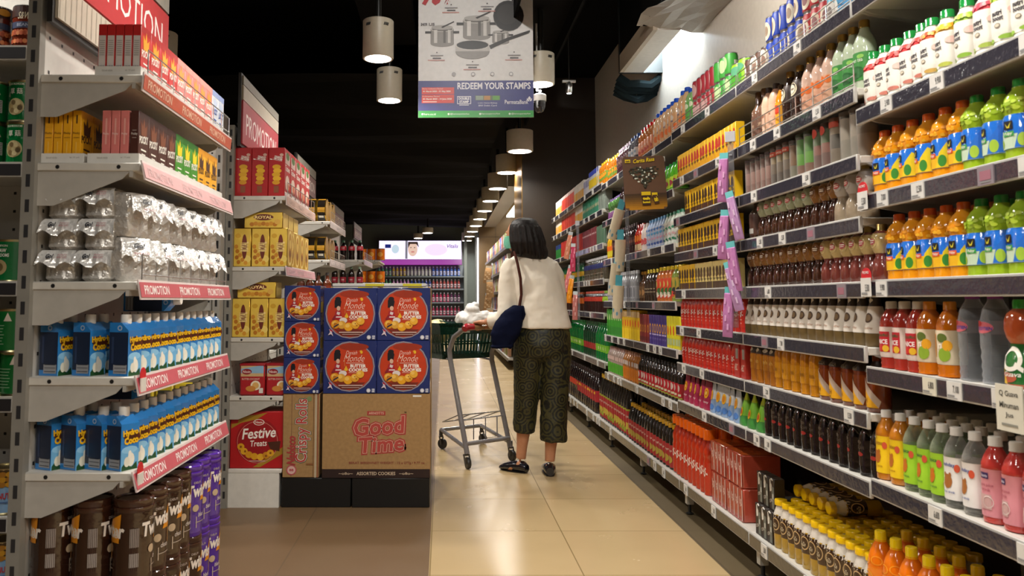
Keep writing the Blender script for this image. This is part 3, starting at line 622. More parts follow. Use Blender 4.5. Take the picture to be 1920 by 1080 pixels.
# second bay
B6 = [RT('brown square-shouldered bottle', .2, .030, 'square', 'G:7a5a48', 'X:7a5a44', (.08, .5, '6b4a3a'), [('t', 'KOPI', 0, .3, 1.2, .07, 'c8ac90')]),
      RT('peach milk tea bottle', .19, .029, 'ribbed', 'e0b69a', '3a2a22', (.10, .58, 'e6c0a6'), [('t', 'milk', 0, .42, 1, .07, 'a86a4a')]),
      RT('slim orange and yellow bottle', .17, .022, 'tall', 'G:e08a1a', 'G:4a3422', (.1, .6, 'f0a81a'), [('e', 0, .45, .7, .1, 'd8401c')]),
      RT('dark coffee bottle with pale oval label', .2, .031, 'tall', 'G:33211a', 'X:b08a4a', (.42, .74, '3a2820'), [('e', -.1, .58, .72, .12, 'd8d0b0'), ('e', -.1, .58, .5, .08, 'ece6d0'), ('t', 'kopi', -.1, .58, .7, .05, '5a3a22')]),
      RT('clear peach tea bottle with gold cap', .205, .032, 'tall', 'G:cfae9c', 'X:b5924f', (.12, .50, 'd3a184'), [('e', 0, .42, .55, .07, 'd86a20'), ('e', .9, .42, .4, .06, 'd86a20'), ('t', 'peach tea', 0, .25, 1.3, .06, '8a4a34')]),
      RT('clear green tea bottle with gold cap', .21, .033, 'tall', 'G:b5c2a8', 'X:b5924f', (.12, .52, '3f8a3f'), [('t', 'green tea', 0, .4, 1.4, .07, 'cfe0c4'), ('e', 0, .24, .8, .09, '2c6a34'), ('e', .5, .46, .3, .03, '8ac05a')])]
B5 = [cup('dessert_tube', 'rosy pudding tube', .024, .14, [(.3, '9a6a60'), (.4, 'b08078'), (.3, '7a4a44')], '3a2a26'), cup('dessert_tube', 'layered chocolate tube with red band', .026, .145, [(.35, '4a362a'), (.3, '6a563e'), (.35, 'a08a5c')], '4a3a2e', [('r', 0, .82, 2, .12, 'b8452a'), ('t', 'choco', 0, .82, 1.4, .07, 'ecd8c0')]),
      cup('dessert_tube', 'amber syrup tube', .024, .14, [(.4, '8a8a76'), (.6, '8a5a22')], '3a3226'), cup('dessert_tube', 'bright green pandan tube', .026, .15, [(.3, '9a6a54'), (.3, '6ac42a'), (.4, '4aa82a')], '2c3a22'), cup('dessert_tube', 'green and red jelly tube', .027, .15, [(.4, '7a4a44'), (.25, 'a05a4a'), (.35, '4a7a3a')], '3a2c26', [('e', .1, .84, .5, .1, 'c8402a')]),
      cup('dessert_tube', 'grey layered tube with red lid band', .028, .152, [(.4, '8a7a66'), (.35, '4a443c'), (.25, 'b8a890')], '6a4a3a', [('r', 0, .86, 2.2, .12, 'b8452a')]), cup('dessert_tube', 'pale clear tube', .028, .155, [(.5, 'a8a49a'), (.5, 'b8b0a4')], '5a5650'), cup('dessert_tube', 'brown flecked tube', .029, .155, [(.5, '8a7664'), (.5, '6a5a4a')], '3a302a')]
def hourp(desc, top, bot, cap='X:9a8250', logo='b8444a'):
    nk = [('e', .15+k*pi, .70, .62, .11, top) for k in (0, 1)]+[('e', .15+k*pi, .70, .45, .055, logo) for k in (0, 1)]+[('r', .15, .72, .7, .018, 'e8e0d0'), ('r', .15, .685, .6, .014, 'e8e0d0')]
    return RT(desc, .165, .030, 'hour', 'G:'+bot, cap, None, (), .5, .885, bands=[(.5, .86, 'G:'+top)], neckops=nk)
H1 = hourp('dark brown chocolate malt bottle with pale green logo', 'a5ab8a', '3d2416'); H2 = hourp('caramel brown malt bottle', '8a5e2e', '3a2014', logo='6a4420'); H3 = hourp('silvery malt bottle with red logo', 'b8b0a6', '9a8a74', logo='c04a4a'); H4 = hourp('cream malt bottle with rosy base', 'cdb67c', '6e342c', logo='b8505a')
B3t = RT('brown bottle with yellow carton look', .17, .03, 'square', 'G:3a2a1e', 'c8b03a', (.1, .6, '4a3024'), [('r', 0, .2, 1.5, .12, 'a8a49c')])
B2 = RT('white milk coffee bottle with dark flowered neck', .175, .030, 'cone', 'e0d8cc', '2c221c', (.22, .66, 'e6dfd4'), [('e', 0, .47, .55, .08, '4a3626'), ('e', 0, .47, .38, .055, '7a6240'), ('e', pi/1.2, .47, .5, .08, '4a3626'), ('t', 'GoodDay', 0, .3, 1.2, .045, 'b08a72', {'s': .2})], .5, .88, bands=[(0, .22, '6b5630'), (.66, .95, '33281f')], neckops=[('e', 0, .76, .5, .03, 'd8d0c4'), ('e', 0, .76, .2, .05, 'd8d0c4'), ('e', pi, .76, .5, .03, 'd8d0c4')])
B1a = RT('amber tea bottle with black and white neck', .185, .031, 'tall', 'G:9a5c14', '2a201a', (.28, .58, 'G:a86a18'), [('t', 'teh', 0, .45, .9, .08, 'd8a850')], bands=[(.62, .8, '3a2e26')], neckops=[('e', 0, .68, .5, .04, 'd8d0c0'), ('e', 1.4, .66, .4, .04, 'd8d0c0'), ('e', -1.3, .7, .4, .03, 'd8d0c0')])
B1b = RT('plain golden tea bottle', .185, .031, 'ribbed', 'G:bb7a16', '4a3a20', (.2, .5, 'G:c98a1c'), [('t', 'tea', 0, .36, .8, .07, 'a06a14')])
B1c = RT('reddish tea bottle with yellow diamond label', .19, .032, 'square', 'G:6a2e12', '241c18', (.06, .52, 'G:7a3814'), [('p', [(-1.3, .07), (1.0, .07), (-1.0, .46), (-1.3, .46)], 'dda01c'), ('p', [(1.0, .07), (1.2, .17), (-.5, .51), (-1.0, .46)], 'b8a494'), ('t', 'TEH', -.4, .17, .7, .07, '6a3a12'), ('t', 'Kotak', -.45, .1, .6, .04, '6a3a12'), ('t', 'EXTRA', 0, .62, 1.0, .05, '8a7a5a')], bands=[(.6, .76, '2a1c14')])
B0 = RT('black coffee bottle with small red label', .17, .031, 'tall', 'G:17110f', '1c1614', (.16, .6, 'G:1e1614'), [('e', 0, .36, .4, .035, 'a02c28'), ('t', 'NESCAFE', 0, .47, 1.1, .05, '5a5048'), ('e', 0, .56, .3, .03, '4a4038'), ('r', 2.2, .4, .25, .35, '6a625a')])
GB = RT('golden capped coffee bottle with white shoulder', .172, .0275, [(.9, 0), (1, .02), (1, .62), (.95, .70), (.72, .80), (.62, .85), (.62, .88)], 'G:b8921c', 'G:e3b812', (.30, .68, 'G:3a2416'), [('o', .2, .50, .6, .13, .16, 'c8a878'), ('o', 1.6, .46, .6, .13, .16, 'c8a878'), ('t', 'GoZo', 0, .48, .8, .08, 'd8c8a8', {'s': .3}), ('e', -.9, .38, .3, .07, 'c8a018')], .80, .885, bands=[(.68, .88, 'G:d6cfc4')], capflat=True, neckops=[('e', 0, .68, .35, .05, 'd6cfc4'), ('e', .9, .66, .25, .05, 'd6cfc4')])
BX = carton('juice_carton', 'carton', 'dark chocolate carton with white straw', .05, .04, .118, '241a14', F_=[('e', -.08, .22, .3, .18, '4a3a2e'), ('e', -.08, .22, .2, .12, 'c8c0b4'), ('r', .26, -.1, .4, .7, '6a6e66', 1), ('r', .26, -.05, .22, .16, 'b8b8b0', 1), ('t', 'ULTRA', -.1, -.2, .5, .1, 'c8c0b4', {'rot': 20})],
            L_=[('e', 0, .1, .35, .2, '4a3a2e'), ('e', 0, .1, .24, .13, 'a8a096')], extra=('straw', lambda c: c.tube([(-.005, -.0215, .07), (-.006, -.0215, .112), (.006, -.0215, .118), (.014, -.0215, .112)], .002, 'e8e4dc', 6)))
# third bay
def teh(desc, col, tree, col2):
    return carton('tea_carton', 'carton', desc, .042, .038, .125, col, F_=[('r', 0, -.36, 1, .28, col2, 1), ('p', [(-.12, -.2), (.12, -.2), (.08, .05), (-.08, .05)], tree), ('e', 0, .15, .36, .17, tree), ('e', -.2, .02, .2, .08, tree), ('e', .22, .05, .2, .08, tree), ('t', 'TEH', 0, -.12, .8, .07, '3a2416', {'b': .03})], L_=[('r', 0, -.36, 1, .28, col2, 1), ('t', 'teh', 0, .1, .7, .12, tree)])
C6 = teh('yellow tea carton with red emblem', 'eebc12', 'c9311f', 'e9a612'); C5 = teh('yellow tea carton with brown emblem', 'e8b814', '3e2218', '4a2a1c'); C3 = teh('cream tea carton with brown emblem', 'dcc67e', '5a4228', '4a3424')
def red(desc, h, r, cap):
    return RT(desc, h, r, [(.92, 0), (1, .012), (1, .60), (.94, .66), (.7, .78), (.5, .86), (.46, .9)], 'G:b5281f', cap, (.12, .62, 'G:c03024'), [('t', 'Abc', 0, .44, 1.3, .16, 'e6cfc4', {'s': .5, 'rot': 25}), ('r', 0, .3, .9, .014, 'd8a090'), ('t', 'sirup', 0, .22, .8, .04, 'd89a8a'), ('t', 'Abc', pi, .44, 1.3, .16, 'e6cfc4', {'s': .5, 'rot': 25})])
C2 = red('red syrup bottle with white script', .175, .026, '8a1e18'); C1 = red('slim red syrup bottle with white script', .165, .025, '8a1e18')
C1b = carton('syrup_carton', 'carton', 'square red syrup box', .06, .06, .14, 'a8281e', F_=[('r', .1, .2, .5, .3, '8a8078', 1), ('t', 'ABC', -.1, -.2, .7, .2, 'd8b0a0', {'s': .4})])
P1 = pouch('drink_pouch', 'pink drink pouch with yellow sun', .075, .045, .14, [(0, .5, 'a5264c'), (.5, .8, 'b8325e'), (.8, 1.1, '8a2440')], [('e', .0, .55, .3, .17, 'f0b41a'), ('e', 0, .55, .2, .11, 'd8761a'), ('e', 0, .55, .1, .06, 'f6e070'), ('t', 'Sunny', 0, .25, .7, .1, 'f0c8d0')])
P2 = pouch('drink_pouch', 'blue and white drink pouch with yellow sun', .075, .045, .14, [(0, .4, '8aa6cc'), (.4, .8, 'c8cdd4'), (.8, 1.1, 'b8c4d4')], [('e', .0, .55, .28, .16, 'f0b41a'), ('e', 0, .55, .18, .1, 'd8861a'), ('e', .2, .2, .25, .1, '4a7ac0'), ('e', -.25, .15, .2, .1, '5a8aca')])
P3 = pouch('drink_pouch', 'green cone-shaped drink pack', .085, .06, .135, [(0, .35, '3f8a3a'), (.35, .7, '7ab832'), (.7, 1.1, 'b8cc2a')], [('e', 0, .4, .2, .14, 'd8b81a'), ('e', 0, .4, .12, .08, 'c8501e')], cone=True)
SY = bottle('syrup_bottle', 'bottle', 'tall red syrup bottle with orange flip cap', .30, .031, 'syrup', 'G:b23014', 'G:f26a0a', (.08, .50, 'G:b82c16'), [('t', 'Abc', 0, .36, 1.5, .17, 'e8d2c4', {'s': .5, 'rot': 30}), ('t', 'Abc', pi, .36, 1.5, .17, 'e8d2c4', {'s': .5, 'rot': 30})], .95, .84, capflat=True)
PK = carton('syrup_multipack', 'shrink-wrapped pack', 'shrink-wrapped block of red syrup cartons', .185, .16, .135, 'G:b04a38', F_=[x for i in range(4) for x in (('r', -.375+.25*i, 0, .23, .96, 'G:a52c20', 1), ('r', -.30+.25*i, 0, .05, .9, 'c8aca4', 1), ('t', 'Abc', -.4+.25*i, .1, .14, .3, 'dcb8ac', {'s': .5, 'rot': 25}))], L_=[('r', 0, 0, .9, .9, '8a7a74', 1), ('t', 'ABC', 0, .1, .6, .2, 'd8c0b8')], T_=[('r', 0, 0, .96, .94, 'G:d0602a', 1)], b=.006)
# fourth and fifth bays
D7a = RT('peach drink bottle with blue cap', .215, .034, 'ribbed', 'G:d8b48a', 'G:2450b8', (.12, .62, 'dba878'), [('e', .1, .5, .5, .07, 'e0d0c0'), ('e', -.7, .3, .6, .09, '5aa0b0'), ('e', .8, .28, .5, .08, 'e0702a'), ('t', 'Ultra', 0, .42, 1, .05, '3a5a9a')], n=12)
D7g = RT('green tea drink bottle with blue cap', .19, .031, 'ribbed', 'G:86b070', 'G:2450b8', (.12, .62, '5aa04a'), [('e', .1, .5, .5, .07, 'd8e0c0')], n=12)
D7b = RT('amber drink bottle with red cap', .20, .034, 'pulpy', 'G:b8703a', 'G:c02a2a', (.15, .55, 'c9733a'), [('t', 'sari', 0, .4, 1, .08, 'ecd8c0'), ('e', .2, .25, .6, .06, 'b03a24')], n=12)
D7c = RT('purple-brown bottle with pink-white cap', .19, .03, 'cola', 'G:4a2a34', 'd8c0d8', (.3, .58, '5a3a3e'), [('r', 0, .45, 1.5, .1, '8a6a5a')], n=12)
D7d = RT('clear grey bottle with dark blue cap', .2, .033, 'ribbed', 'T:a8a8b0', '2a4a8a', (.3, .55, 'b8b4b4'), [('r', 0, .42, 1.5, .08, '7a8a9a')], n=12)
D7e = RT('orange-green bottle with yellow cap', .18, .033, 'pulpy', 'G:c8761a', 'G:d8b81a', (.2, .5, '6a8a2a'), [('e', 0, .38, .8, .08, 'e08a1a')], n=12)
D6a = RT('bright green bottle', .16, .03, 'ribbed', 'G:5ab82a', 'G:2a8a3a', (.15, .5, 'b8d43a'), [('e', 0, .3, .8, .1, 'a02c3a')], n=12); D6b = RT('green and purple flask', .16, .032, 'hour', 'G:4a7a3a', '6a4a8a', (.1, .4, '6a3a6a'), [], n=12)
D5a = RT('red and cream sauce bottle', .18, .031, 'tall', 'G:c0281e', 'G:b82a1e', (.08, .3, 'd8c09a'), [('e', 0, .5, .7, .12, 'e0782a')], n=12); D5b = RT('white and red milk bottle', .17, .028, 'yog', 'd8ccc4', 'e0d4cc', (.1, .6, 'd8c8c4'), [('e', 0, .35, .9, .12, 'c04a4a')], n=12)
D5c = RT('blue patterned yogurt bottle', .178, .030, 'yog', '9ab4d8', '5a9ad0', (.08, .72, 'b4c0d8'), [('e', a, v, .32, .04, c) for a in (-1.8, -.9, 0, .9, 1.8, 2.7) for v, c in ((.18, '4a6ab8'), (.34, 'd8a0b8'), (.5, '5aa8d8'), (.64, '3a78c0'))], n=12)
D5d = RT('white and green wavy bottle', .178, .030, 'yog', 'c4d0c4', '2f7a5a', (.08, .72, 'c8ccc4'), [('e', a, v+.04*(i % 2), .36, .035, c) for i, a in enumerate((-1.8, -.9, 0, .9, 1.8, 2.7)) for v, c in ((.16, '2f7a5a'), (.32, 'c8a0a0'), (.5, '3f8a6a'), (.64, 'd8d4cc'))], n=12)
D5e = RT('yellow-green tea bottle', .2, .032, 'tall', 'G:c89a1a', '2a3a1a', (.1, .5, 'c8b82a'), [('e', 0, .4, .7, .1, 'd8641a')], n=12); D5f = RT('dark plum soda bottle', .2, .032, 'cola', 'G:2e1a1c', '4a2a2e', (.3, .55, '4a2a2c'), [('r', 0, .42, 1, .08, '8a5a4a')], n=12)
D4a = RT('silver can-like water bottle', .2, .031, 'tall', 'G:8f9094', 'b8b8bc', (.1, .5, 'a4a4aa'), [('r', 0, .3, 1, .3, '74767e')], n=12); D4b = RT('brown coffee jar with gold lid', .185, .034, 'square', 'G:5a3a22', 'X:a8823c', (.12, .5, '7a5a3a'), [('e', 0, .3, .7, .1, 'b88a5a')], n=12, capr=.7)
D4c = RT('dark syrup bottle with yellow cap', .19, .032, 'tall', 'G:2a1c16', 'X:b09a3c', (.2, .55, '3a2a20'), [('t', 'kecap', 0, .4, 1.2, .06, 'c8b898'), ('r', 0, .3, 1.4, .03, 'a09078')], n=12)
D4d = RT('fruity red drink bottle with yellow cap', .195, .034, 'ribbed', 'G:b8642c', 'G:e0c01c', (.1, .66, 'c9482c'), [('e', -.4, .5, .5, .1, 'd8c86a'), ('e', .6, .3, .6, .1, '3a6a34'), ('e', 0, .2, .5, .08, 'e0d0c0')], n=12); D4e = RT('mixed fruit drink bottle with yellow cap', .195, .034, 'ribbed', 'G:7a8a3c', 'G:e0c01c', (.1, .66, 'a8923a'), [('e', -.4, .5, .5, .1, '3a7a3a'), ('e', .6, .3, .6, .1, '2a2a2a'), ('e', 0, .22, .6, .08, 'd84a3a')], n=12)
def boxp(desc, w, h, col, ops, d=.05): return carton('juice_carton', 'carton', desc, w, d, h, col, F_=ops, L_=ops[:1])
D3a = boxp('green grape juice pack', .06, .19, '3fa02e', [('r', 0, -.3, 1, .3, '2f8a2c', 1), ('e', -.1, .2, .3, .12, 'b8d890'), ('r', .38, 0, .1, 1, '1f5a22', 1)]); D3b = boxp('yellow mango juice pack', .065, .19, 'e3b81a', [('r', 0, -.3, 1, .35, 'f0cc18', 1), ('e', 0, .05, .3, .12, 'd8641a'), ('r', 0, .36, 1, .2, 'c8a878', 1)])
D3c = boxp('maroon apple juice pack', .05, .17, '8a2c2e', [('e', 0, 0, .34, .14, 'd89a2a'), ('e', 0, 0, .22, .09, '8a2c2e'), ('r', 0, -.35, 1, .14, '6a1c24', 1)]); D3d = boxp('purple grape juice pack', .05, .17, '3c2a7c', [('o', 0, .05, .36, .16, .35, 'e0a41a'), ('r', 0, -.15, .8, .05, 'b8a8d8', 1), ('t', 'grape', 0, -.3, .7, .08, '8a7ac0')]); D3e = boxp('lemon yellow juice pack', .05, .17, 'dcd41c', [('e', 0, .05, .28, .15, 'd8641a'), ('r', 0, -.3, .8, .2, 'b8c88a', 1)])
D2a = RT('pink-topped green soda bottle', .19, .03, 'ribbed', 'G:a8948a', 'b08a84', (.05, .42, '4fa02c'), [('r', 0, .6, 1.5, .15, 'c4a8a0')], n=12); D2b = RT('orange soda bottle', .19, .03, 'ribbed', 'G:a86a2e', 'a0725a', (.05, .45, 'c9731a'), [('r', 0, .6, 1.4, .15, 'b8a8a0')], n=12)
D2c = RT('black topped bottle with red and white label', .19, .03, 'tall', 'G:1c1614', '141210', (.08, .5, 'a8202a'), [('e', 0, .38, .5, .1, 'c8b0a8'), ('r', 0, .2, 1.5, .06, 'c8c0a0'), ('r', 0, .11, 2, .04, '8a9a3a')], n=12)
D1a = bottle('syrup_bottle', 'bottle', 'tall black syrup bottle with red label', .335, .036, 'tall', 'G:15110f', 'G:b8902a', (.05, .55, '9a1f26'), [('r', 0, .53, 6.0, .03, '8aa02a', 20), ('t', 'Marjan', 0, .40, 1.6, .06, 'd8b8a8', {'s': .3}), ('e', 0, .22, .8, .07, 'b8a03a'), ('e', .9, .13, .5, .05, '8a9a2a'), ('r', 2, .3, .6, .4, 'c8a8a0')], .46, .91, 12)
D1b = bottle('syrup_bottle', 'bottle', 'short black syrup bottle with red label', .235, .033, 'tall', 'G:15110f', 'G:c8961a', (.05, .55, '9a2a2c'), [('t', 'Sirup', 0, .42, 1.5, .07, 'd8b8a8', {'s': .3}), ('e', 0, .22, .8, .09, 'a8903a'), ('r', 2, .3, .6, .4, 'c8a8a0')], .46, .90, 12)
# sixth to eighth bays, seen small
small = lambda desc, h, r, prof, body, cap, lab=None, ops=(), **k: bottle(kind_of(desc), 'bottle', desc, h, r, prof, body, cap, lab, ops, n=10, parts=False, **k)
sbox = lambda desc, w, h, col, ops=(): carton('drink_carton', 'carton', desc, w, .05, h, col, F_=list(ops))
E7 = sbox('blue and yellow juice carton', .05, .17, 'b8b8b8', [('r', 0, .38, 1, .22, '3a4ab0', 1), ('r', 0, -.1, 1, .4, 'd8b82a', 1)]); E7b = sbox('tall white and purple carton', .05, .14, 'c8c4cc', [('r', 0, .2, .6, .4, '5a5aa0', 1)])
E6 = sbox('teal green tea carton', .055, .15, '1f7a5c', [('r', .3, 0, .12, .9, '8ab8a0', 1), ('e', -.1, 0, .25, .1, 'c8b48a')]); E6b = sbox('grey green carton', .055, .15, '8a948a', [('r', .2, 0, .3, .9, '5a6a60', 1)])
E5 = sbox('maroon carton with pale lettering', .06, .16, '7c3038', [('r', 0, .2, .8, .08, 'c8a0a0', 1)]); E5b = sbox('green and grey carton', .055, .15, '6a7a70', [('r', -.2, 0, .4, 1, '2c6a3c', 1)])
E4 = small('dark bottle with white neck', .18, .026, 'tall', 'G:4a4436', 'd8d8dc', (.5, .72, '2a3060')); E3 = small('dark cola bottle with red band', .17, .028, 'cola', 'G:2a1010', 'c04a30', (.52, .74, 'a83224')); E3b = small('dark bottle with lime band', .17, .028, 'cola', 'G:2c1414', '8aa82a', (.52, .74, '8aa82a'))
E2 = small('big green soda bottle with lime label', .285, .045, 'cola', 'G:0e6a30', 'G:2a8a4a', (.22, .42, '6fae2a'), [('r', 0, .32, .6, .08, 'c8d8a0')]); E2b = small('big dark green soda bottle', .285, .045, 'cola', 'G:123a22', '3a6a4a', (.22, .4, '9a2a2a'))
E1 = small('big cola bottle with red label', .32, .05, 'cola', 'G:1a0d10', '2a1a1a', (.28, .56, 'a3202c'), [('r', 0, .5, .9, .06, 'd8a02a'), ('r', 2.2, .42, 1.0, .2, 'b8b0b0')]); E1b = small('big cola bottle with orange-red band', .32, .05, 'cola', 'G:1a0d10', '2a1a1a', (.4, .56, 'c03a24'))
F7 = sbox('white and yellow carton', .055, .16, 'd8d0c4', [('r', 0, -.2, .9, .5, 'e0a01c', 1)]); F7b = sbox('orange-red carton', .055, .16, 'c84030', [('r', 0, .4, 1, .2, 'd8c0b8', 1)]); F5a = sbox('green and blue carton', .055, .15, '2a7a34', [('r', 0, .35, 1, .3, '2a3a7a', 1)]); F5b = sbox('bright red carton', .055, .16, 'b83028'); F4a = small('green bottle with orange mark', .17, .027, 'cola', 'G:2a5a3a', '2a4a3a', (.3, .55, 'c8a02a')); F3a = small('orange labelled dark bottle', .17, .028, 'cola', 'G:3a1c12', 'c05a20', (.4, .7, 'c8641e'))

# ------------------------------------------------------------------ filling the drinks shelves
PLACE = ['top', 'second', 'third', 'fourth', 'fifth', 'sixth', 'seventh', 'eighth', 'bottom']
jit = random.Random(5)
def stock(bay, shelf, runs, rows=1, setback=.016, gap=1.0, yaw=14, rowgap=None):
    """runs: (px0, px1, product[, pitch]) left to right as photographed, i.e. far to near"""
    zs = SHZ[bay]; z = zs[shelf]; nb = BAYNAME[bay]
    last = shelf == len(zs)-1
    wh = f'{"bottom" if last else PLACE[shelf]} shelf, {nb} bay'
    for run in runs:
        px0, px1, p = run[:3]; pitch = run[3] if len(run) > 3 else p.w*1.04
        xs = XF+setback+p.d/2; k = 1-.0784*(z+.06-CAMH)/1.0*0
        dz = z+p.h*.4-CAMH
        Yof = lambda px: (F*(XF+setback)/(px-CX)-dz*_s)/_c
        y0, y1 = Yof(px0), Yof(px1); n = max(1, round((y0-y1)/pitch)); st = (y0-y1)/n if n > 1 else 0
        st = max(st, p.w*1.005)
        for r_ in range(rows):
            for i in range(n):
                y = y0-p.w*.5-st*i if n > 1 else (y0+y1)/2
                x = xs+r_*(rowgap or p.d*1.06)
                if x+p.d/2 > XF+DEP-.01: continue
                a = R(jit.uniform(-yaw, yaw))
                if r_ == 0: lab = f'{ORD[i]} {p.desc} from left, {wh}'
                else: lab = f'{p.desc} behind the front row, {wh}'
                place(p, (x+jit.uniform(0, .003), y+jit.uniform(-.001, .001), z), -pi/2+a, lab, f'{p.desc}s on the {wh}')
def stack(bay, shelf, runs, **k):
    z0 = SHZ[bay][shelf]
    stock(bay, shelf, runs, **k)
# closest bay
stock(0, 1, [(1611, 1718, N1), (1718, 1740, N2), (1740, 1772, N3), (1772, 1812, N4), (1812, 1846, N5), (1846, 1990, N6)])
stock(0, 2, [(1626, 1790, MO), (1790, 1912, MG), (1912, 2000, MR)], rows=2)
stock(0, 3, [(1652, 1797, MO), (1797, 2000, MG)], rows=2)
stock(0, 4, [(1640, 1708, A3a), (1708, 1783, A3b), (1783, 1868, A3c), (1868, 2010, A3d)])
stock(0, 5, [(1634, 1684, A2a), (1684, 1758, A2b), (1758, 1826, A2c), (1826, 2050, A2d)], rows=3)
stock(0, 6, [(1618, 2060, A1a, .074)], rows=2)
# second bay
stock(1, 1, [(1404, 1424, B6[0]), (1424, 1448, B6[1]), (1448, 1460, B6[2]), (1460, 1496, B6[3]), (1496, 1552, B6[4]), (1552, 1608, B6[5])])
stock(1, 2, [(1394, 1440, B5[0]), (1440, 1474, B5[1]), (1474, 1488, B5[2]), (1488, 1518, B5[3]), (1518, 1546, B5[4]), (1546, 1568, B5[5]), (1568, 1596, B5[6]), (1596, 1618, B5[7])])
stock(1, 3, [(1398, 1414, B3t), (1414, 1512, H1), (1512, 1556, H2), (1556, 1622, H3)])
stock(1, 4, [(1396, 1532, H2), (1532, 1640, H4)])
stock(1, 5, [(1392, 1632, B2)])
stock(1, 6, [(1402, 1446, B1a), (1446, 1528, B1b), (1528, 1640, B1c)])
stock(1, 7, [(1428, 1644, B0)])
# its bottom shelf: cartons, then golden-capped bottles six deep
stock(1, 8, [(1416, 1448, BX)], rows=2, yaw=4); z8 = ZB[8]
for i in range(3):
    place(BX, (XF+.03+.022, 3.175-.056*i, z8+.118), -pi/2, f'{ORD[i]} {BX.desc} from left, upper layer, bottom shelf, second bay', 'upper layer of black cartons')
stock(1, 8, [(1446, 1632, GB)], rows=6, gap=1.0)
for i in range(5):      # five more lie on the caps with their lids towards the aisle
    y = 3.02-.062*i
    place(GB, (XF+.06+.172+.045, y, z8+.173+.0275), 0, f'{ORD[i]} coffee bottle from the left lying across the golden caps, second bay', 'coffee bottles lying on the golden caps', ry=-pi/2)
# third bay
stock(2, 1, [(1270, 1380, C6)], yaw=3); stock(2, 2, [(1284, 1376, C5)], yaw=3); stock(2, 3, [(1272, 1378, C5)], yaw=3); stock(2, 4, [(1272, 1302, C5), (1302, 1380, C3)], yaw=3)
stock(2, 5, [(1274, 1392, C2)]); stock(2, 6, [(1276, 1376, C1), (1376, 1400, C1b)])
stock(2, 7, [(1278, 1326, P1), (1326, 1380, P2), (1380, 1426, P3)], yaw=10)
stock(2, 8, [(1258, 1324, SY, .064)], rows=3, yaw=8)
for i, (y, zz) in enumerate([(3.66, 0), (3.465, 0), (3.66, .1355), (3.465, .1355)]):
    place(PK, (XF+.02+.08, y-.05, z8+zz), -pi/2, f'{("upper" if zz else "lower")} shrink-wrapped red carton block {("beside the tall syrup bottles", "beside the black cartons")[i % 2]}', 'shrink-wrapped red blocks')
# fourth and fifth bays
stock(3, 5, [(1195, 1275, D2c)]); stock(3, 6, [(1176, 1258, D1b)], rows=2); stock(4, 6, [(1122, 1176, D1a)], rows=2)
stock(3, 4, [(1199, 1217, D3c), (1217, 1250, D3d), (1250, 1276, D3e)], yaw=3); stock(3, 3, [(1196, 1206, D4b), (1206, 1228, D4c), (1228, 1256, D4d), (1256, 1276, D4e)]); stock(3, 2, [(1188, 1200, D5a), (1200, 1210, D5b), (1210, 1242, D5c), (1242, 1274, D5d)])
stock(3, 1, [(1192, 1240, D6b), (1240, 1274, D6a)])
stock(3, 0, [(1194, 1222, D7b), (1222, 1262, D7a)]); 
stock(4, 0, [(1138, 1154, D7e), (1154, 1176, D7c), (1176, 1192, D7d)]); stock(4, 1, [(1138, 1160, D6b), (1160, 1190, D5f)]); stock(4, 2, [(1137, 1146, D5e), (1146, 1190, D5f)]); stock(4, 3, [(1138, 1190, D4a)]); stock(4, 4, [(1138, 1166, D3a), (1166, 1199, D3b)], yaw=3); stock(4, 5, [(1138, 1166, D2a), (1166, 1195, D2b)])
# far bays
stock(5, 0, [(1104, 1122, E7), (1122, 1136, D7e)]); stock(5, 1, [(1092, 1122, E6), (1122, 1136, E6b)], yaw=2); stock(5, 2, [(1092, 1118, E5), (1118, 1136, E5b)], yaw=2); stock(5, 3, [(1094, 1136, E4)]); stock(5, 4, [(1094, 1128, E3), (1128, 1136, E3b)]); stock(5, 5, [(1092, 1114, E2b), (1114, 1136, E2)]); stock(5, 6, [(1080, 1116, E1)], rows=2)
stock(6, 0, [(1064, 1076, F7b), (1076, 1094, F7), (1094, 1104, E7b)], yaw=2); stock(6, 1, [(1064, 1078, F7b), (1078, 1092, F7)], yaw=2); stock(6, 2, [(1064, 1072, F5a), (1072, 1090, F5b)], yaw=2); stock(6, 3, [(1066, 1090, F4a)]); stock(6, 4, [(1066, 1090, F3a)]); stock(6, 5, [(1066, 1090, E2)]); stock(6, 6, [(1058, 1080, E1b)])
stock(7, 0, [(1042, 1053, F7), (1053, 1064, F7b)], yaw=2); stock(7, 1, [(1042, 1053, F7), (1052, 1064, F7b)], yaw=2); stock(7, 2, [(1042, 1053, F5a), (1052, 1063, F5b)], yaw=2); stock(7, 3, [(1040, 1063, F4a)]); stock(7, 4, [(1042, 1063, F3a)])
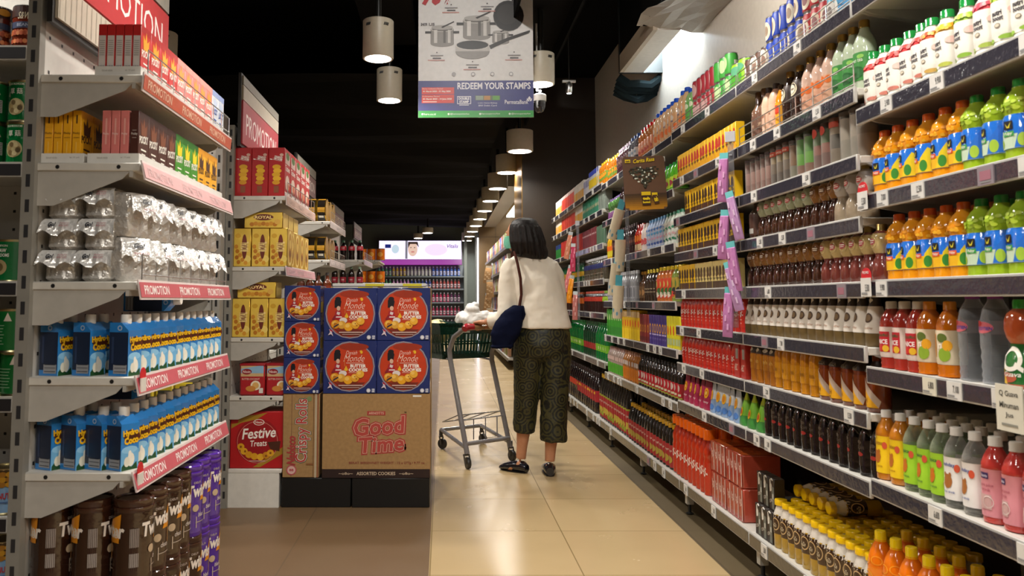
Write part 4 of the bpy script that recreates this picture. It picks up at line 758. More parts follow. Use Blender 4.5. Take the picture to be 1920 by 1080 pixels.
# cans and packets on the top shelves, two layers
def cans(runs, bay):
    z = SHZ[bay][0]
    for px0, px1, p, layers in runs:
        dz = z+.05-CAMH; Yof = lambda px: (F*(XF+.02)/(px-CX)-dz*_s)/_c
        y0, y1 = Yof(px0), Yof(px1); n = max(1, round((y0-y1)/(p.w*1.02)))
        for l in range(layers):
            for i in range(n):
                place(p, (XF+.02+p.d/2, y0-p.w/2-(y0-y1)/n*i, z+l*(p.h+.0006)), -pi/2+R(jit.uniform(-40, 40)), f'{ORD[i]} {p.desc} from left, {("lower", "upper")[l]} layer, top shelf, {BAYNAME[bay]} bay', f'{p.desc}s on the top shelf')
cf = lambda col, rim, bl: can('drink_can', *((None,)*0), **{}) if False else None
K = {'bw': can('drink_can', 'brown and white coffee can', '5a3a2c', [('e', 0, .5, .8, .4, 'd8d0c4'), ('e', .1, .45, .4, .2, '8a6a5a')]), 'bl': can('drink_can', 'blue coffee can', '1c3fa8', [('e', .1, .45, .75, .36, 'd8cfb8'), ('e', .1, .45, .4, .2, '9a8470'), ('r', 2.5, .5, .8, .6, 'd8d4d0')]), 'rd': can('drink_can', 'red coffee can', 'a8242a', [('e', .5, .45, .7, .34, 'd8cfb8'), ('e', .5, .45, .4, .2, '8a5a5a')]), 'tl': can('drink_can', 'pale teal coffee can', '3a9ab8', [('e', .1, .4, .9, .34, 'd0ccc4'), ('e', .1, .4, .35, .18, '6a5a54')]),
     'gr': can('drink_can', 'green drink can', '3f9a3a', [('e', 0, .55, .6, .3, 'b8d09a'), ('r', 2, .4, .7, .5, 'd8d4c8')]), 're': can('drink_can', 'red drink can', '9a2a34', [('e', 0, .5, .6, .32, 'c8a09a'), ('r', 2, .5, .5, .6, 'd8c8c0')]), 'br': can('drink_can', 'brown drink can', '5a3526', [('e', 0, .5, .6, .3, '9a6a4a')])}
GP = can('drink_can', 'large bright green drink can', '86c01e', [('e', .2, .4, .8, .3, '4a9a2c'), ('e', .3, .72, 1, .15, '5aa07a')], .04, .125)
LB = sbox('light blue milk carton', .06, .17, '5a9ac8', [('r', 0, .2, 1, .3, 'c8d4dc', 1)]); PB = sbox('peach milk carton', .06, .17, 'd8b8a0', [('e', 0, 0, .3, .2, 'c88a6a')])
cans([(1392, 1432, K['bw'], 1), (1432, 1500, K['bl'], 2), (1500, 1545, K['rd'], 2), (1545, 1572, K['tl'], 1), (1572, 1604, LB, 1), (1604, 1680, PB, 1)], 1)
cans([(1296, 1336, K['re'], 2), (1336, 1366, K['gr'], 2), (1366, 1392, GP, 1)], 2)
stock(2, 0, [(1266, 1282, D7a), (1282, 1296, D7g)])
# ------------------------------------------------------------------ goods on the promotion end units (fronts look +X, near ends look at the walkway)
FR = pi/2
def stick(desc, col, top, side, txt='POCKY', tc='f2ece0', flame='8a5a1a', h=.15):
    fr = [('r', 0, .43, 1, .14, top, 1), ('p', [(-.25, .05), (.25, .05), (.32, .3), (.1, .22), (0, .42), (-.1, .24), (-.3, .32)], flame), ('t', txt, 0, -.02, .86, .15, tc, {'b': .03, 's': .1, 'rot': 6}), ('r', 0, -.22, .5, .03, tc, 1), ('r', 0, -.3, .36, .02, tc, 1), ('e', .2, -.4, .18, .05, flame)]
    return carton('biscuit_stick_box', 'snack box', desc, .077, .0235, h, col, F_=fr, L_=side, b=.001)
bar = lambda v, c='3a3a3a': [('r', -.3+.1*i, v, (.05, .03, .07)[i % 3], .11, c, 1) for i in range(7)]
PKR = stick('red biscuit stick box', 'c22420', 'a81a18', [('r', 0, -.08, .82, .72, 'd8d0cc', 1)]+[('r', 0, .18-.04*i, .6, .012, '9a9490', 1) for i in range(8)]+bar(-.36), flame='e8a01c')
PKP = stick('salmon pink biscuit stick box', 'd97a74', 'e08a80', [('r', 0, .1, .2, .5, 'e8a89c', 1), ('t', 'Pocky', 0, .05, .7, .05, 'f0d8d0')], flame='e0902c')
PKB = stick('chocolate brown biscuit stick box', '4a241a', '3a1c14', [('t', 'Pocky', 0, .05, .75, .06, 'e0d8d0'), ('r', 0, .12, .5, .012, 'b0a098', 1), ('r', 0, -.02, .5, .012, 'b0a098', 1)], flame='7a4428')
PKY = stick('yellow biscuit stick box', 'e9a81a', 'e0981a', [('r', 0, .33, .16, .16, '3a241a', 1), ('t', 'Pocky', 0, .06, .8, .05, '4a2a14'), ('r', 0, -.02, .7, .012, '9a6a1a', 1), ('r', 0, -.25, .12, .3, 'f0c050', 1)], tc='3a1c10', flame='4a2814')
PKG = stick('green biscuit stick box', '3f8a22', '2a6a1c', [('t', 'Pocky', 0, .05, .75, .06, 'e8e4d0')], flame='f0cc1c')
PKW = stick('white and blue biscuit stick box', 'ccd0d8', '8a9ac8', [('r', 0, 0, .6, .8, '3a5aa8', 1)], txt='LUCKY', tc='2a4a9a', flame='b8c4dc')
def tray(x0, x1, y0, y1, z, label):
    b = MB(); k = 'dedbd4'
    b.box(x0, x1, y0, y1, z+.0005, z+.003, k)
    for q in ((x0, x1, y0, y0+.003), (x0, x1, y1-.003, y1), (x0, x0+.003, y0+.003, y1-.003), (x1-.003, x1, y0+.003, y1-.003)): b.box(*q, z+.003, z+.03, k)
    b.paint([('t', 'biscuit sticks', (x0+x1)/2-.03, z+.018, .03, .006, 'a8a49c'), ('t', 'isi 10 pak', (x0+x1)/2+.035, z+.018, .028, .006, 'a8a49c')], front(y0))
    o = b.build('display_tray', smooth=False); return tag(o, label, 'tray')
tray(-.985, -.855, 2.222, 3.07, 1.70, 'white card tray holding the red and pink biscuit stick boxes, top shelf')
tray(-1.128, -1.008, 2.222, 2.55, 1.45, 'white card tray holding the yellow biscuit stick boxes, second shelf')
tray(-.998, -.853, 2.222, 3.07, 1.45, 'white card tray holding the pink and brown biscuit stick boxes, second shelf')
def put(p, x, y, z, label, group, rz=FR, j=2): return place(p, (x, y, z), rz+R(jit.uniform(-j, j)), label, group)
for c in range(5):
    for i in range(3 if c < 4 else 11):
        p = PKR if i < 4 else PKP if i < 9 else PKW; x = -.871-.0245*(4-c); y = 2.267+.0785*i
        pos = f'{ORD[4-c]} column from aisle, {ORD[i]} from end'
        put(p, x, y, 1.7035, f'{p.desc}, top shelf, {pos}', 'biscuit stick boxes on the top promotion shelf', j=0)
for c in range(4):
    for i in range(4 if c < 3 else 10):
        p = PKB if (c == 3 and i < 4) else PKP if c < 3 else PKG if i < 7 else PKY
        put(p, -.872-.026*(3-c) if c < 3 else -.870, 2.267+.0785*i, 1.4535, f'{p.desc}, second shelf, {ORD[3-c]} column from aisle, {ORD[i]} from end', 'boxes in the pink and brown tray', j=0)
for c in range(4):
    for i in range(3): put(PKY, -1.112+.0262*c, 2.267+.08*i, 1.4535, f'yellow biscuit stick box, second shelf, {ORD[c]} column from upright, {ORD[i]} from end', 'boxes in the yellow tray', j=0)
# foil packs
def foil(name, desc, w, d, h, ops):
    p = Prod(name, 'snack pack', desc, w, d, h); b = MB(); rr = random.Random(w*99)
    b.loft([(0, 0, .0, w*.44, d*.46, 4), (0, 0, .008, w*.5, d*.5, 5), (rr.uniform(-.003, .003), 0, h*.3, w*.485, d*.49, 5), (0, 0, h*.6, w*.5, d*.49, 5), (0, 0, h-.008, w*.49, d*.49, 5), (0, 0, h, w*.42, d*.44, 4)], 'F:d0ccc6', 20)
    p.part('pack', b)
    f = MB(); n = 8; y0 = -d/2
    for i in range(n+1):
        t = i/n-.5; wv = .004*sin(i*2.1)
        f.v += [(t*w*.98, y0-.001, h*.98), (t*w*1.06, y0-.016+wv, h*.86), (t*w*1.18, y0-.030+wv*1.5, h*(.50+.10*sin(i*1.3)))]
    v = f.v; f.v = []
    f.add(v, [(3*i+j, 3*i+j+1, 3*i+j+4, 3*i+j+3) for i in range(n) for j in (0, 1)], 'F:f0eeea')
    f.add([(x, y+.0015, z) for x, y, z in v], [(3*i+j+3, 3*i+j+4, 3*i+j+1, 3*i+j) for i in range(n) for j in (0, 1)], 'F:f0eeea')
    f.paint(ops, lambda u, v_, o: (u*w, y0-.0225-.016*(.86-v_)/.36-o*3, h*v_))
    p.part('sealed_flap', f); return p
FO = [('t', 'Go!', -.16, .78, .22, .16, '2a2c34', {'b': .05, 's': .2}), ('t', 'POTATO', .2, .82, .26, .055, '9a3a48'), ('t', 'BISCUIT', .2, .74, .28, .055, '9a3a48')]
FP = foil('foil_snack_pack', 'silver foil snack pack', .094, .2, .088, FO)
FU = foil('foil_snack_pack', 'upright silver foil snack pack', .088, .075, .125, [('t', 'Go!', .0, .80, .4, .12, '2a2c34', {'b': .05, 's': .2}), ('t', 'POTATO', .05, .62, .5, .05, '9a3a48')])
pk = [(.5+.42*cos(a), .5) for a in (0,)]
for c in range(2):
    for l in range(3):
        place(FP, (-1.072+.103*c+.003*(l % 2), 2.325+.006*l, 1.1205+.0885*l), R(jit.uniform(-3, 3)), f'{FP.desc}, {("lowest", "middle", "topmost")[l]} of the {("outer", "inner")[c]} pile lying at the shelf end', 'foil packs lying in two piles')
for l in range(2):
    for i in range(8):
        place(FU, (-.902+jit.uniform(-.004, .004), 2.285+.104*i, 1.1205+.127*l), FR-R(jit.uniform(25, 55)), f'{ORD[i]} silver foil pack standing in the {("lower", "upper")[l]} row along the third promotion shelf', 'foil packs standing along the aisle', rx=R(jit.uniform(-3, 3)))
BFP = carton('snack_box', 'snack box', 'brown patterned snack pack', .1, .07, .075, '6b5038', F_=[('t', 'Go!', 0, .1, .5, .4, 'd8cfc0', {'b': .05}), ('e', .3, -.2, .12, .2, '3a2618'), ('e', -.3, -.15, .12, .2, '3a2618')], L_=[('e', .0, 0, .3, .3, '3a2618')], b=.004)
for i in range(7): place(BFP, (-1.02 if i < 2 else -.985, 2.47+.11*i-(0 if i < 2 else .1), 1.1205+.2655 if i < 1 else 1.1205+.0), FR, f'{ORD[i]} brown patterned snack pack behind the foil packs', 'brown packs behind the foil packs') if i >= 1 else None
for i in range(5): place(BFP, (-1.02, 2.66+.105*i, 1.1955), FR, f'{ORD[i]} brown patterned snack pack in the upper layer behind the foil packs', 'brown packs behind the foil packs')
# coconut water cartons with slanted tops
def coco():
    p = Prod('coconut_water_carton', 'drink carton', 'blue coconut water carton', .066, .064, .168); w, d, h = .060, .060, .168; b = MB()
    x, y = w/2, d/2; z1, z2 = h*.74, h*.87
    v = [(-x, -y, 0), (x, -y, 0), (x, y, 0), (-x, y, 0), (-x, -y, z1), (x, -y, z1), (x, y, z2), (-x, y, z2), (-x*.96, -y*.2, z2), (x*.96, -y*.2, z2)]
    b.add(v, [(3, 2, 1, 0), (0, 1, 5, 4), (1, 2, 6, 9, 5), (2, 3, 7, 6), (3, 0, 4, 8, 7), (4, 5, 9, 8), (8, 9, 6, 7)], 'G:2e7fc8')
    F_ = [('r', 0, -.28, .98, .36, '6fb0dc', 1), ('e', -.02, -.1, .44, .06, '8cc4e8'), ('p', [(-.46, -.47), (.46, -.47), (.38, -.30), (.1, -.38), (-.2, -.27), (-.44, -.36)], '1c4a22'), ('e', .06, -.26, .2, .11, 'ece8d8'), ('e', .0, -.17, .09, .06, 'f0ece0'), ('e', -.16, -.29, .16, .08, 'e4e0cc'), ('e', .14, .10, .42, .10, '5a2614'), ('e', .02, .13, .40, .09, '4a2010'), ('t', 'Hydro', .02, .165, .86, .125, 'f0bc1a', {'b': .06, 'rot': 4}), ('t', 'Coco', .06, .05, .80, .12, 'f0bc1a', {'b': .06, 'rot': 4})]
    b.paint(F_, lambda u, v_, o: (u, -y-o, h*.42+v_), w, h)
    L_ = [('r', 0, -.02, .98, .72, '1a2740', 1), ('r', .1, -.36, .7, .17, '9a9ca0', 1), ('r', .1, -.28, .6, .012, '2a2a30', 1), ('r', .1, -.34, .6, .014, '5a5a60', 1), ('r', .1, -.41, .6, .012, '2a2a30', 1), ('r', -.3, .0, .12, .5, '2a3a5a', 1), ('o', .05, .42, .12, .05, .4, 'a8c0d8')]
    for sx in (-1, 1): b.paint(L_, (lambda u, v_, o: (-x-o, -u, h*.42+v_)) if sx < 0 else (lambda u, v_, o: (x+o, u, h*.42+v_)), d, h*.86)
    p.part('carton', b, smooth=False)
    c = MB(); c.lathe([(.0145, h*.80), (.0145, h*.98), (.013, h)], 'ece8e0', 14, .006, .004); p.part('cap', c); return p
CC = coco()
for s_, z, nn in ((0, .86, 3), (1, .605, 4)):
    for c in range(nn-1):
        for i in range(2):
            x = -1.083+(.092 if nn == 3 else .068)*c
            place(CC, (x, 2.262+.085*i, z), FR-R(jit.uniform(14, 26)), f'blue coconut water carton, {ORD[c]} from upright, {("end row", "second row")[i]}, {("fourth", "fifth")[s_]} promotion shelf', 'coconut water cartons across the shelf end')
    for i in range(12):
        place(CC, (-.886, 2.252+.0735*i, z), FR-R(jit.uniform(10, 30)), f'{ORD[i]} blue coconut water carton from near end along the {("fourth", "fifth")[s_]} promotion shelf edge', 'coconut water cartons along the aisle edge')
place(CC, (-1.03, 2.40, .605+.168+.036), FR, 'blue coconut water carton lying on top of the cartons, fifth promotion shelf', 'coconut water cartons lying on top', rx=pi/2)
place(CC, (-.99, 2.52, .86+.168+.036), FR, 'blue coconut water carton lying on top of the cartons, fourth promotion shelf', 'coconut water cartons lying on top', rx=pi/2)
# wafer roll tins
def tin(desc, col, dark, second):
    r, h = .0525, .226; p = Prod('wafer_roll_tin', 'tin', desc, 2*r, 2*r, h); b = MB()
    b.lathe([(r*.97, 0), (r, .004), (r, h*.87)], 'G:'+dark, 24)
    ops = []
    for a in (-.15, pi-.15):
        ops += [('p', [(a-.2, .5), (a+.9, .5), (a+1.0, .84), (a+.3, .76)], 'd88a1a'), ('e', a+.55, .62, .3, .07, 'e0a02c'), ('t', 'Twister', a+.05, .64, 2.3, .17, 'e8ddd0', {'b': .04, 's': .1, 'rot': 0}), ('t', 'DELFI', a-.4, .76, .5, .03, 'b8a89c'), ('t', second, a, .30, .6, .06, 'd8ccc0', {'s': .2}),
                ('r', a+.35, .42, .09, .22, 'b87a2a', 1), ('r', a-.45, .2, .05, .16, 'c8b49c', 1), ('e', a-.5, .40, .22, .05, 'c0a888'), ('r', a, .2, 1.0, .012, 'a89888')]
    for a in (-pi/2-.05, pi/2-.05): ops += [('r', a, .56, .42, .22, '9a9088', 2), ('r', a, .30, .42, .16, 'a8a098', 2)]+[('r', a-.16+.08*i, .42, .03, .5, dark, 1) for i in range(5)]
    L = MB(); L.lathe([(r+.0004, .012), (r+.0004, h*.86)], 'G:'+col, 24, cap=False)
    L.paint([(o[0], *([o[1]] if o[0] == 't' else []), *((tuple((u, v*h) for u, v in o[1]),) if o[0] == 'p' else ())) if False else o for o in ops], lambda u, v, o: ((r+.0008+o)*sin(u/r), -(r+.0008+o)*cos(u/r), v), r, h, cur=.2*r)
    T = MB(); T.lathe([(r+.001, h*.85), (r+.002, h*.855), (r+.002, h*.90), (r*.98, h*.91), (r+.001, h*.92), (r+.001, h*.985), (r*.95, h), (r*.88, h), (r*.86, h*.985)], 'G:'+dark, 24)
    p.part('tin', b); p.part('label', L); p.part('lid', T); return p
TB = tin('brown wafer roll tin', '2f1910', '3a1f14', 'choco'); TP = tin('purple wafer roll tin', '4a2490', '52289a', 'black')
bz = .0755
for i, x in enumerate((-1.074, -.9635, -.853)):
    for l in range(2): place(TB, (x, 2.262, bz+.2265*l), FR+R(24+jit.uniform(-4, 4)), f'brown wafer roll tin, {ORD[i]} from upright at shelf end, {("lower", "upper")[l]} layer', 'wafer tins across the shelf end')
for i in range(6):
    for l in range(2):
        p = TB if (i < 4 and not (l and i > 2)) or (l == 0 and i < 4) else TP; x = -.853+.006*(i % 2)
        place(p, (x, 2.375+.108*i, bz+.2265*l), FR-R(2+jit.uniform(-6, 6)), f'{p.desc}, {ORD[i]} from end tin along the aisle, {("lower", "upper")[l]} layer', 'wafer tins along the aisle edge')
# ---- tinned food on the side gondola
def food(name, desc, r, h, col, ops, rim='X:c0b48a'):
    p = Prod(name, 'tin', desc, 2*r, 2*r, h); b = MB()
    b.lathe([(r*1.02, 0), (r*1.02, .004), (r*.99, .006), (r*.99, h-.006), (r*1.02, h-.004), (r*1.02, h), (r*.93, h), (r*.92, h-.003)], rim, 22); p.part('can_body', b)
    L = MB(); L.lathe([(r, .007), (r, h-.007)], 'G:'+col, 22, cap=False); L.paint(ops, lambda u, v, o: ((r+.0004+o)*sin(u/r), -(r+.0004+o)*cos(u/r), v), r, h, cur=.2*r); p.part('label', L); return p
mush = [('e', -.25, .36, .52, .2, 'b8a87a')]+[('e', -.25+.3*cos(a), .36+.11*sin(a), .15, .06, c) for a, c in zip((0, 1, 2, 3, 4, 5, 6), ('8a7446', 'c8b88a', '6a5836', 'a08a5a', '7a6640', 'd0c294', '5a4a2c'))]+[('t', '草', -.45, .73, .3, .14, 'e0e0d0'), ('t', '菇', .0, .73, .34, .14, 'e0e0d0'), ('t', 'STRAW MUSHROOMS', -.25, .9, 1.0, .05, 'd8d8c8'), ('p', [(.62, .68), (1.0, .68), (.81, .85)], 'e0c8b8'), ('t', '!', .81, .74, .05, .09, 'b03030'), ('r', .95, .4, .36, .3, 'd0d0c8', 3)]+[('r', .95, .28+.04*i, .3, .018, '3a3a3a', 2) for i in range(7)]
GM = food('mushroom_can', 'green tin of straw mushrooms', .048, .126, '0f6a34', mush)
GW = food('mushroom_can', 'green tin with white lettering', .048, .126, '126a36', [('e', -.1, .35, .45, .18, 'a8946a'), ('e', -.1, .35, .25, .1, '6a5a36'), ('t', 'CHAMPION', -.1, .85, .9, .05, 'dcdccc'), ('t', 'STRAW', -.1, .74, .8, .09, 'e8e8dc', {'b': .03}), ('t', 'MUSHROOMS', -.1, .63, 1.1, .08, 'e8e8dc', {'b': .03}), ('r', 1.2, .4, .5, .5, '2a7a4a')])
GB2 = food('mushroom_can', 'green tin showing its printed back', .048, .126, '1a6a30', [('p', [(.1, .72), (.55, .72), (.32, .92)], 'e0d0c0')]+[('r', -.3, .62-.07*i, .9-.1*(i % 3), .02, '8ab08a') for i in range(7)])
BE = food('bean_can', 'red-brown tin of beans with script lettering', .047, .135, '6a2a1c', [('r', 0, .86, 6.2, .25, '3a1a12', 20), ('r', 0, .55, 2.6, .14, '3a4460', 10), ('t', 'S&W', -.1, .76, .8, .16, 'e0d4b8', {'s': .4}), ('t', 'BEANS', -.1, .55, .9, .07, 'a8b0c8')]+[('e', -1.1+.22*i, .18+.12*(j % 2)+.09*j, .13, .05, ('b85a34', 'a04828', 'c87848')[(i+j) % 3]) for i in range(11) for j in range(3)]+[('e', .7, .86, .4, .08, 'c88a1a')], 'X:c8ccd0')
NU = food('nut_can', 'blue tin of mixed nuts', .05, .13, '7fa8d0', [('r', 0, .8, 6.2, .36, '4a3414', 20)]+[('e', -1.5+.35*i, .66+.11*j, .2, .06, ('c8901c', 'a8701c')[(i+j) % 2]) for i in range(10) for j in range(3)]+[('t', 'PEANUTS', .2, .42, 1.1, .13, 'b82a2a', {'b': .03}), ('r', .2, .28, .7, .03, '4a6a9a')])
yf = 2.375
for i, x in enumerate((-1.258, -1.362, -1.466)):
    place(BE, (x, yf+.005, 1.815), R(14), f'{BE.desc}, {ORD[i]} from the aisle upright, side gondola', 'bean tins on the side gondola')
    for l in range(2): place(GM, (x, yf, 1.467+.1265*l), R(jit.uniform(-4, 8)), f'{GM.desc}, {ORD[i]} from upright, {("lower", "upper")[l]} of two', 'stacked mushroom tins on the side gondola')
    place(GW, (x-.03, yf+.01, 1.12), R(-4), f'{GW.desc}, {ORD[i]} from the upright on side gondola', 'white lettered tins on the side gondola')
    for l in range(2): place(GB2, (x+.0-.012*l, yf+.02-.02*l, .79+.1265*l), R(-6), f'{GB2.desc}, {ORD[i]} from upright, {("lower", "upper")[l]} of two', 'tins showing their backs on the side gondola')
    place(NU, (x-.02, yf+.01, .455), R(6), f'{NU.desc}, {ORD[i]} from the upright, fifth gondola shelf', 'nut tins on the side gondola')
    place(NU, (x-.02, yf+.01, .25), R(12), f'{NU.desc}, {ORD[i]} from the upright, lowest gondola shelf', 'nut tins on the side gondola, lowest shelf')
# ---- snacks on the second side gondola, glimpsed past the first end unit
LK = carton('biscuit_stick_box', 'snack box', 'pink and purple biscuit box', .075, .03, .13, 'c890b0', F_=[('r', 0, .1, .8, .4, 'b07aa8', 1), ('t', 'LUCKY', 0, .25, .8, .12, '3a3a90', {'b': .04}), ('t', 'STICK', 0, .1, .7, .1, '3a3a90', {'b': .04})])
OR = carton('noodle_pack', 'snack pack', 'orange noodle pack', .085, .05, .11, 'd8742a', F_=[('e', .1, -.1, .35, .3, 'e0b090'), ('p', [(-.45, -.4), (-.1, -.4), (-.3, .3)], 'c8c020'), ('r', 0, -.44, 1, .1, '3f8a2c', 1)], b=.005)
BL = carton('snack_pack', 'snack pack', 'sky blue snack pack', .085, .05, .17, '5a9ac8', F_=[('r', 0, .2, .7, .2, 'b8d0dc', 1), ('e', 0, -.2, .3, .15, '3a7ab0')], b=.006); YL = carton('snack_pack', 'snack pack', 'yellow snack pack', .085, .05, .17, 'd0b82a', F_=[('r', 0, .1, .7, .4, '3a3a2a', 1), ('e', 0, -.25, .3, .12, 'e8e0c0')], b=.006)
for p, z, n in ((LK, 1.455, 3), (OR, 1.215, 3), (BL, .82, 3), (YL, .5, 3), (YL, .13, 3), (OR, 1.68, 2)):
    for i in range(n): place(p, (-1.245-.092*i, 3.91, z), R(jit.uniform(-6, 6)), f'{p.desc}, {ORD[i]} from the upright, second side gondola {("base", "shelf at knee", "shelf at waist", "shelf below eye level", "shelf at eye level", "top shelf")[[.13, .5, .82, 1.215, 1.455, 1.68].index(z)]}', 'snack packs on the second side gondola')
# ---- second end unit: red boxes, gold boxes, tins, gift box
YN = 4.24
chs = [('t', 'Tatawa', -.02, .28, .30, .085*3, 'f0e4dc', {'b': .02, 's': .2, 'rot': 80}), ('e', 0, .10, .26, .05, 'e0a818'), ('e', .05, .02, .26, .05, 'e8b424'), ('e', -.02, -.06, .26, .05, 'e0a818'), ('e', .03, -.14, .26, .05, 'e8b424'), ('e', -.02, -.22, .24, .045, 'd8981a'), ('r', 0, -.36, .3, .14, '8a4a2c', 1), ('e', .3, .35, .12, .03, 'd8b0a0')]
TW = carton('biscuit_box', 'snack box', 'tall red biscuit box', .087, .155, .262, 'b01a1e', F_=chs, R_=[('r', 0, .30, .8, .22, 'c8a8a0', 1), ('e', 0, .36, .3, .08, '4a6a2a'), ('t', 'Tatawa', 0, .1, .8, .12, 'f0e8e0', {'s': .2}), ('e', 0, -.2, .36, .16, 'd8c0b0'), ('e', .1, -.26, .2, .1, 'c86a4a'), ('r', 0, -.44, .9, .08, 'd8c8c0', 1)], b=.002)
for i in range(3): place(TW, (-1.067+.089*i, YN+.078, 1.621), 0, f'tall red biscuit box, {ORD[i]} from the upright at the shelf end', 'tall red biscuit boxes across the shelf end')
for i in range(4): place(TW, (-.888, YN+.078+.158*(i+1), 1.621), 0, f'tall red biscuit box, {ORD[i]} behind the corner box along the aisle', 'tall red biscuit boxes along the aisle')
gold = lambda rot: [('r', 0, 0, .94, .97, 'dcb848', 1), ('e', -.25, .3, .16, .06, 'c89a2c'), ('e', .2, -.3, .3, .1, 'e8cc6a')]+[('e', x, y, .11, .055, c) for x, y, c in ((-.28, -.1, 'b8741c'), (-.12, -.2, 'c8862a'), (-.3, -.26, 'a8661c'), (.02, -.32, 'c8862a'), (-.2, -.38, 'b8741c'), (.2, -.4, 'd0922c'), (-.34, .02, 'c8862a'))]+[('e', .12, .02, .15, .32, '6a2a1c'), ('t', 'ROYAL', .12, .02, .56, .22, 'ecd088', {'b': .04, 'rot': 90})]
oval = [('r', 0, 0, .95, .95, 'c89c30', 1), ('o', 0, 0, .42, .46, .14, 'ecd88a'), ('e', 0, 0, .34, .38, 'b8861c'), ('e', 0, .1, .2, .12, 'd8b85a'), ('e', 0, -.15, .2, .1, '8a5a1c')]
RG = carton('gold_biscuit_box', 'snack box', 'gold biscuit box', .094, .15, .205, 'X:c8a44a', F_=gold(0), R_=oval, b=.003)
glie = [('r', 0, 0, .97, .94, 'dcb848', 1), ('e', 0, .18, .26, .2, '6a2a1c'), ('t', 'ROYAL', 0, .18, .46, .2, 'ecd088', {'b': .04})]+[('e', -.3+.1*i, -.26+.04*(i % 2), .06, .13, ('b8741c', 'c8862a', 'd0922c')[i % 3]) for i in range(7)]+[('e', .36, -.1, .08, .16, 'd8a84a')]
RLY = carton('gold_biscuit_box', 'snack box', 'gold biscuit box lying flat', .205, .15, .086, 'X:c8a44a', F_=glie, R_=[('r', 0, 0, .9, .9, 'd8b85a', 1)], b=.003)
for s_, z in ((0, 1.244), (1, .872)):
    w_ = ('second', 'third')[s_]
    for i in range(3): place(RG, (-1.064+.096*i, YN+.075, z), 0, f'gold biscuit box, {ORD[i]} from the upright at the end of the {w_} shelf', f'gold boxes across the {w_} shelf end')
    for i in range(4): place(RG, (-.888, YN+.075+.153*(i+1), z), 0, f'gold biscuit box, {ORD[i]} behind the corner box along the {w_} shelf', f'gold boxes along the {w_} shelf')
    place(RLY, (-.955-.03*s_, YN+.08, z+.2055), 0, f'gold biscuit box lying across the standing ones, {w_} shelf', 'gold boxes lying across')
    for i in range(2): place(RLY, (-.955, YN+.08+.153*(i+1), z+.2055), 0, f'gold biscuit box lying {ORD[i]} behind the crosswise one, {w_} shelf', 'gold boxes lying behind') if s_ == 0 else None
rt = [('r', 0, .28, .9, .36, 'c8a878', 1), ('p', [(-.45, .2), (.45, .2), (.45, .46), (-.45, .34)], '8ab0cc'), ('e', -.22, .25, .2, .09, '8a1a24'), ('t', 'Nissin', -.22, .25, .3, .08, 'ecd8d0'), ('t', 'BUTTER COCONUT', -.05, .02, .7, .06, 'e0c0b0'), ('e', .14, -.18, .2, .15, 'e8dcc4'), ('e', .14, -.18, .13, .1, 'd8a860'), ('e', -.05, -.28, .2, .09, 'c8843a'), ('r', .36, -.34, .16, .16, 'd8d0c8', 1)]
RTN = carton('coconut_biscuit_tin', 'tin', 'red biscuit tin with a coconut picture', .132, .15, .166, 'a81c24', F_=rt, R_=rt, b=.008, extra=('lid', lambda c: c.box(-.0675, .0675, -.0765, .0765, .152, .168, '9a1a22', .004)))
for i in range(2): place(RTN, (-1.0+.138*i, YN+.08, .568), 0, f'{RTN.desc}, {ORD[i]} from the upright on fourth shelf', 'red coconut tins')
for i in range(3): place(RTN, (-.905, YN+.08+.155*(i+1), .568), 0, f'{RTN.desc}, {ORD[i]} behind the corner tin along the aisle', 'red coconut tins along the aisle')
fe = [('r', 0, 0, .96, .96, 'b0161c', 1), ('e', 0, -.02, .40, .40, '96121a'), ('p', [(-.48, .20), (-.30, .30), (-.02, .36), (.18, .48), (-.05, .44), (-.34, .42), (-.36, .30), (-.48, .28)], 'a07a22'), ('p', [(.05, -.48), (.5, -.22), (.5, -.10), (-.08, -.48)], 'a07a22'), ('o', 0, -.04, .37, .37, .02, 'd88a7a'), ('e', .02, .31, .10, .055, 'ece0d4'), ('e', .02, .31, .085, .045, 'a81c22'), ('t', 'Nissin', .02, .31, .13, .04, 'f0e4d8'), ('t', 'Festive', .02, .12, .62, .19, 'f6ece2', {'b': .02, 's': .25, 'rot': 4}), ('t', 'Treats', .02, -.06, .30, .105, 'f6ece2', {'s': .15, 'rot': 3}), ('p', [(.18, -.04), (.42, -.02), (.40, -.20), (.24, -.16)], '4a2414')]
fe += [('e', x, y, .065, .06, c) for x, y, c in ((-.30, -.12, 'd89a1c'), (-.24, -.20, 'e0a424'), (-.15, -.26, 'd0901a'), (-.05, -.29, 'd89a1c'), (.06, -.30, 'e0a828'), (.16, -.27, 'c8861a'), (.24, -.23, 'dca024'))]+[('e', x, y, .02, .02, '8a5010') for x, y in ((-.30, -.12), (-.22, -.2), (.24, -.23), (.16, -.28))]+[('r', 0, -.37, .3, .016, 'd8a89c', 1)]
FB = carton('gift_biscuit_box', 'gift box', 'red festive biscuit gift box with gold ribbon print', .287, .10, .292, 'b0161c', F_=fe, R_=[('p', [(-.5, -.2), (.5, .1), (.5, .25), (-.5, -.05)], 'a07a22')], b=.003)
place(FB, (-.966, YN+.055, .1945), 0, 'red square gift box of biscuits with gold ribbon print, on white plinth', None)
place(FB, (-.966, YN+.165, .1945), 0, 'second red gift box hidden behind the one with white lettering', None)
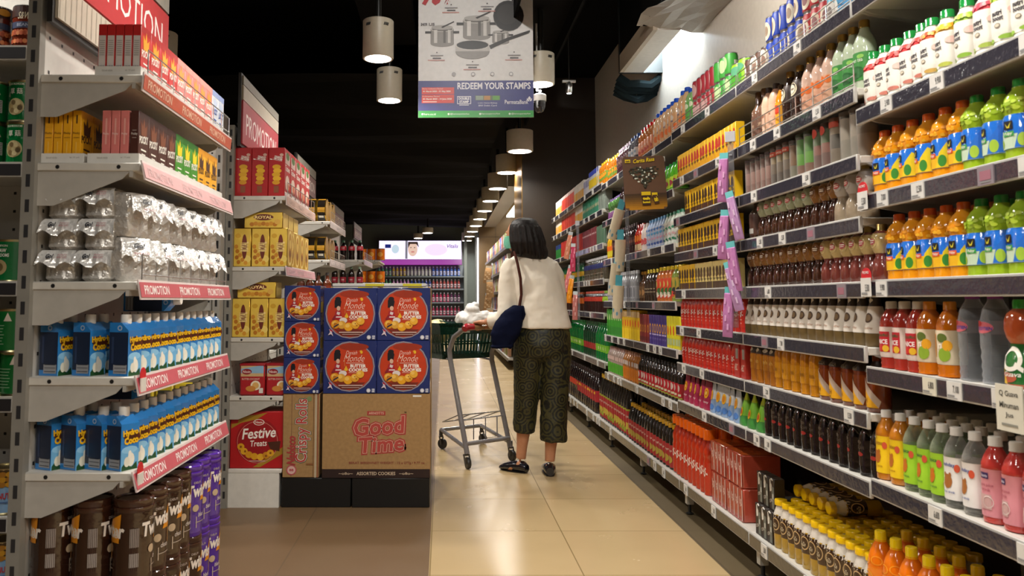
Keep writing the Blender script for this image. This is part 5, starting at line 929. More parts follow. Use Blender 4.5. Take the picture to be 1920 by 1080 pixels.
# further end units
GT = food('round_gold_tin', 'black and gold round tin on edge', .092, .072, '1c1712', [('r', a, .5, .42, .8, 'b8861c', 4) for a in (-2.6, -1.3, 0, 1.3, 2.6)]+[('r', .6, .5, .2, .5, 'd8d0c0', 3)], 'X:c99a2c')
_g = MB(); _g.lathe([(.088, .0725), (.07, .0735), (.03, .0735)], ['X:c99a2c', '8a6418'], 22); GT.part('lid', _g)
for s_, z in ((0, 1.674), (1, 1.377)):
    for i in range(5):
        x, y = (-1.10+.077*i, 6.27) if i < 3 else (-.946, 6.46+.19*(i-3))
        place(GT, (x+.0, y, z+.0925), -pi/2 if i < 3 else 0, f'{GT.desc}, {ORD[i]} from the upright, {("top", "second")[s_]} shelf past the red boxes', 'round gold tins standing on edge', rx=0, ry=0) if False else place(GT, (x-.035, y, z+.0925), 0, f'{GT.desc}, {ORD[i]} from the upright, {("top", "second")[s_]} shelf past red boxes', 'round gold tins', ry=pi/2)
WB = bottle('amber_drink_bottle', 'bottle', 'amber bottle with red label', .2, .032, 'square', 'G:5a2408', '2a1a10', (.1, .5, '7a2a14'), [('e', 0, .3, .7, .1, 'b85a1c')], n=12, parts=False)
for i in range(4): place(WB, (-1.1+.068*i, 6.22, 1.08), 0, f'{WB.desc}, {ORD[i]} from the upright under the gold tins', 'amber bottles under the gold tins')
CO = bottle('cola_bottle', 'bottle', 'dark cola bottle with red label', .2, .033, 'cola', 'G:170b0d', '2a5a3a', (.48, .70, 'c02a3a'), [('r', 0, .6, 1, .04, 'd8a0a0')], n=12, parts=False); CO2 = bottle('cola_bottle', 'bottle', 'dark cola bottle with low red label', .2, .033, 'cola', 'G:20140f', '8aa08a', (.2, .48, 'a8283a'), [('r', 0, .34, .9, .08, 'd8a0a0')], n=12, parts=False)
for z, p in ((1.474, CO), (1.204, CO2), (.9, CO), (.6, CO2)):
    for i in range(4): place(p, (-1.1+.085*i, 8.16, z), 0, f'{p.desc}, {ORD[i]} from upright, {("knee", "hip", "chest", "head")[[.6, .9, 1.204, 1.474].index(z)]} height, distant end unit', 'cola bottles on the distant end unit')
OT = food('orange_tub', 'orange tub with dark lid', .055, .15, 'd8701a', [('e', 0, .5, .6, .2, 'e8a83a')], 'G:3a2a1c'); RTB = food('red_tub', 'red tub with grey lid', .055, .15, 'c83418', [('e', 0, .5, .6, .2, 'e06a3a')], 'G:6a5a68')
for z, p in ((1.567, OT), (1.284, OT), (.98, RTB), (.65, OT)):
    for i in range(3): place(p, (-1.02+.115*i, 10.17, z), 0, f'{p.desc}, {ORD[i]} from upright, {ORD[[1.567, 1.284, .98, .65].index(z)]} shelf, far end unit', 'tubs on the far end unit')
# ------------------------------------------------------------------ carton and cookie-box display beside the promotion shelves
YC = 4.225
def solid(name, x0, x1, y0, y1, z0, z1, col, label, cat, F_=(), R_=(), b=.003, group=None, extra=()):
    w_, d_, h_ = x1-x0, y1-y0, z1-z0
    m = MB(); m.box(-w_/2, w_/2, 0, d_, 0, h_, col, b)
    if F_: m.paint(list(F_), lambda u, v, o: (u, -o, h_/2+v), w_, h_)
    if R_: m.paint(list(R_), lambda u, v, o: (w_/2+o, d_/2+u, h_/2+v), d_, h_)
    o = m.build(name, None, loc=((x0+x1)/2, y0, z0))
    return tag(o, label, cat, group)
solid('display_plinth', -.835, -.475, YC+.004, 5.0, 0, .15, '0b0b0b', 'matt black display base under the narrow carton', 'display base', b=.004)
solid('display_plinth', -.470, -.068, YC, 5.0, 0, .15, '0b0b0b', 'matt black display base under the big brown carton', 'display base', b=.004)
gt = [('r', 0, 0, 1, 1, 'P:a07d4f', 1), ('r', 0, -.448, 1, .104, '2a1a18', 1), ('t', 'ASSORTED COOKIES', 0, -.448, .36, .04, 'c8b49a', {'b': .02}), ('t', '~o8o~', -.28, -.448, .13, .03, 'c8b49a'), ('t', '~o8o~', .28, -.448, .13, .03, 'c8b49a'),
      ('t', 'Good', .03, .115, .52, .255, 'a8423c', {'b': .09, 's': .12, 'rot': 4}), ('t', 'Time', .05, -.10, .46, .235, 'a8423c', {'b': .09, 's': .12, 'rot': 4}), ('t', 'Good', .03, .115, .49, .22, 'd8b49c', {'b': .05, 's': .12, 'rot': 4}), ('t', 'Time', .05, -.10, .43, .20, 'd8b49c', {'b': .05, 's': .12, 'rot': 4}),
      ('t', 'Good', .03, .115, .48, .21, 'b0463f', {'b': .03, 's': .12, 'rot': 4}), ('t', 'Time', .05, -.10, .42, .19, 'b0463f', {'b': .03, 's': .12, 'rot': 4}), ('r', .0, .27, .17, .05, 'a8423c', 1), ('t', 'ARNOTTS', .0, .27, .14, .03, 'd8b49c'), ('t', 'BERAT BERSIH/NET WEIGHT : 12 x 277g / 9.77 oz', .1, -.325, .70, .035, '8a4034'), ('t', 'TM', .27, .28, .02, .02, '4a3020'), ('r', .38, .475, .08, .02, 'e8e4d8', 1)]
solid('cardboard_carton', -.625, -.066, YC, YC+.36, .151, .58, 'P:a07d4f', 'large brown cardboard cookie carton with red rounded lettering', 'carton', gt, [('r', 0, .2, .5, .2, 'P:8e6d42', 1)])
cr = [('r', -.26, 0, .01, .98, '6a3a30', 1), ('r', .40, 0, .05, 1, 'b8a890', 1), ('r', .46, 0, .02, 1, '8a3a34', 1), ('r', .34, 0, .015, 1, '6a4a34', 1),
      ('t', 'Crispy Rolls', .05, .06, .80*2.2, .205, '3a5a4a', {'b': .07, 'rot': 90}), ('t', 'Crispy Rolls', .05, .06, .785*2.2, .19, 'e4d8c8', {'b': .045, 'rot': 90}), ('t', 'Crispy Rolls', .05, .06, .78*2.2, .18, 'b0403c', {'b': .015, 'rot': 90}),
      ('t', 'Nabisco', -.26, -.18, .36*2.2, .11, 'a83a3c', {'s': .3, 'rot': 90, 'b': .03}), ('e', -.25, -.41, .14, .06, 'b8505a'), ('e', -.25, -.41, .11, .047, 'd8b0a8'), ('t', '88', -.25, -.41, .12, .03, 'a83a44', {'b': .03}), ('e', .22, .44, .07, .03, '7a8a5a'), ('r', .25, -.34, .2, .02, '8a5a34', 1)]
solid('cardboard_carton', -.832, -.642, YC+.006, YC+.36, .151, .58, 'P:a07d4f', 'narrow brown cardboard carton with sideways red lettering', 'carton', cr)
def monde(name, s):
    blue = '1a2a66'; red = 'c03a16'
    ops = [('r', 0, 0, .985, .985, blue, 1), ('e', 0, .01, .475, .475, '9a8f98'), ('e', 0, .01, .455, .455, '6a5a66'), ('e', 0, .01, .445, .445, red)]
    ops += [('e', .08, .38, .28, .07, '9a3018'), ('p', [(-.3, -.29), (.3, -.29), (.16, -.42), (-.16, -.42)], '7a2a1c'), ('t', 'Danish', .03, .27, .22, .07, 'f2dcd0', {'s': .45, 'b': -.012}), ('t', 'Monde', .08, .165, .40, .125, 'f2dccc', {'s': .45, 'b': -.012}), ('r', .1, .075, .34, .010, 'e8c8b8', 1), ('p', [(.18, .30), (.23, .26), (.22, .32)], 'e8b42a'), ('e', .22, .28, .025, .03, 'e8b42a'),
            ('t', 'BUTTER', .16, .02, .30, .065, 'f8ece2', {'b': .05}), ('t', 'COOKIES', .16, -.055, .36, .065, 'f8ece2', {'b': .05}), ('r', .12, -.105, .28, .010, 'e0b0a0', 1), ('p', [(-.11, -.06), (-.03, -.06), (-.07, .03)], 'e8b42a'), ('e', -.07, -.045, .035, .03, 'e8b42a')]
    # guard: bearskin, face, red coat, white belt and trousers
    ops += [('p', [(-.30, .12), (-.19, .13), (-.17, .24), (-.20, .30), (-.26, .31), (-.30, .26)], '15131a'), ('e', -.235, .29, .055, .04, '15131a'), ('e', -.225, .11, .035, .045, 'd8b098'), ('p', [(-.28, .06), (-.18, .06), (-.15, -.10), (-.30, -.10)], 'a82030'), ('p', [(-.25, .05), (-.19, .03), (-.21, -.02), (-.26, 0)], 'd8c8c8'), ('r', -.225, -.055, .13, .02, 'e8e0dc', 1), ('p', [(-.30, -.02), (-.26, -.03), (-.30, -.12), (-.35, -.10)], '8a1a28'), ('e', -.13, -.12, .075, .055, 'e0d4d0'), ('r', -.1, .08, .012, .14, 'd8743a', 1)]
    for x, y, r_, c in ((-.28, -.19, .085, 'e0941c'), (-.16, -.20, .08, 'd8a03a'), (-.03, -.24, .085, 'e8a41e'), (.1, -.20, .08, 'e0a02a'), (.2, -.13, .075, 'e8ac34')):
        ops += [('e', x, y-.01, r_, r_*.95, 'b0701c'), ('e', x, y, r_, r_*.93, c), ('e', x-.02, y+.02, r_*.5, r_*.45, 'f0c05a')]
    ops += [('e', -.28, -.19, .035, .03, 'b87018'), ('e', .1, -.18, .012, .01, '7a4a14'), ('e', .13, -.22, .012, .01, '7a4a14'), ('p', [(-.32, -.24), (-.22, -.18), (-.21, -.2), (-.31, -.26)], '2a2a3a'), ('r', .02, -.345, .46, .022, 'c8a8a0', 1), ('r', .02, -.385, .34, .014, 'b89890', 1),
            ('p', [(-.40, -.28), (-.35, -.33), (-.32, -.42), (-.36, -.38), (-.42, -.40), (-.38, -.34)], 'd8c8d0'), ('p', [(-.38, -.28), (-.33, -.32), (-.33, -.34), (-.39, -.31)], 'b01c3c'), ('e', .36, -.44, .04, .04, 'c0c0c8'), ('e', .36, -.44, .025, .025, 'e0e0e4'), ('r', .45, -.44, .06, .07, '8a90a8', 1), ('t', 'CE', .45, -.42, .05, .03, 'd8d8e0', {'b': .05}), ('t', 'UK', .45, -.46, .05, .03, 'd8d8e0', {'b': .05})]
    p = Prod(name, 'cookie box', 'x', s, .1, s); m = MB(); m.box(-s/2, s/2, 0, .1, 0, s*.985, 'G:'+blue, .002); m.paint(ops, lambda u, v, o: (u, -o, s*.4925+v), s*.985, s*.985, step=.00012)
    m.paint([('r', 0, .3, .8, .2, '2a3a7a', 1), ('r', 0, -.1, .8, .3, 'c8a83a', 1)], lambda u, v, o: (s/2+o, .05+u, s*.49+v), .1, s)
    p.part('box', m); return p
MBIG = monde('butter_cookie_box', .279); MSM = monde('butter_cookie_box', .190)
for l in range(2):
    for i in range(2):
        place(MBIG, (-.486+.280*i, YC+.002, .581+.2755*l), 0, f'large blue butter cookie box with red disc, {("lower", "upper")[l]} row, {("beside the narrow stack", "at the aisle corner")[i]}', 'large blue butter cookie boxes')
        place(MBIG, (-.486+.280*i, YC+.106, .581+.2755*l), 0, 'blue butter cookie box behind the front row of large ones', 'blue boxes in the second row')
for l in range(3): place(MSM, (-.738, YC+.002, .581+.1875*l+.0), 0, f'small blue butter cookie box with red disc, {("lowest", "middle", "topmost")[l]} in narrow stack', 'small blue butter cookie boxes')
for l in range(3): place(MSM, (-.738, YC+.106, .581+.1875*l), 0, 'small blue butter cookie box behind the narrow stack', 'small boxes in the second row')
for l, (z0, z1) in enumerate(((.151, .58), (.581, .86), (.861, 1.142))):
    for i, (x0, x1) in enumerate(((-.62, -.346), (-.343, -.068))):
        solid('cardboard_carton', x0, x1, YC+.37 if l == 0 else YC+.212, 4.98, z0, z1, 'P:b08c58', f'brown carton with yellow side panel, {("bottom", "middle", "top")[l]} layer behind the {("narrow stack", "aisle-side boxes")[i]}', 'carton', [('r', 0, .44, .9, .12, 'd8d4c8', 1), ('r', .2, .44, .3, .11, 'd8c02a', 1)], [('r', .1, 0, .5, .8, 'c8a02a', 1), ('r', -.35, .1, .2, .5, '8a5a34', 1)], group=None)
solid('paper_liner', -.61, -.09, YC+.205, YC+.24, 1.143, 1.16, 'd8d4ca', 'white card strip with yellow patches on top of the rear cartons', 'card strip', [('r', -.05, 0, .2, .8, 'd8c82a', 1), ('r', .35, 0, .2, .8, 'd8c82a', 1)])

# ------------------------------------------------------------------ hanging banner
t = empty('hanging_banner', (.232, 5.5, 2.338), R(-1.0), 'white hanging banner of pots and pans with blue redeem-your-stamps strip', 'banner')
W_ = .807; u1 = W_/216; Hb = 1.18
b = MB(); b.box(-W_/2, W_/2, 0, .008, 0, Hb, 'd6d4d2', .0015)
mp = lambda u, v, o: ((u-108)*u1, -o, v*u1)
blue, wht, red_ = '35387c', 'e4e2e8', 'd43a2c'
ops = [('r', 108, 41, 215.6, 58, blue, 1), ('r', 108, 6.5, 215.6, 13, '2f9a40', 1), ('r', 108, 120, 215, 98, 'dad8d6', 1),
 ('t', 'REDEEM YOUR STAMPS', 142, 60, 137, 13, wht, {'b': .025}), ('r', 37, 51, 61, 13, red_, 1), ('r', 37, 35.5, 61, 16, red_, 1), ('t', 'Stamp Collection Period', 27, 54.5, 38, 3.2, 'f0d0c8'), ('t', '01 March 2020 - 31 May 2020', 35, 49.5, 52, 4, 'f8e8e0', {'b': .04}), ('t', 'Redemption Period', 24, 40, 32, 3.2, 'f0d0c8'), ('t', '01 March 2020 - 14 June 2020', 36, 35, 54, 4.2, 'f8e8e0', {'b': .04}), ('r', 22, 30, 26, 1.6, 'f0d0c8', 1),
 ('r', 86, 33, 26, 15, wht, 1), ('r', 86, 33, 23.5, 12.5, blue, 1), ('t', 'DOUBLE', 86, 36, 20, 5, wht, {'b': .05}), ('t', 'STAMP', 86, 29.8, 18, 5, wht, {'b': .05}), ('r', 86, 23.5, 18, 1.2, wht, 1),
 ('r', 130, 37, 46, 9, '5a6a4a', 1), ('r', 115, 37, 14, 8, '8a9a8a', 1), ('r', 129, 37, 12, 8, 'b8823a', 1), ('r', 146, 37, 13, 8, '5a9a3a', 1), ('t', 'Lebih Hemat Belanja', 130, 27, 36, 3, 'd0d0e0'), ('t', 'BNI Debit Card', 130, 22.5, 34, 3, 'd0d0e0'),
 ('t', 'PermataBank', 184, 29, 44, 8, wht, {'b': .01}), ('p', [(208, 40), (211, 36), (208, 32), (205, 36)], wht), ('p', [(203, 36), (206, 34), (208, 30), (204, 31)], wht), ('p', [(213, 36), (210, 34), (208, 30), (212, 31)], wht),
 ('t', 'hero.co.id', 22, 6.5, 22, 4, 'd8ecd8'), ('t', '@herosupermarket', 78, 6.5, 36, 4, 'd8ecd8'), ('t', 'herosupermarket', 136, 6.5, 34, 4, 'd8ecd8'), ('t', '@herosupermarket', 192, 6.5, 36, 4, 'd8ecd8')]
ops += [('e', x, 6.5, 2, 2, 'd8ecd8') for x in (8, 57, 116, 171)]
st, dk, lt = '8a8682', '2c2826', 'b8b4b0'
def pot(x, y, w, h):
    return [('r', x, y, w, h, st, 1), ('e', x, y-h/2, w/2, h*.22, st), ('e', x, y+h/2, w/2, h*.2, lt), ('e', x, y+h/2, w*.44, h*.14, '6a6662'), ('r', x-w*.28, y, w*.14, h*.9, 'd0ccc8', 1), ('r', x+w*.1, y, w*.1, h*.9, '5a5652', 1), ('r', x+w*.3, y, w*.12, h*.9, 'c8c4c0', 1), ('e', x, y+h*.62, w*.46, h*.16, 'a8a4a0'), ('p', [(x-w*.05, y+h*.65), (x+w*.5, y+h*1.05), (x+w*.52, y+h*.98), (x+w*.02, y+h*.58)], dk), ('r', x-w*.6, y+h*.28, w*.26, h*.16, dk, 1), ('r', x+w*.6, y+h*.28, w*.26, h*.16, dk, 1)]
ops += pot(45, 155, 44, 28)+pot(110, 170, 52, 32)+pot(155, 152, 32, 18)
ops += [('e', 170, 194, 29, 30, '5a5654'), ('e', 170, 194, 28, 29, '242120'), ('e', 168, 197, 20, 20, '2e2a28'), ('r', 180, 224, 8, 14, dk, 1),
        ('e', 102, 125, 32, 14, st), ('r', 102, 132, 64, 12, lt, 1), ('e', 102, 138, 32, 10, 'c8c4c0'), ('e', 102, 138, 30, 8.5, '1e1b1a'), ('p', [(133, 137), (168, 152), (206, 163), (208, 160), (172, 147), (136, 130)], dk), ('p', [(168, 152), (210, 166), (210, 162), (172, 148)], dk)]
for x, y in ((35, 118), (102, 100), (180, 118), (62, 210), (130, 212)):
    ops += [('r', x, y, 24, 2, '8a8688', 1), ('r', x, y-5, 16, 2.6, '5a5658', 1), ('r', x-1, y-9, 32, 1.8, 'c08a84', 1), ('e', x, y+6, 1.2, 1.2, '4a4648')]
ops += [('e', x, 82, 4, 4, '9a989a') for x in (67, 103, 139, 174)]+[('e', x, 82, 2.6, 2.6, 'd6d4d2') for x in (103, 139, 174)]+[('t', 'M9 U5', 18, 178, 26, 6, '6a6668', {'b': .04}), ('t', '70', 26, 232, 38, 34, 'b02428', {'b': .06, 's': .25}), ('t', 'UP TO', 26, 256, 30, 8, 'b02428', {'b': .05}), ('t', '%', 56, 226, 16, 20, 'b02428', {'b': .05}), ('t', 'COOKWARE REWARDS', 120, 285, 150, 14, blue, {'b': .03})]
b.paint(ops, mp, off=.0004, step=.00006); b.build('panel', t, smooth=False)
b = MB(); b.box(-W_/2-.004, W_/2+.004, -.003, .011, Hb-.001, Hb+.016, 'X:a8a8a8'); b.build('top_bar', t, smooth=False)
for sx in (-1, 1): b = MB(); b.tube([(sx*W_*.4, .004, Hb+.015), (sx*W_*.4, .004, 3.595-2.338)], .0015, '6a6a6a', 5); b.build('hanging_wire', t)

# ------------------------------------------------------------------ flag sign and clip strips along the drinks shelves
t = empty('flag_sign', (1.078, 4.2, 1.545), R(4), 'brown flag sign with a heart of white dots and yellow lettering', 'sign'); t.rotation_euler = (0, R(-3), R(4)); t.scale = (.89, 1, .89)
b = MB(); w2, h2 = .128, .32
n = []; r_ = .02
for cx, cz, a0 in ((w2-r_, r_, -90), (w2-r_, h2-r_, 0), (-w2+r_, h2-r_, 90), (-w2+r_, r_, 180)):
    for i in range(5): a = R(a0+22.5*i); n.append((cx+r_*cos(a), cz+r_*sin(a)))
N_ = len(n); b.add([(x, 0, z) for x, z in n]+[(x, .005, z) for x, z in n], [tuple(range(N_)), tuple(range(2*N_-1, N_-1, -1))]+[(i, N_+i, N_+(i+1) % N_, (i+1) % N_) for i in range(N_)], '5f4536')
ops = [('r', 0, .006+.012*i, .254 if i else .21, .0125, c, 1) for i, c in enumerate(('b07a1c', 'a5721c', '94661c', '82591d', '6f4d1e', '5c411f', '4c3620', '423020'))]
rr = random.Random(4)
for i in range(230):
    tt = rr.uniform(0, 2*pi); q = rr.uniform(.0, 1)**.5; x = 16*sin(tt)**3; z = 13*cos(tt)-5*cos(2*tt)-2*cos(3*tt)-cos(4*tt)
    ops.append(('e', x*q*.0056, .205+z*q*.0045, .0045+.004*rr.random(), .0045, rr.choice(('2a3028', '3a4038', '4a4a3a', '22201c'))))
    if i % 9 == 0: ops.append(('e', x*q*.0056, .205+z*q*.0045, .0035+.005*rr.random(), .005, 'd0d4c8'))
ops += [('t', 'Cerita Rasa', .0, .295, .13, .024, 'e0c41c', {'s': .3, 'rot': 5, 'b': .02}), ('r', -.098, .292, .032, .02, 'e0c41c', 1), ('t', 'teh', -.098, .291, .026, .012, '3b2a20', {'b': .05}), ('r', -.0, .095, .056, .022, 'd8b81a', 1), ('r', 0, .055, .052, .06, '3a2418', 1), ('t', 'teh', 0, .066, .044, .018, 'e0c41c', {'b': .06}), ('t', 'botol', 0, .044, .044, .014, 'e0c41c', {'b': .05}), ('r', .052, .088, .034, .022, 'd8b81a', 1), ('p', [(.036, .085), (.066, .085), (.078, .035), (.050, .03)], '4a3020'), ('t', 'teh', .058, .06, .024, .03, 'e0c41c', {'b': .05, 'rot': 10})]
b.paint(ops, lambda u, v, o: (u, -o, v), off=.0004, step=.00002); b.build('board', t, smooth=False)
b = MB(); b.box(.0, .135, .006, .010, .285, .315, 'c8c8c4'); b.build('clip_arm', t, smooth=False)
def ribbon(x, y, z0, z1, lab, lean=0.0):
    b = MB(); b.box(-.012, .012, 0, .002, z0-z1, 0, 'T:d0d0d4'); b.box(-.02, .02, -.004, .004, -.012, .03, 'b0b0b4')
    for i in range(6): b.box(-.006, .006, -.004, 0, (z0-z1)*(i+.5)/6-.006, (z0-z1)*(i+.5)/6, '8a8a90')
    o = b.build('hanging_clip_strip', None, loc=(x, y, z1), rz=R(-35)); return tag(o, lab, 'clip strip', 'clip strips')
ribbon(1.165, 3.2, .96, 1.72, 'clear clip strip of pink packets between second and third bays')
ribbon(1.165, 5.03, .97, 1.70, 'clear clip strip of white cup sleeves beside the brown sign')
ribbon(1.165, 6.88, .90, 1.72, 'clear clip strip of orange and pink tubes past the cup sleeves')
def packet(desc, w_, h_, c1, c2, head):
    p = Prod('hanging_packet', 'packet', desc, w_, .02, h_); m = MB(); dots = w_ > .1
    m.loft([(0, 0, -h_, w_*.5, .002, 3), (0, 0, -h_*.96, w_*.5, .006, 3), (0, 0, -h_*.5, w_*.48, .013, 3), (0, 0, -h_*.14, w_*.44, .008, 3), (0, 0, -h_*.12, w_*.44, .002, 3)], 'G:'+c1, 12)
    for i in range(7 if dots else 4): m.paint([('e', (i % 3-1)*.25, -.3-.08*i, .14, .04, c2)] if dots else [('r', (-.2, .2, -.1, .15)[i], -.28-.17*i, .18, .12, c2, 1)], lambda u, v, o: (u, -.0132-o, v), w_, h_)
    q = MB(); q.box(-w_*.42, w_*.42, -.002, .002, -h_*.16, 0, head); p.part('bag', m); p.part('header_card', q); return p
PK1 = packet('pink packet', .044, .20, 'b878ac', 'cf9cc4', '5fb0b0'); PK2 = packet('pale violet packet', .04, .20, 'b98fbd', 'd0b4d0', '6ab8b8')
for i, (dx, z, tilt, p) in enumerate(((0, 1.66, 4, PK1), (-.03, 1.50, -12, PK2), (.012, 1.43, 5, PK1), (-.025, 1.30, -8, PK1), (.0, 1.22, -14, PK2), (.01, 1.12, 4, PK1))):
    place(p, (1.135+.008*(i % 2), 3.19+dx*.6, z), -pi/2+R(40), f'{p.desc}, {ORD[i]} from the top of the pink clip strip', 'packets on the pink clip strip', rx=0, ry=R(tilt))
CS = Prod('hanging_cup_sleeve', 'cup sleeve', 'white sleeve of paper cups', .075, .075, .24); m = MB(); m.lathe([(.029, -.215), (.030, -.21), (.034, -.02), (.035, -.015)], 'd8ccb0', 18); m.paint([('e', -1.2+.8*i, -.185+.02*(i % 2), .2, .012, '6a9ab0') for i in range(4)], lambda u, v, o: ((.0315+o)*sin(u), -(.0315+o)*cos(u), v), cur=.2); q = MB(); q.box(-.022, .022, -.002, .002, -.02, .05, '3f94a4'); CS.part('cups', m); CS.part('header_card', q)
for i, (dx, z, tilt) in enumerate(((.10, 1.66, 19), (.05, 1.46, 3), (.09, 1.31, 10), (-.03, 1.17, 4))):
    place(CS, (1.12-.02*i+.02, 5.0+dx*.9-.02*i, z), -pi/2+R(50), f'white sleeve of paper cups, {ORD[i]} from the top of the strip beside the brown sign', 'cup sleeves on the clip strip', ry=R(tilt))
TBE = [packet(d_, .05, .24, c_, c2_, 'b8c0c0') for d_, c_, c2_ in (('salmon tube pack', 'd88a6a', 'e8b09a'), ('crimson tube pack', 'b83a5a', 'd0708a'), ('rosy tube pack', 'd8787a', 'e8a8a8'), ('orange tube pack', 'e8921c', 'f0b04a'), ('dusty pink tube pack', 'b8706a', 'd0a09a'))]
for i, (dx, z, tilt) in enumerate(((.1, 1.66, 12), (-.02, 1.55, 2), (.12, 1.37, 14), (.05, 1.28, 10), (-.1, 1.14, 2))):
    place(TBE[i], (1.12, 6.86+dx, z), -pi/2+R(55), f'{TBE[i].desc}, {ORD[i]} from the top of the orange and pink strip', 'tube packs on the far clip strip', ry=R(tilt))
# ------------------------------------------------------------------ dome camera and track spotlight on the ceiling
t = empty('ceiling_dome_camera', (.69, 5.62, 2.40), 0, 'white dome security camera hanging under the lamp by the banner', 'security camera')
b = MB(); b.lathe([(.048, .08), (.05, .085), (.05, .125), (.03, .135)], 'd0ccc8', 20); b.build('housing', t)
b = MB(); b.lathe([(.012, 0), (.03, .01), (.043, .04), (.046, .08)], 'G:16161a', 20); b.build('dome', t)
b = MB(); b.tube([(0, 0, .13), (.01, 0, .16), (.0, .12, .19), (0, .14, .7)], .008, 'c8c4c0', 8); b.build('stem', t)
t = empty('track_spotlight', (.965, 6.0, 2.64), 0, 'small metal spotlight on a thin rod beside the lamp row', 'spotlight')
b = MB(); b.lathe([(.02, 0), (.026, .01), (.026, .07), (.012, .09)], 'X:c8c8c8', 14); b.build('head', t)
b = MB(); b.lathe([(.018, -.002), (.018, .001)], 'E5:ffffff', 14); b.build('bulb', t)
b = MB(); b.tube([(0, 0, .09), (0, 0, .96)], .004, '2a2a2a', 6); b.box(-.05, .05, -.012, .012, .085, .10, 'b8b8b8'); b.build('rod', t)
# ------------------------------------------------------------------ far wall: lit panel over stocked shelves
t = empty('wall_shelving', (-.5, 21.6, 0), 0, 'grey wall shelving of bottles under the lit panel at the far end', 'shelving')
b = MB(); b.box(-1.3, 1.1, .3, .33, 0, 2.0, '7a8288'); b.build('back_panel', t, smooth=False)
for z in (.28, .65, 1.01, 1.37, 1.71): b = MB(); b.box(-1.3, 1.1, 0, .3, z-.04, z, '6a7278'); b.build('shelf', t, smooth=False)
for x in (-1.3, 1.07): b = MB(); b.box(x, x+.03, 0, .33, 0, 2.0, '55605c'); b.build('side_panel', t, smooth=False)
t = empty('light_box', (-.48, 21.55, 2.02), 0, 'glowing white and violet advert panel with a smiling face above the far shelves', 'light box')
t.rotation_euler = (R(-8), 0, 0)
b = MB(); b.box(-1.25, 1.0, 0, .08, .13, .66, '4a3a5a'); b.build('frame', t, smooth=False)
b = MB(); b.box(-1.24, .985, -.004, 0, .14, .65, 'E1.3:ece2ff'); b.paint([('r', -1.0, .5, .16, .1, 'E0.35:3a4ab8', 1), ('e', -.8, .42, .1, .12, 'E1:c8dce8'), ('r', -.5, .4, .06, .5, 'E0.8:8a8a94', 1), ('e', -.33, .42, .13, .20, 'E1.0:e8c4b0'), ('p', [(-.46, .62), (-.2, .62), (-.16, .46), (-.24, .56), (-.40, .56), (-.46, .44)], 'E0.3:6a5040'), ('e', -.38, .46, .018, .012, 'E0.2:3a2a2a'), ('e', -.28, .46, .018, .012, 'E0.2:3a2a2a'), ('e', -.33, .34, .05, .016, 'E1:c86a6a'), ('e', .3, .4, .3, .16, 'E1.2:e8d4ff'), ('t', 'Vitalis', .75, .5, .3, .1, 'E0.8:8a5ab0', {'s': .3})], lambda u, v, o: (u, -.004-o, v), off=.001, step=.001); b.build('lit_panel', t, smooth=False)
b = MB(); b.box(-1.25, 1.0, -.01, .07, 0, .13, 'E0.7:b84ab8'); b.build('violet_band', t, smooth=False)
FC = {}
def fbot(c, k): 
    if (c, k) not in FC: FC[c, k] = bottle('toiletry_bottle', 'bottle', k, .25, .036, 'tall', 'G:'+c, 'c8c8d0', (.15, .5, 'c0b8c0'), [('e', 0, .32, .7, .08, c)], n=8, parts=False)
    return FC[c, k]
rows_ = {1.71: [('green', '4a9a6a', 4), ('yellow', 'c8b03a', 4), ('pale', 'a8b0a0', 7), ('blue', '4a6ab0', 8)], 1.37: [('green', '3a8a5a', 4), ('pink', 'b070a8', 5), ('navy', '2a3a80', 6), ('red', '8a3a3a', 8)], 1.01: [('teal', '3a8a90', 6), ('white', 'c0c0d0', 8), ('red', 'a03050', 6), ('plum', '5a3050', 3)], .65: [('violet', '6a5a90', 9), ('white', 'b8b8cc', 6), ('crimson', '9a2a4a', 8)], .28: [('grey', '8a8a90', 12), ('plum', '5a3a50', 11)]}
for z, rs in rows_.items():
    i = 0; k = [1.71, 1.37, 1.01, .65, .28].index(z)
    for nm, c, n_ in rs:
        for q in range(n_):
            place(fbot(c, nm+' toiletry bottle'), (-1.72+.098*i, 21.68, z), 0, f'{ORD[q]} {nm} bottle from left, {ORD[k]} shelf under the lit panel', 'bottles on the far wall shelves'); i += 1
lamp(-.35, 18.6, .26, .12, 'small round lamp above the far lit panel', 'far downlights', LP*.7, False); lamp(-.62, 20.2, .24, .12, 'second small round lamp right before the lit panel', 'far downlights', LP*.7, False)
# second drinks wall beyond the pillar
t = empty('distant_shelving', (1.0, 18.7, 0), -pi/2, 'distant grocery shelving past the pillar along the same wall', 'shelving')
b = MB(); b.box(0, 6.4, .5, .53, 0, 2.1, '4a4238'); b.build('back_panel', t, smooth=False)
for k, z in enumerate((1.92, 1.56, 1.22, .88, .54, .18)):
    b = MB(); b.box(0, 6.4, 0, .5, z-.03, z, 'a8a49c'); b.box(0, 6.4, -.008, 0, z-.05, z, '6a6662'); b.build('shelf', t, smooth=False)
    for i in range(16):
        c, nm = (('c89a7a', 'peach'), ('c8c0a8', 'cream'), ('5a6ab0', 'blue'), ('a8b05a', 'olive'), ('b0605a', 'red'))[(i*2+k) % 5]
        key = ('g', c)
        if key not in FC: FC[key] = sbox(nm+' grocery pack', .22, .24, c, [('r', 0, .1, .7, .3, 'd0ccc0', 1), ('e', 0, -.25, .3, .14, '8a6a4a')])
        place(FC[key], (1.05, 18.5-.385*i, z), -pi/2, f'{ORD[i]} pack, {nm}, from the far end of {ORD[k]} shelf past the pillar', 'grocery packs past the pillar')
ribbon(.97, 15.6, .7, 1.75, 'clear clip strip of tan packets past the pillar')
TN = packet('tan packet', .16, .34, 'a8825a', 'c8a880', 'b8a890')
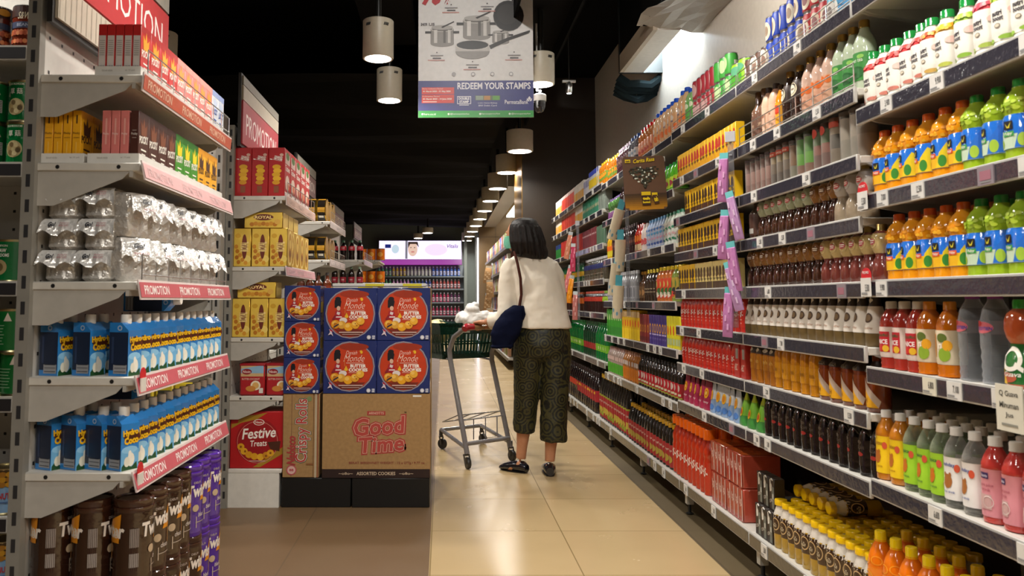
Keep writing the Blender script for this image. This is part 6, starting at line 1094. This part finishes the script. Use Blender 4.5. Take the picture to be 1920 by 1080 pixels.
for i in range(4): place(TN, (.90, 15.5-.12*(i % 2), 1.72-.27*i), -pi/2+R(60), f'tan packet, {ORD[i]} from the top of the strip past the pillar', 'tan packets past the pillar', ry=R(10-12*(i % 2)))
# ------------------------------------------------------------------ fused organic shapes
def fuse(mb, voxel, smooth=3, name='x', key=None, disp=None):
    me = mb.mesh('fuse_tmp'); o = bpy.data.objects.new('fuse_tmp', me); COL.objects.link(o)
    r = o.modifiers.new('r', 'REMESH'); r.mode = 'VOXEL'; r.voxel_size = voxel; r.use_smooth_shade = True
    s = o.modifiers.new('s', 'SMOOTH'); s.factor = .5; s.iterations = smooth
    if disp:
        tx = bpy.data.textures.new('folds', 'CLOUDS'); tx.noise_scale = disp[0]; d = o.modifiers.new('d', 'DISPLACE'); d.texture = tx; d.strength = disp[1]; d.mid_level = .5
    dg = bpy.context.evaluated_depsgraph_get(); out = bpy.data.meshes.new_from_object(o.evaluated_get(dg))
    out.name = name; out.materials.clear(); out.materials.append(M(key) if isinstance(key, str) else key)
    out.polygons.foreach_set('use_smooth', [True]*len(out.polygons)); out.polygons.foreach_set('material_index', [0]*len(out.polygons))
    bpy.data.objects.remove(o); bpy.data.meshes.remove(me); return out
def ell(mb, c, r, n=16, yaw=0):
    st = len(mb.v); m = 10
    mb.lathe([(max(.02, sin(pi*i/m)), -cos(pi*i/m)) for i in range(m+1)], 'e0b090', n)
    ca, sa = cos(yaw), sin(yaw)
    for i in range(st, len(mb.v)):
        x, y, z = mb.v[i]; x, y, z = x*r[0], y*r[1], z*r[2]; mb.v[i] = (c[0]+x*ca-y*sa, c[1]+x*sa+y*ca, c[2]+z)
SK = 'c48f6c'
m_, nt, bs, out_ = base('skin'); N = nt.nodes.new; L = nt.links.new
bs.inputs['Base Color'].default_value = lin('b98261'); bs.inputs['Roughness'].default_value = .5; bs.inputs['Subsurface Weight'].default_value = .12; bs.inputs['Subsurface Radius'].default_value = (.01, .004, .002)
no = N('ShaderNodeTexNoise'); no.inputs['Scale'].default_value = 60; tcn = N('ShaderNodeTexCoord'); L(tcn.outputs['Object'], no.inputs['Vector']); mxx = N('ShaderNodeMix'); mxx.data_type = 'RGBA'; mxx.inputs['A'].default_value = lin('b37b5a'); mxx.inputs['B'].default_value = lin('c08a68'); L(no.outputs['Fac'], mxx.inputs['Factor']); L(mxx.outputs['Result'], bs.inputs['Base Color'])
SKIN = m_
# paisley cloth: dark olive with golden ringed medallions
m_, nt, bs, out_ = base('medallion_print_cloth'); N = nt.nodes.new; L = nt.links.new
tcn = N('ShaderNodeTexCoord'); vo = N('ShaderNodeTexVoronoi'); vo.inputs['Scale'].default_value = 12; vo.inputs['Randomness'].default_value = .75; L(tcn.outputs['Object'], vo.inputs['Vector'])
wv = N('ShaderNodeMath'); wv.operation = 'MULTIPLY'; wv.inputs[1].default_value = 30; sn = N('ShaderNodeMath'); sn.operation = 'SINE'; L(vo.outputs['Distance'], wv.inputs[0]); L(wv.outputs[0], sn.inputs[0])
v2 = N('ShaderNodeTexVoronoi'); v2.inputs['Scale'].default_value = 75; L(tcn.outputs['Object'], v2.inputs['Vector']); ad = N('ShaderNodeMath'); ad.operation = 'MULTIPLY_ADD'; ad.inputs[1].default_value = 1.6; L(v2.outputs['Distance'], ad.inputs[0]); L(sn.outputs[0], ad.inputs[2])
cr_ = N('ShaderNodeValToRGB'); L(ad.outputs[0], cr_.inputs['Fac']); e_ = cr_.color_ramp.elements; e_[0].position = .35; e_[0].color = lin('0e120c'); e_[1].position = 1; e_[1].color = lin('3d3a1a'); q = e_.new(.62); q.color = lin('171d14'); q = e_.new(.8); q.color = lin('1e2417')
L(cr_.outputs['Color'], bs.inputs['Base Color']); bs.inputs['Roughness'].default_value = .55
CLOTH = m_
# hair: fine strands running down
m_, nt, bs, out_ = base('dark_hair'); N = nt.nodes.new; L = nt.links.new
tcn = N('ShaderNodeTexCoord'); mpn = N('ShaderNodeMapping'); mpn.inputs['Scale'].default_value = (220, 220, 9); no = N('ShaderNodeTexNoise'); no.inputs['Scale'].default_value = 1; L(tcn.outputs['Object'], mpn.inputs['Vector']); L(mpn.outputs['Vector'], no.inputs['Vector'])
mxx = N('ShaderNodeMix'); mxx.data_type = 'RGBA'; mxx.inputs['A'].default_value = lin('080605'); mxx.inputs['B'].default_value = lin('1e1511'); L(no.outputs['Fac'], mxx.inputs['Factor']); L(mxx.outputs['Result'], bs.inputs['Base Color']); bs.inputs['Roughness'].default_value = .5; bs.inputs['Specular IOR Level'].default_value = .3
bp = N('ShaderNodeBump'); bp.inputs['Strength'].default_value = .6; bp.inputs['Distance'].default_value = .004; L(no.outputs['Fac'], bp.inputs['Height']); L(bp.outputs['Normal'], bs.inputs['Normal'])
HAIR = m_
# ------------------------------------------------------------------ woman pushing the trolley, seen from behind
wm = empty('person', (.60, 5.04, 0), 0, 'dark-haired woman in a cream top and patterned trousers bent over the trolley', 'person')
OFF = Vector((.60, 5.04, 0))
def child(nm, me):
    me.transform(Matrix.Translation(-OFF)); o = link(nm, me, wm); return o
yawf = math.atan2(.62, -.78)          # face direction in plan
fx, fy = cos(yawf), sin(yawf); HC = Vector((.500, 5.125, 1.485))
def hd(f, s, u): return (HC.x+fx*f+fy*s, HC.y+fy*f-fx*s, HC.z+u)    # forward, to her right, up
b = MB()
ell(b, HC, (.094, .074, .112), 20, yawf); ell(b, hd(.028, 0, -.055), (.062, .056, .062), 16, yawf)           # skull and jaw
b.tube([hd(.083, 0, .012), hd(.099, 0, -.012), hd(.104, 0, -.028), hd(.088, 0, -.036)], [.008, .010, .013, .010], SK, 8)       # nose
for sd in (-1, 1):
    ell(b, hd(.080, sd*.029, .018), (.015, .017, .010), 10, yawf); ell(b, hd(-.005, sd*.076, -.004), (.020, .009, .032), 10, yawf)      # brow, ear
b.tube([hd(.082, -.022, -.062), hd(.089, 0, -.061), hd(.082, .022, -.062)], .007, SK, 6)                               # lips
b.tube([(.525, 5.105, 1.43), (.545, 5.095, 1.38), (.56, 5.09, 1.31)], [.048, .050, .07], SK, 12)          # neck
b.loft([(.632, 5.02, .86, .13, .10), (.615, 5.03, 1.0, .125, .095), (.592, 5.07, 1.18, .13, .09), (.570, 5.09, 1.28, .135, .08), (.56, 5.09, 1.33, .09, .06)], SK, 20)   # trunk
lh, rh = Vector((.235, 5.145, .905)), Vector((.375, 5.235, .898))
def arm(sh, el, wr, hand, side):
    b.tube([sh, tuple((Vector(sh)+Vector(el))/2), el], [.046, .042, .037], SK, 12); b.tube([el, tuple((Vector(el)+Vector(wr))/2), wr], [.037, .033, .024], SK, 12); ell(b, el, (.037, .037, .037), 10)
    d = (hand-Vector(wr)).normalized(); ax = Vector((.86, .50, 0)).normalized()       # the handle's run
    up = Vector((0, 0, 1)); fwd = ax.cross(up)*-1
    if fwd.y < 0: fwd = -fwd
    c = hand-fwd*.012+up*.022
    b.tube([wr, tuple(c-fwd*.035), tuple(c+fwd*.008)], [.022, .030, .026], SK, 10, flat=.55)
    for k, ln in enumerate((.92, 1.0, .95, .78)):
        o = c+ax*(k-1.5)*.0185*1.0; p = [o, o+fwd*.034*ln+up*-.004, o+fwd*.046*ln-up*.026*ln, o+fwd*.030*ln-up*.050*ln, o+fwd*.006-up*.050*ln]
        b.tube([tuple(x) for x in p], [.0095, .0088, .0084, .0078, .0066], SK, 8)
    o = c-ax*side*.030-fwd*.030; b.tube([tuple(o), tuple(o-ax*side*.014+fwd*.010-up*.022), tuple(o-ax*side*.004+fwd*.034-up*.044)], [.0105, .0095, .0075], SK, 8)
arm((.425, 5.09, 1.30), (.405, 5.035, .985), (.275, 5.10, .925), lh, -1)
arm((.70, 5.09, 1.27), (.735, 5.09, 1.0), (.45, 5.20, .935), rh, 1)
for (hip, kn, an) in (((.55, 5.03, .84), (.525, 5.06, .47), (.487, 5.075, .085)), ((.69, 5.02, .84), (.685, 5.00, .46), (.655, 4.985, .085))):
    b.tube([hip, tuple((Vector(hip)*.5+Vector(kn)*.5)), kn], [.085, .072, .052], SK, 14); b.tube([kn, tuple(Vector(kn)*.65+Vector(an)*.35), tuple(Vector(kn)*.2+Vector(an)*.8), an], [.05, .052, .034, .031], SK, 14)
b.tube([(.492, 5.062, .06), (.475, 5.075, .045), (.43, 5.10, .026), (.392, 5.128, .02)], [.028, .030, .028, .018], SK, 10, flat=.75)
b.tube([(.655, 4.975, .06), (.655, 4.99, .045), (.66, 5.06, .026), (.667, 5.12, .02)], [.028, .030, .028, .018], SK, 10, flat=.75)
child('body', fuse(b, .0055, 2, 'body', SKIN))
e = MB()
for sd in (-1, 1): ell(e, hd(.0835, sd*.030, .004), (.010, .011, .008), 12, yawf)
e.keys = ['e4dcd4']; child('eyes', e.mesh('eyes'))
e = MB()
for sd in (-1, 1): ell(e, hd(.0925, sd*.030, .004), (.003, .005, .005), 10, yawf)
e.keys = ['120d0a']; child('irises', e.mesh('irises'))
# mask over nose and mouth
e = MB(); n = 13
for j in range(6):
    for i in range(n):
        a = R(-95+190*i/(n-1)); u = -.088+.080*j/5; bul = 1+.16*sin(pi*j/5)*max(0, cos(a))
        e.v.append(hd(.022+.086*cos(a)*bul*(1-.10*(j == 0)), .071*sin(a), u))
v = e.v; e.v = []; e.add(v, [(j*n+i, j*n+i+1, (j+1)*n+i+1, (j+1)*n+i) for j in range(5) for i in range(n-1)], 'C:6fb79f')
for sd in (-1, 1): e.tube([hd(.015, sd*.072, -.03), hd(-.005, sd*.085, -.004), hd(-.02, sd*.078, .01)], .0015, 'd8e0dc', 5)
child('face_mask', e.mesh('face_mask'))
# hair: shoulder-length bob
e = MB()
e.loft([(.525, 5.092, 1.592, .018, .018), (.525, 5.092, 1.588, .050, .052), (.523, 5.09, 1.572, .078, .082), (.522, 5.085, 1.545, .094, .094), (.524, 5.082, 1.50, .101, .098), (.532, 5.075, 1.45, .108, .098), (.543, 5.065, 1.41, .114, .092), (.553, 5.055, 1.375, .116, .080), (.566, 5.048, 1.345, .100, .062), (.592, 5.042, 1.325, .062, .040)], SK, 24)
for i in range(9):
    a = R(-70+i*20); x = .548+.105*sin(a); y = 5.06-.085*cos(a)
    e.tube([(.525+.09*sin(a), 5.085-.09*cos(a), 1.53), (x-.01, y+.004, 1.43), (x+.008*sin(a*3), y, 1.345+.012*sin(i*2.3)-.018*(a > 0))], [.014, .018, .007], SK, 6)
child('hair', fuse(e, .006, 2, 'hair', HAIR))
# cream long-sleeved top
e = MB()
e.loft([(.634, 5.015, .893, .172, .142), (.632, 5.016, .93, .167, .138), (.624, 5.025, 1.0, .158, .13), (.608, 5.045, 1.1, .152, .123), (.589, 5.068, 1.2, .156, .116), (.572, 5.083, 1.275, .163, .100), (.562, 5.09, 1.325, .142, .082), (.552, 5.093, 1.362, .085, .062), (.546, 5.095, 1.385, .060, .055)], SK, 28)
e.tube([(.455, 5.088, 1.312), (.425, 5.085, 1.25), (.412, 5.07, 1.15), (.405, 5.05, 1.05), (.400, 5.035, .985), (.372, 5.052, .945), (.325, 5.08, .935), (.295, 5.093, .93)], [.060, .064, .062, .060, .062, .057, .050, .044], SK, 16)
e.tube([(.675, 5.088, 1.288), (.712, 5.09, 1.22), (.728, 5.09, 1.1), (.735, 5.092, 1.0), (.70, 5.115, .965), (.58, 5.16, .95), (.475, 5.195, .938)], [.060, .060, .056, .056, .055, .050, .042], SK, 16)
child('blouse', fuse(e, .008, 3, 'blouse', 'D:e8dfce', (.09, .012)))
# cropped patterned trousers
e = MB()
e.loft([(.634, 5.02, .93, .148, .122), (.632, 5.015, .87, .160, .132), (.625, 5.01, .79, .170, .138), (.618, 5.012, .73, .160, .125), (.615, 5.015, .70, .120, .09)], SK, 26)
e.tube([(.552, 5.025, .86), (.540, 5.03, .72), (.530, 5.045, .58), (.520, 5.058, .44), (.512, 5.066, .33), (.508, 5.07, .248)], [.100, .100, .088, .078, .072, .068], SK, 18)
e.tube([(.695, 5.012, .86), (.700, 5.005, .72), (.695, 5.0, .58), (.688, 4.995, .44), (.682, 4.99, .32), (.680, 4.99, .208)], [.098, .098, .090, .085, .084, .086], SK, 18)
child('trousers', fuse(e, .008, 3, 'trousers', CLOTH, (.08, .014)))
def shoe(hx, hy, tx, ty):
    e = MB(); h, t_ = Vector((hx, hy, 0)), Vector((tx, ty, 0)); d = (t_-h); ln = d.length; d.normalize(); s = Vector((d.y, -d.x, 0)); n = 14
    for f, w2, z in ((-.012, .024, .050), (.03, .037, .068), (.10, .040, .064), (.16, .046, .052), (.21, .043, .040), (.245, .028, .026)):
        c = h+d*f*ln/.24
        for i in range(n):
            a = 2*pi*i/n; e.v.append(tuple(c+s*w2*sin(a)+Vector((0, 0, .004+max(0, z*.5+z*.5*cos(a))))))
    v = e.v; e.v = []; e.add(v, [(j*n+i, j*n+(i+1) % n, (j+1)*n+(i+1) % n, (j+1)*n+i) for j in range(5) for i in range(n)]+[tuple(range(n)), tuple(range(6*n-1, 5*n-1, -1))], 'G:12131d')
    q = MB(); q.tube([tuple(h+d*f*ln+Vector((0, 0, .006))) for f in (.0, .3, .6, .95)], [.026, .034, .040, .028], '0c0c10', 10, flat=.18)
    o = child('shoe', e.mesh('shoe', fix=True)); k = q.mesh('sole'); k.transform(Matrix.Translation(-OFF)); link('sole', k, o)
shoe(.515, 5.05, .375, 5.165); shoe(.652, 4.955, .668, 5.175)
# navy bag on her shoulder
t = empty('shoulder_bag', (.42, 4.96, .76), 0, "navy cloth shoulder bag with brown strap hanging at the woman's hip", 'bag')
e = MB(); st = 0
e.loft([(.365, 4.955, .785, .075, .05), (.362, 4.955, .765, .055, .03), (.385, 4.955, .86, .092, .062), (.41, 4.953, .94, .086, .058), (.445, 4.955, 1.0, .064, .045), (.470, 4.962, 1.035, .040, .030)], SK, 20)
me = fuse(e, .008, 3, 'bag', 'C:10152c', (.07, .016)); me.transform(Matrix.Translation((-.42, -4.96, -.76))); link('bag_body', me, t)
q = MB(); pts = [(.474, 4.965, 1.03), (.487, 4.966, 1.10), (.482, 4.958, 1.2), (.466, 4.966, 1.29), (.452, 5.02, 1.365), (.449, 5.09, 1.392), (.447, 5.16, 1.35), (.45, 5.19, 1.25), (.46, 5.16, 1.12), (.455, 5.02, 1.0)]
q.tube([(x-.42, y-4.96, z-.76) for x, y, z in pts], .0125, 'C:4a2a24', 8, flat=.7); q.build('strap', t)
q = MB(); q.tube([(.055, -.01, .27), (.075, -.03, .25), (.082, -.032, .22), (.07, -.03, .19)], .010, 'C:0c1024', 8, flat=.5); q.build('tie', t)
# ------------------------------------------------------------------ trolley with a hand basket
GM_ = 'G:7c7a7c'
t = empty('shopping_trolley', (.2, 5.5, 0), 0, 'grey steel basket trolley with red grip ends pushed by the woman', 'shopping trolley')
TO = (.2, 5.5, 0)
def tub(nm, lst, r, k=GM_, par=None, closed=False, n=10):
    q = MB()
    for pts in lst: q.tube([(x-TO[0], y-TO[1], z) for x, y, z in pts], r, k, n, closed)
    return q.build(nm, par or t)
A0, A1, A2, A3 = (.148, 5.15, .135), (.05, 5.30, .68), (.045, 5.30, .74), (.150, 5.095, .897)
B0_, B1_, B2_, B3 = (.440, 5.40, .13), (.335, 5.50, .66), (.335, 5.49, .72), (.425, 5.255, .888)
rear_l, rear_r = (-.01, 5.86, .135), (.285, 6.06, .135)
tub('side_tube', [[(A0[0]+.006, A0[1]-.006, .10), A0, tuple((Vector(A0)+Vector(A1))/2), A1, A2, (.075, 5.235, .83), A3]], .017)
tub('side_tube', [[(B0_[0]+.006, B0_[1]-.006, .095), B0_, tuple((Vector(B0_)+Vector(B1_))/2), B1_, B2_, (.365, 5.39, .82), B3]], .017)
tub('base_frame', [[A0, rear_l], [B0_, rear_r], [rear_l, rear_r], [(A0[0], A0[1], .16), (B0_[0], B0_[1], .155)]], .014)
tub('basket_arm', [[A1, (-.08, 5.92, .655)], [B1_, (.215, 6.12, .655)], [(-.08, 5.92, .655), (.215, 6.12, .655)]], .008)
tub('wire_shelf', [[(.13, 5.20, .30), (.10, 5.35, .31), (.39, 5.55, .31), (.415, 5.43, .30), (.13, 5.20, .30)], [(.10, 5.35, .31), (.0, 5.8, .20), (.28, 6.0, .20), (.39, 5.55, .31)], [(.20, 5.25, .30), (.20, 5.26, .17)], [(.28, 5.31, .30), (.28, 5.31, .17), (.36, 5.37, .17), (.36, 5.38, .30)], [(.19, 5.42, .31), (.09, 5.87, .20)], [(.29, 5.48, .31), (.18, 5.93, .20)], [(.13, 5.2, .30), (.14, 5.17, .2)]], .0042, n=6)
g = MB(); g.tube([(x-TO[0], y-TO[1], z) for x, y, z in (A3, (.2, 5.125, .895), (.38, 5.228, .89), B3)], .0145, 'G:9a7a52', 12); hb = g.build('handle', t)
for p, d in ((A3, (1, .57)), (B3, (-1, -.57))):
    q = MB(); L_ = math.hypot(*d); q.tube([(p[0]-TO[0]-d[0]/L_*.014, p[1]-TO[1]-d[1]/L_*.014-.008, p[2]-.012), (p[0]-TO[0], p[1]-TO[1], p[2]), (p[0]-TO[0]+d[0]/L_*.052, p[1]-TO[1]+d[1]/L_*.052, p[2])], [.021, .024, .021], 'G:a8202a', 14); q.build('grip_end', hb)
for (x, y, a) in ((.150, 5.165, .3), (.452, 5.415, .5), (-.012, 5.85, .9), (.29, 6.06, .7)):
    q = MB(); X_, Y_ = x-TO[0], y-TO[1]
    q.tube([(X_, Y_, .135), (X_, Y_, .085)], .014, '4a4846', 10)
    for sd in (-1, 1): q.tube([(X_+sd*.018*cos(a), Y_+sd*.018*sin(a), .095), (X_+sd*.018*cos(a)+.01, Y_+sd*.018*sin(a)+.006, .034)], .006, '5a5856', 6)
    c = q.build('caster', t)
    q = MB(); q.lathe([(.020, -.011), (.034, -.012), (.037, -.006), (.037, .006), (.034, .012), (.020, .011)], '2c2a2a', 20)
    q.v = [((zz*cos(a)-yy*sin(a))+X_+.01, (zz*sin(a)+yy*cos(a))+Y_+.006, xx+.0375) for xx, yy, zz in q.v]; q.build('wheel', c)
# basket
bk = empty('shopping_basket', (.105, 5.60, .672), R(30), 'dark green plastic hand basket with slotted sides carried on the trolley', 'basket')
gk = 'G:10352a'; w1, d1, w2_, d2_, bh = .38, .23, .46, .30, .235
q = MB(); fr_ = lambda z: (w1/2+(w2_-w1)/2*z/bh, d1/2+(d2_-d1)/2*z/bh)
q.box(-w1/2, w1/2, -d1/2, d1/2, 0, .006, gk); q.build('basket_floor', bk)
q = MB()
def ring(z0, z1, th):
    (a0, c0), (a1, c1) = fr_(z0), fr_(z1)
    P = [(sx*a, sy*c, z) for a, c, z in ((a0, c0, z0), (a1, c1, z1), (a1-th, c1-th, z1), (a0-th, c0-th, z0)) for sx, sy in ((-1, -1), (1, -1), (1, 1), (-1, 1))]
    q.add(P, [(k*4+i, k*4+(i+1) % 4, ((k+1) % 4)*4+(i+1) % 4, ((k+1) % 4)*4+i) for k in range(4) for i in range(4)], gk)
ring(0, .035, .006); ring(.095, .105, .005); ring(.165, .235, .007); ring(.227, .242, -.012); q.build('rim_bands', bk)
q = MB()
(a0, c0), (a1, c1) = fr_(.03), fr_(.17)
for i in range(15):
    f = (i+.5)/15*2-1
    for sy in (-1, 1): q.add([(f*a0-.0045, sy*c0, .03), (f*a0+.0045, sy*c0, .03), (f*a1+.0045, sy*c1, .17), (f*a1-.0045, sy*c1, .17), (f*a0-.0045, sy*(c0-.005), .03), (f*a0+.0045, sy*(c0-.005), .03), (f*a1+.0045, sy*(c1-.005), .17), (f*a1-.0045, sy*(c1-.005), .17)], [(0, 1, 2, 3), (7, 6, 5, 4), (0, 3, 7, 4), (1, 5, 6, 2)], gk)
    if i < 13:
        f = (i+.5)/13*2-1
        for sx in (-1, 1): q.add([(sx*a0, f*c0-.0045, .03), (sx*a0, f*c0+.0045, .03), (sx*a1, f*c1+.0045, .17), (sx*a1, f*c1-.0045, .17), (sx*(a0-.005), f*c0-.0045, .03), (sx*(a0-.005), f*c0+.0045, .03), (sx*(a1-.005), f*c1+.0045, .17), (sx*(a1-.005), f*c1-.0045, .17)], [(0, 1, 2, 3), (7, 6, 5, 4), (0, 3, 7, 4), (1, 5, 6, 2)], gk)
q.build('slatted_wall', bk)
for sx in (-1, 1): q = MB(); q.tube([(sx*w2_*.35, -d2_/2, .235), (sx*w2_*.32, -d2_*.2, .252), (sx*w2_*.32, d2_*.2, .252), (sx*w2_*.35, d2_/2, .235)], .006, gk, 8); q.build('carry_handle', bk)
q = MB(); q.box(-w2_*.18, w2_*.02, -d2_/2+.004, -d2_/2+.006, .175, .215, 'a8a89a'); q.build('name_plate', bk, smooth=False)
q = MB(); ell(q, (0, 0, 0), (.095, .095, .085)); q.keys = ['d8c48c']; o = q.build('melon', None, loc=(-.035, 5.56, .852)); tag(o, 'pale yellow melon in the green basket', 'melon')
q = MB()
for c, r_ in (((0, 0, .05), (.10, .07, .06)), ((.0, .0, .11), (.05, .045, .05)), ((-.05, .02, .06), (.07, .06, .05)), ((.10, .03, .06), (.09, .05, .05)), ((.16, .05, .05), (.07, .05, .05)), ((.02, .0, .145), (.03, .025, .03))): ell(q, c, r_)
me = fuse(q, .008, 2, 'plastic_bag', 'dcdad6', (.05, .03)); o = link('plastic_bag', me, None, (.20, 5.47, .885)); tag(o, 'white plastic carrier bag heaped on the green basket', 'carrier bag')
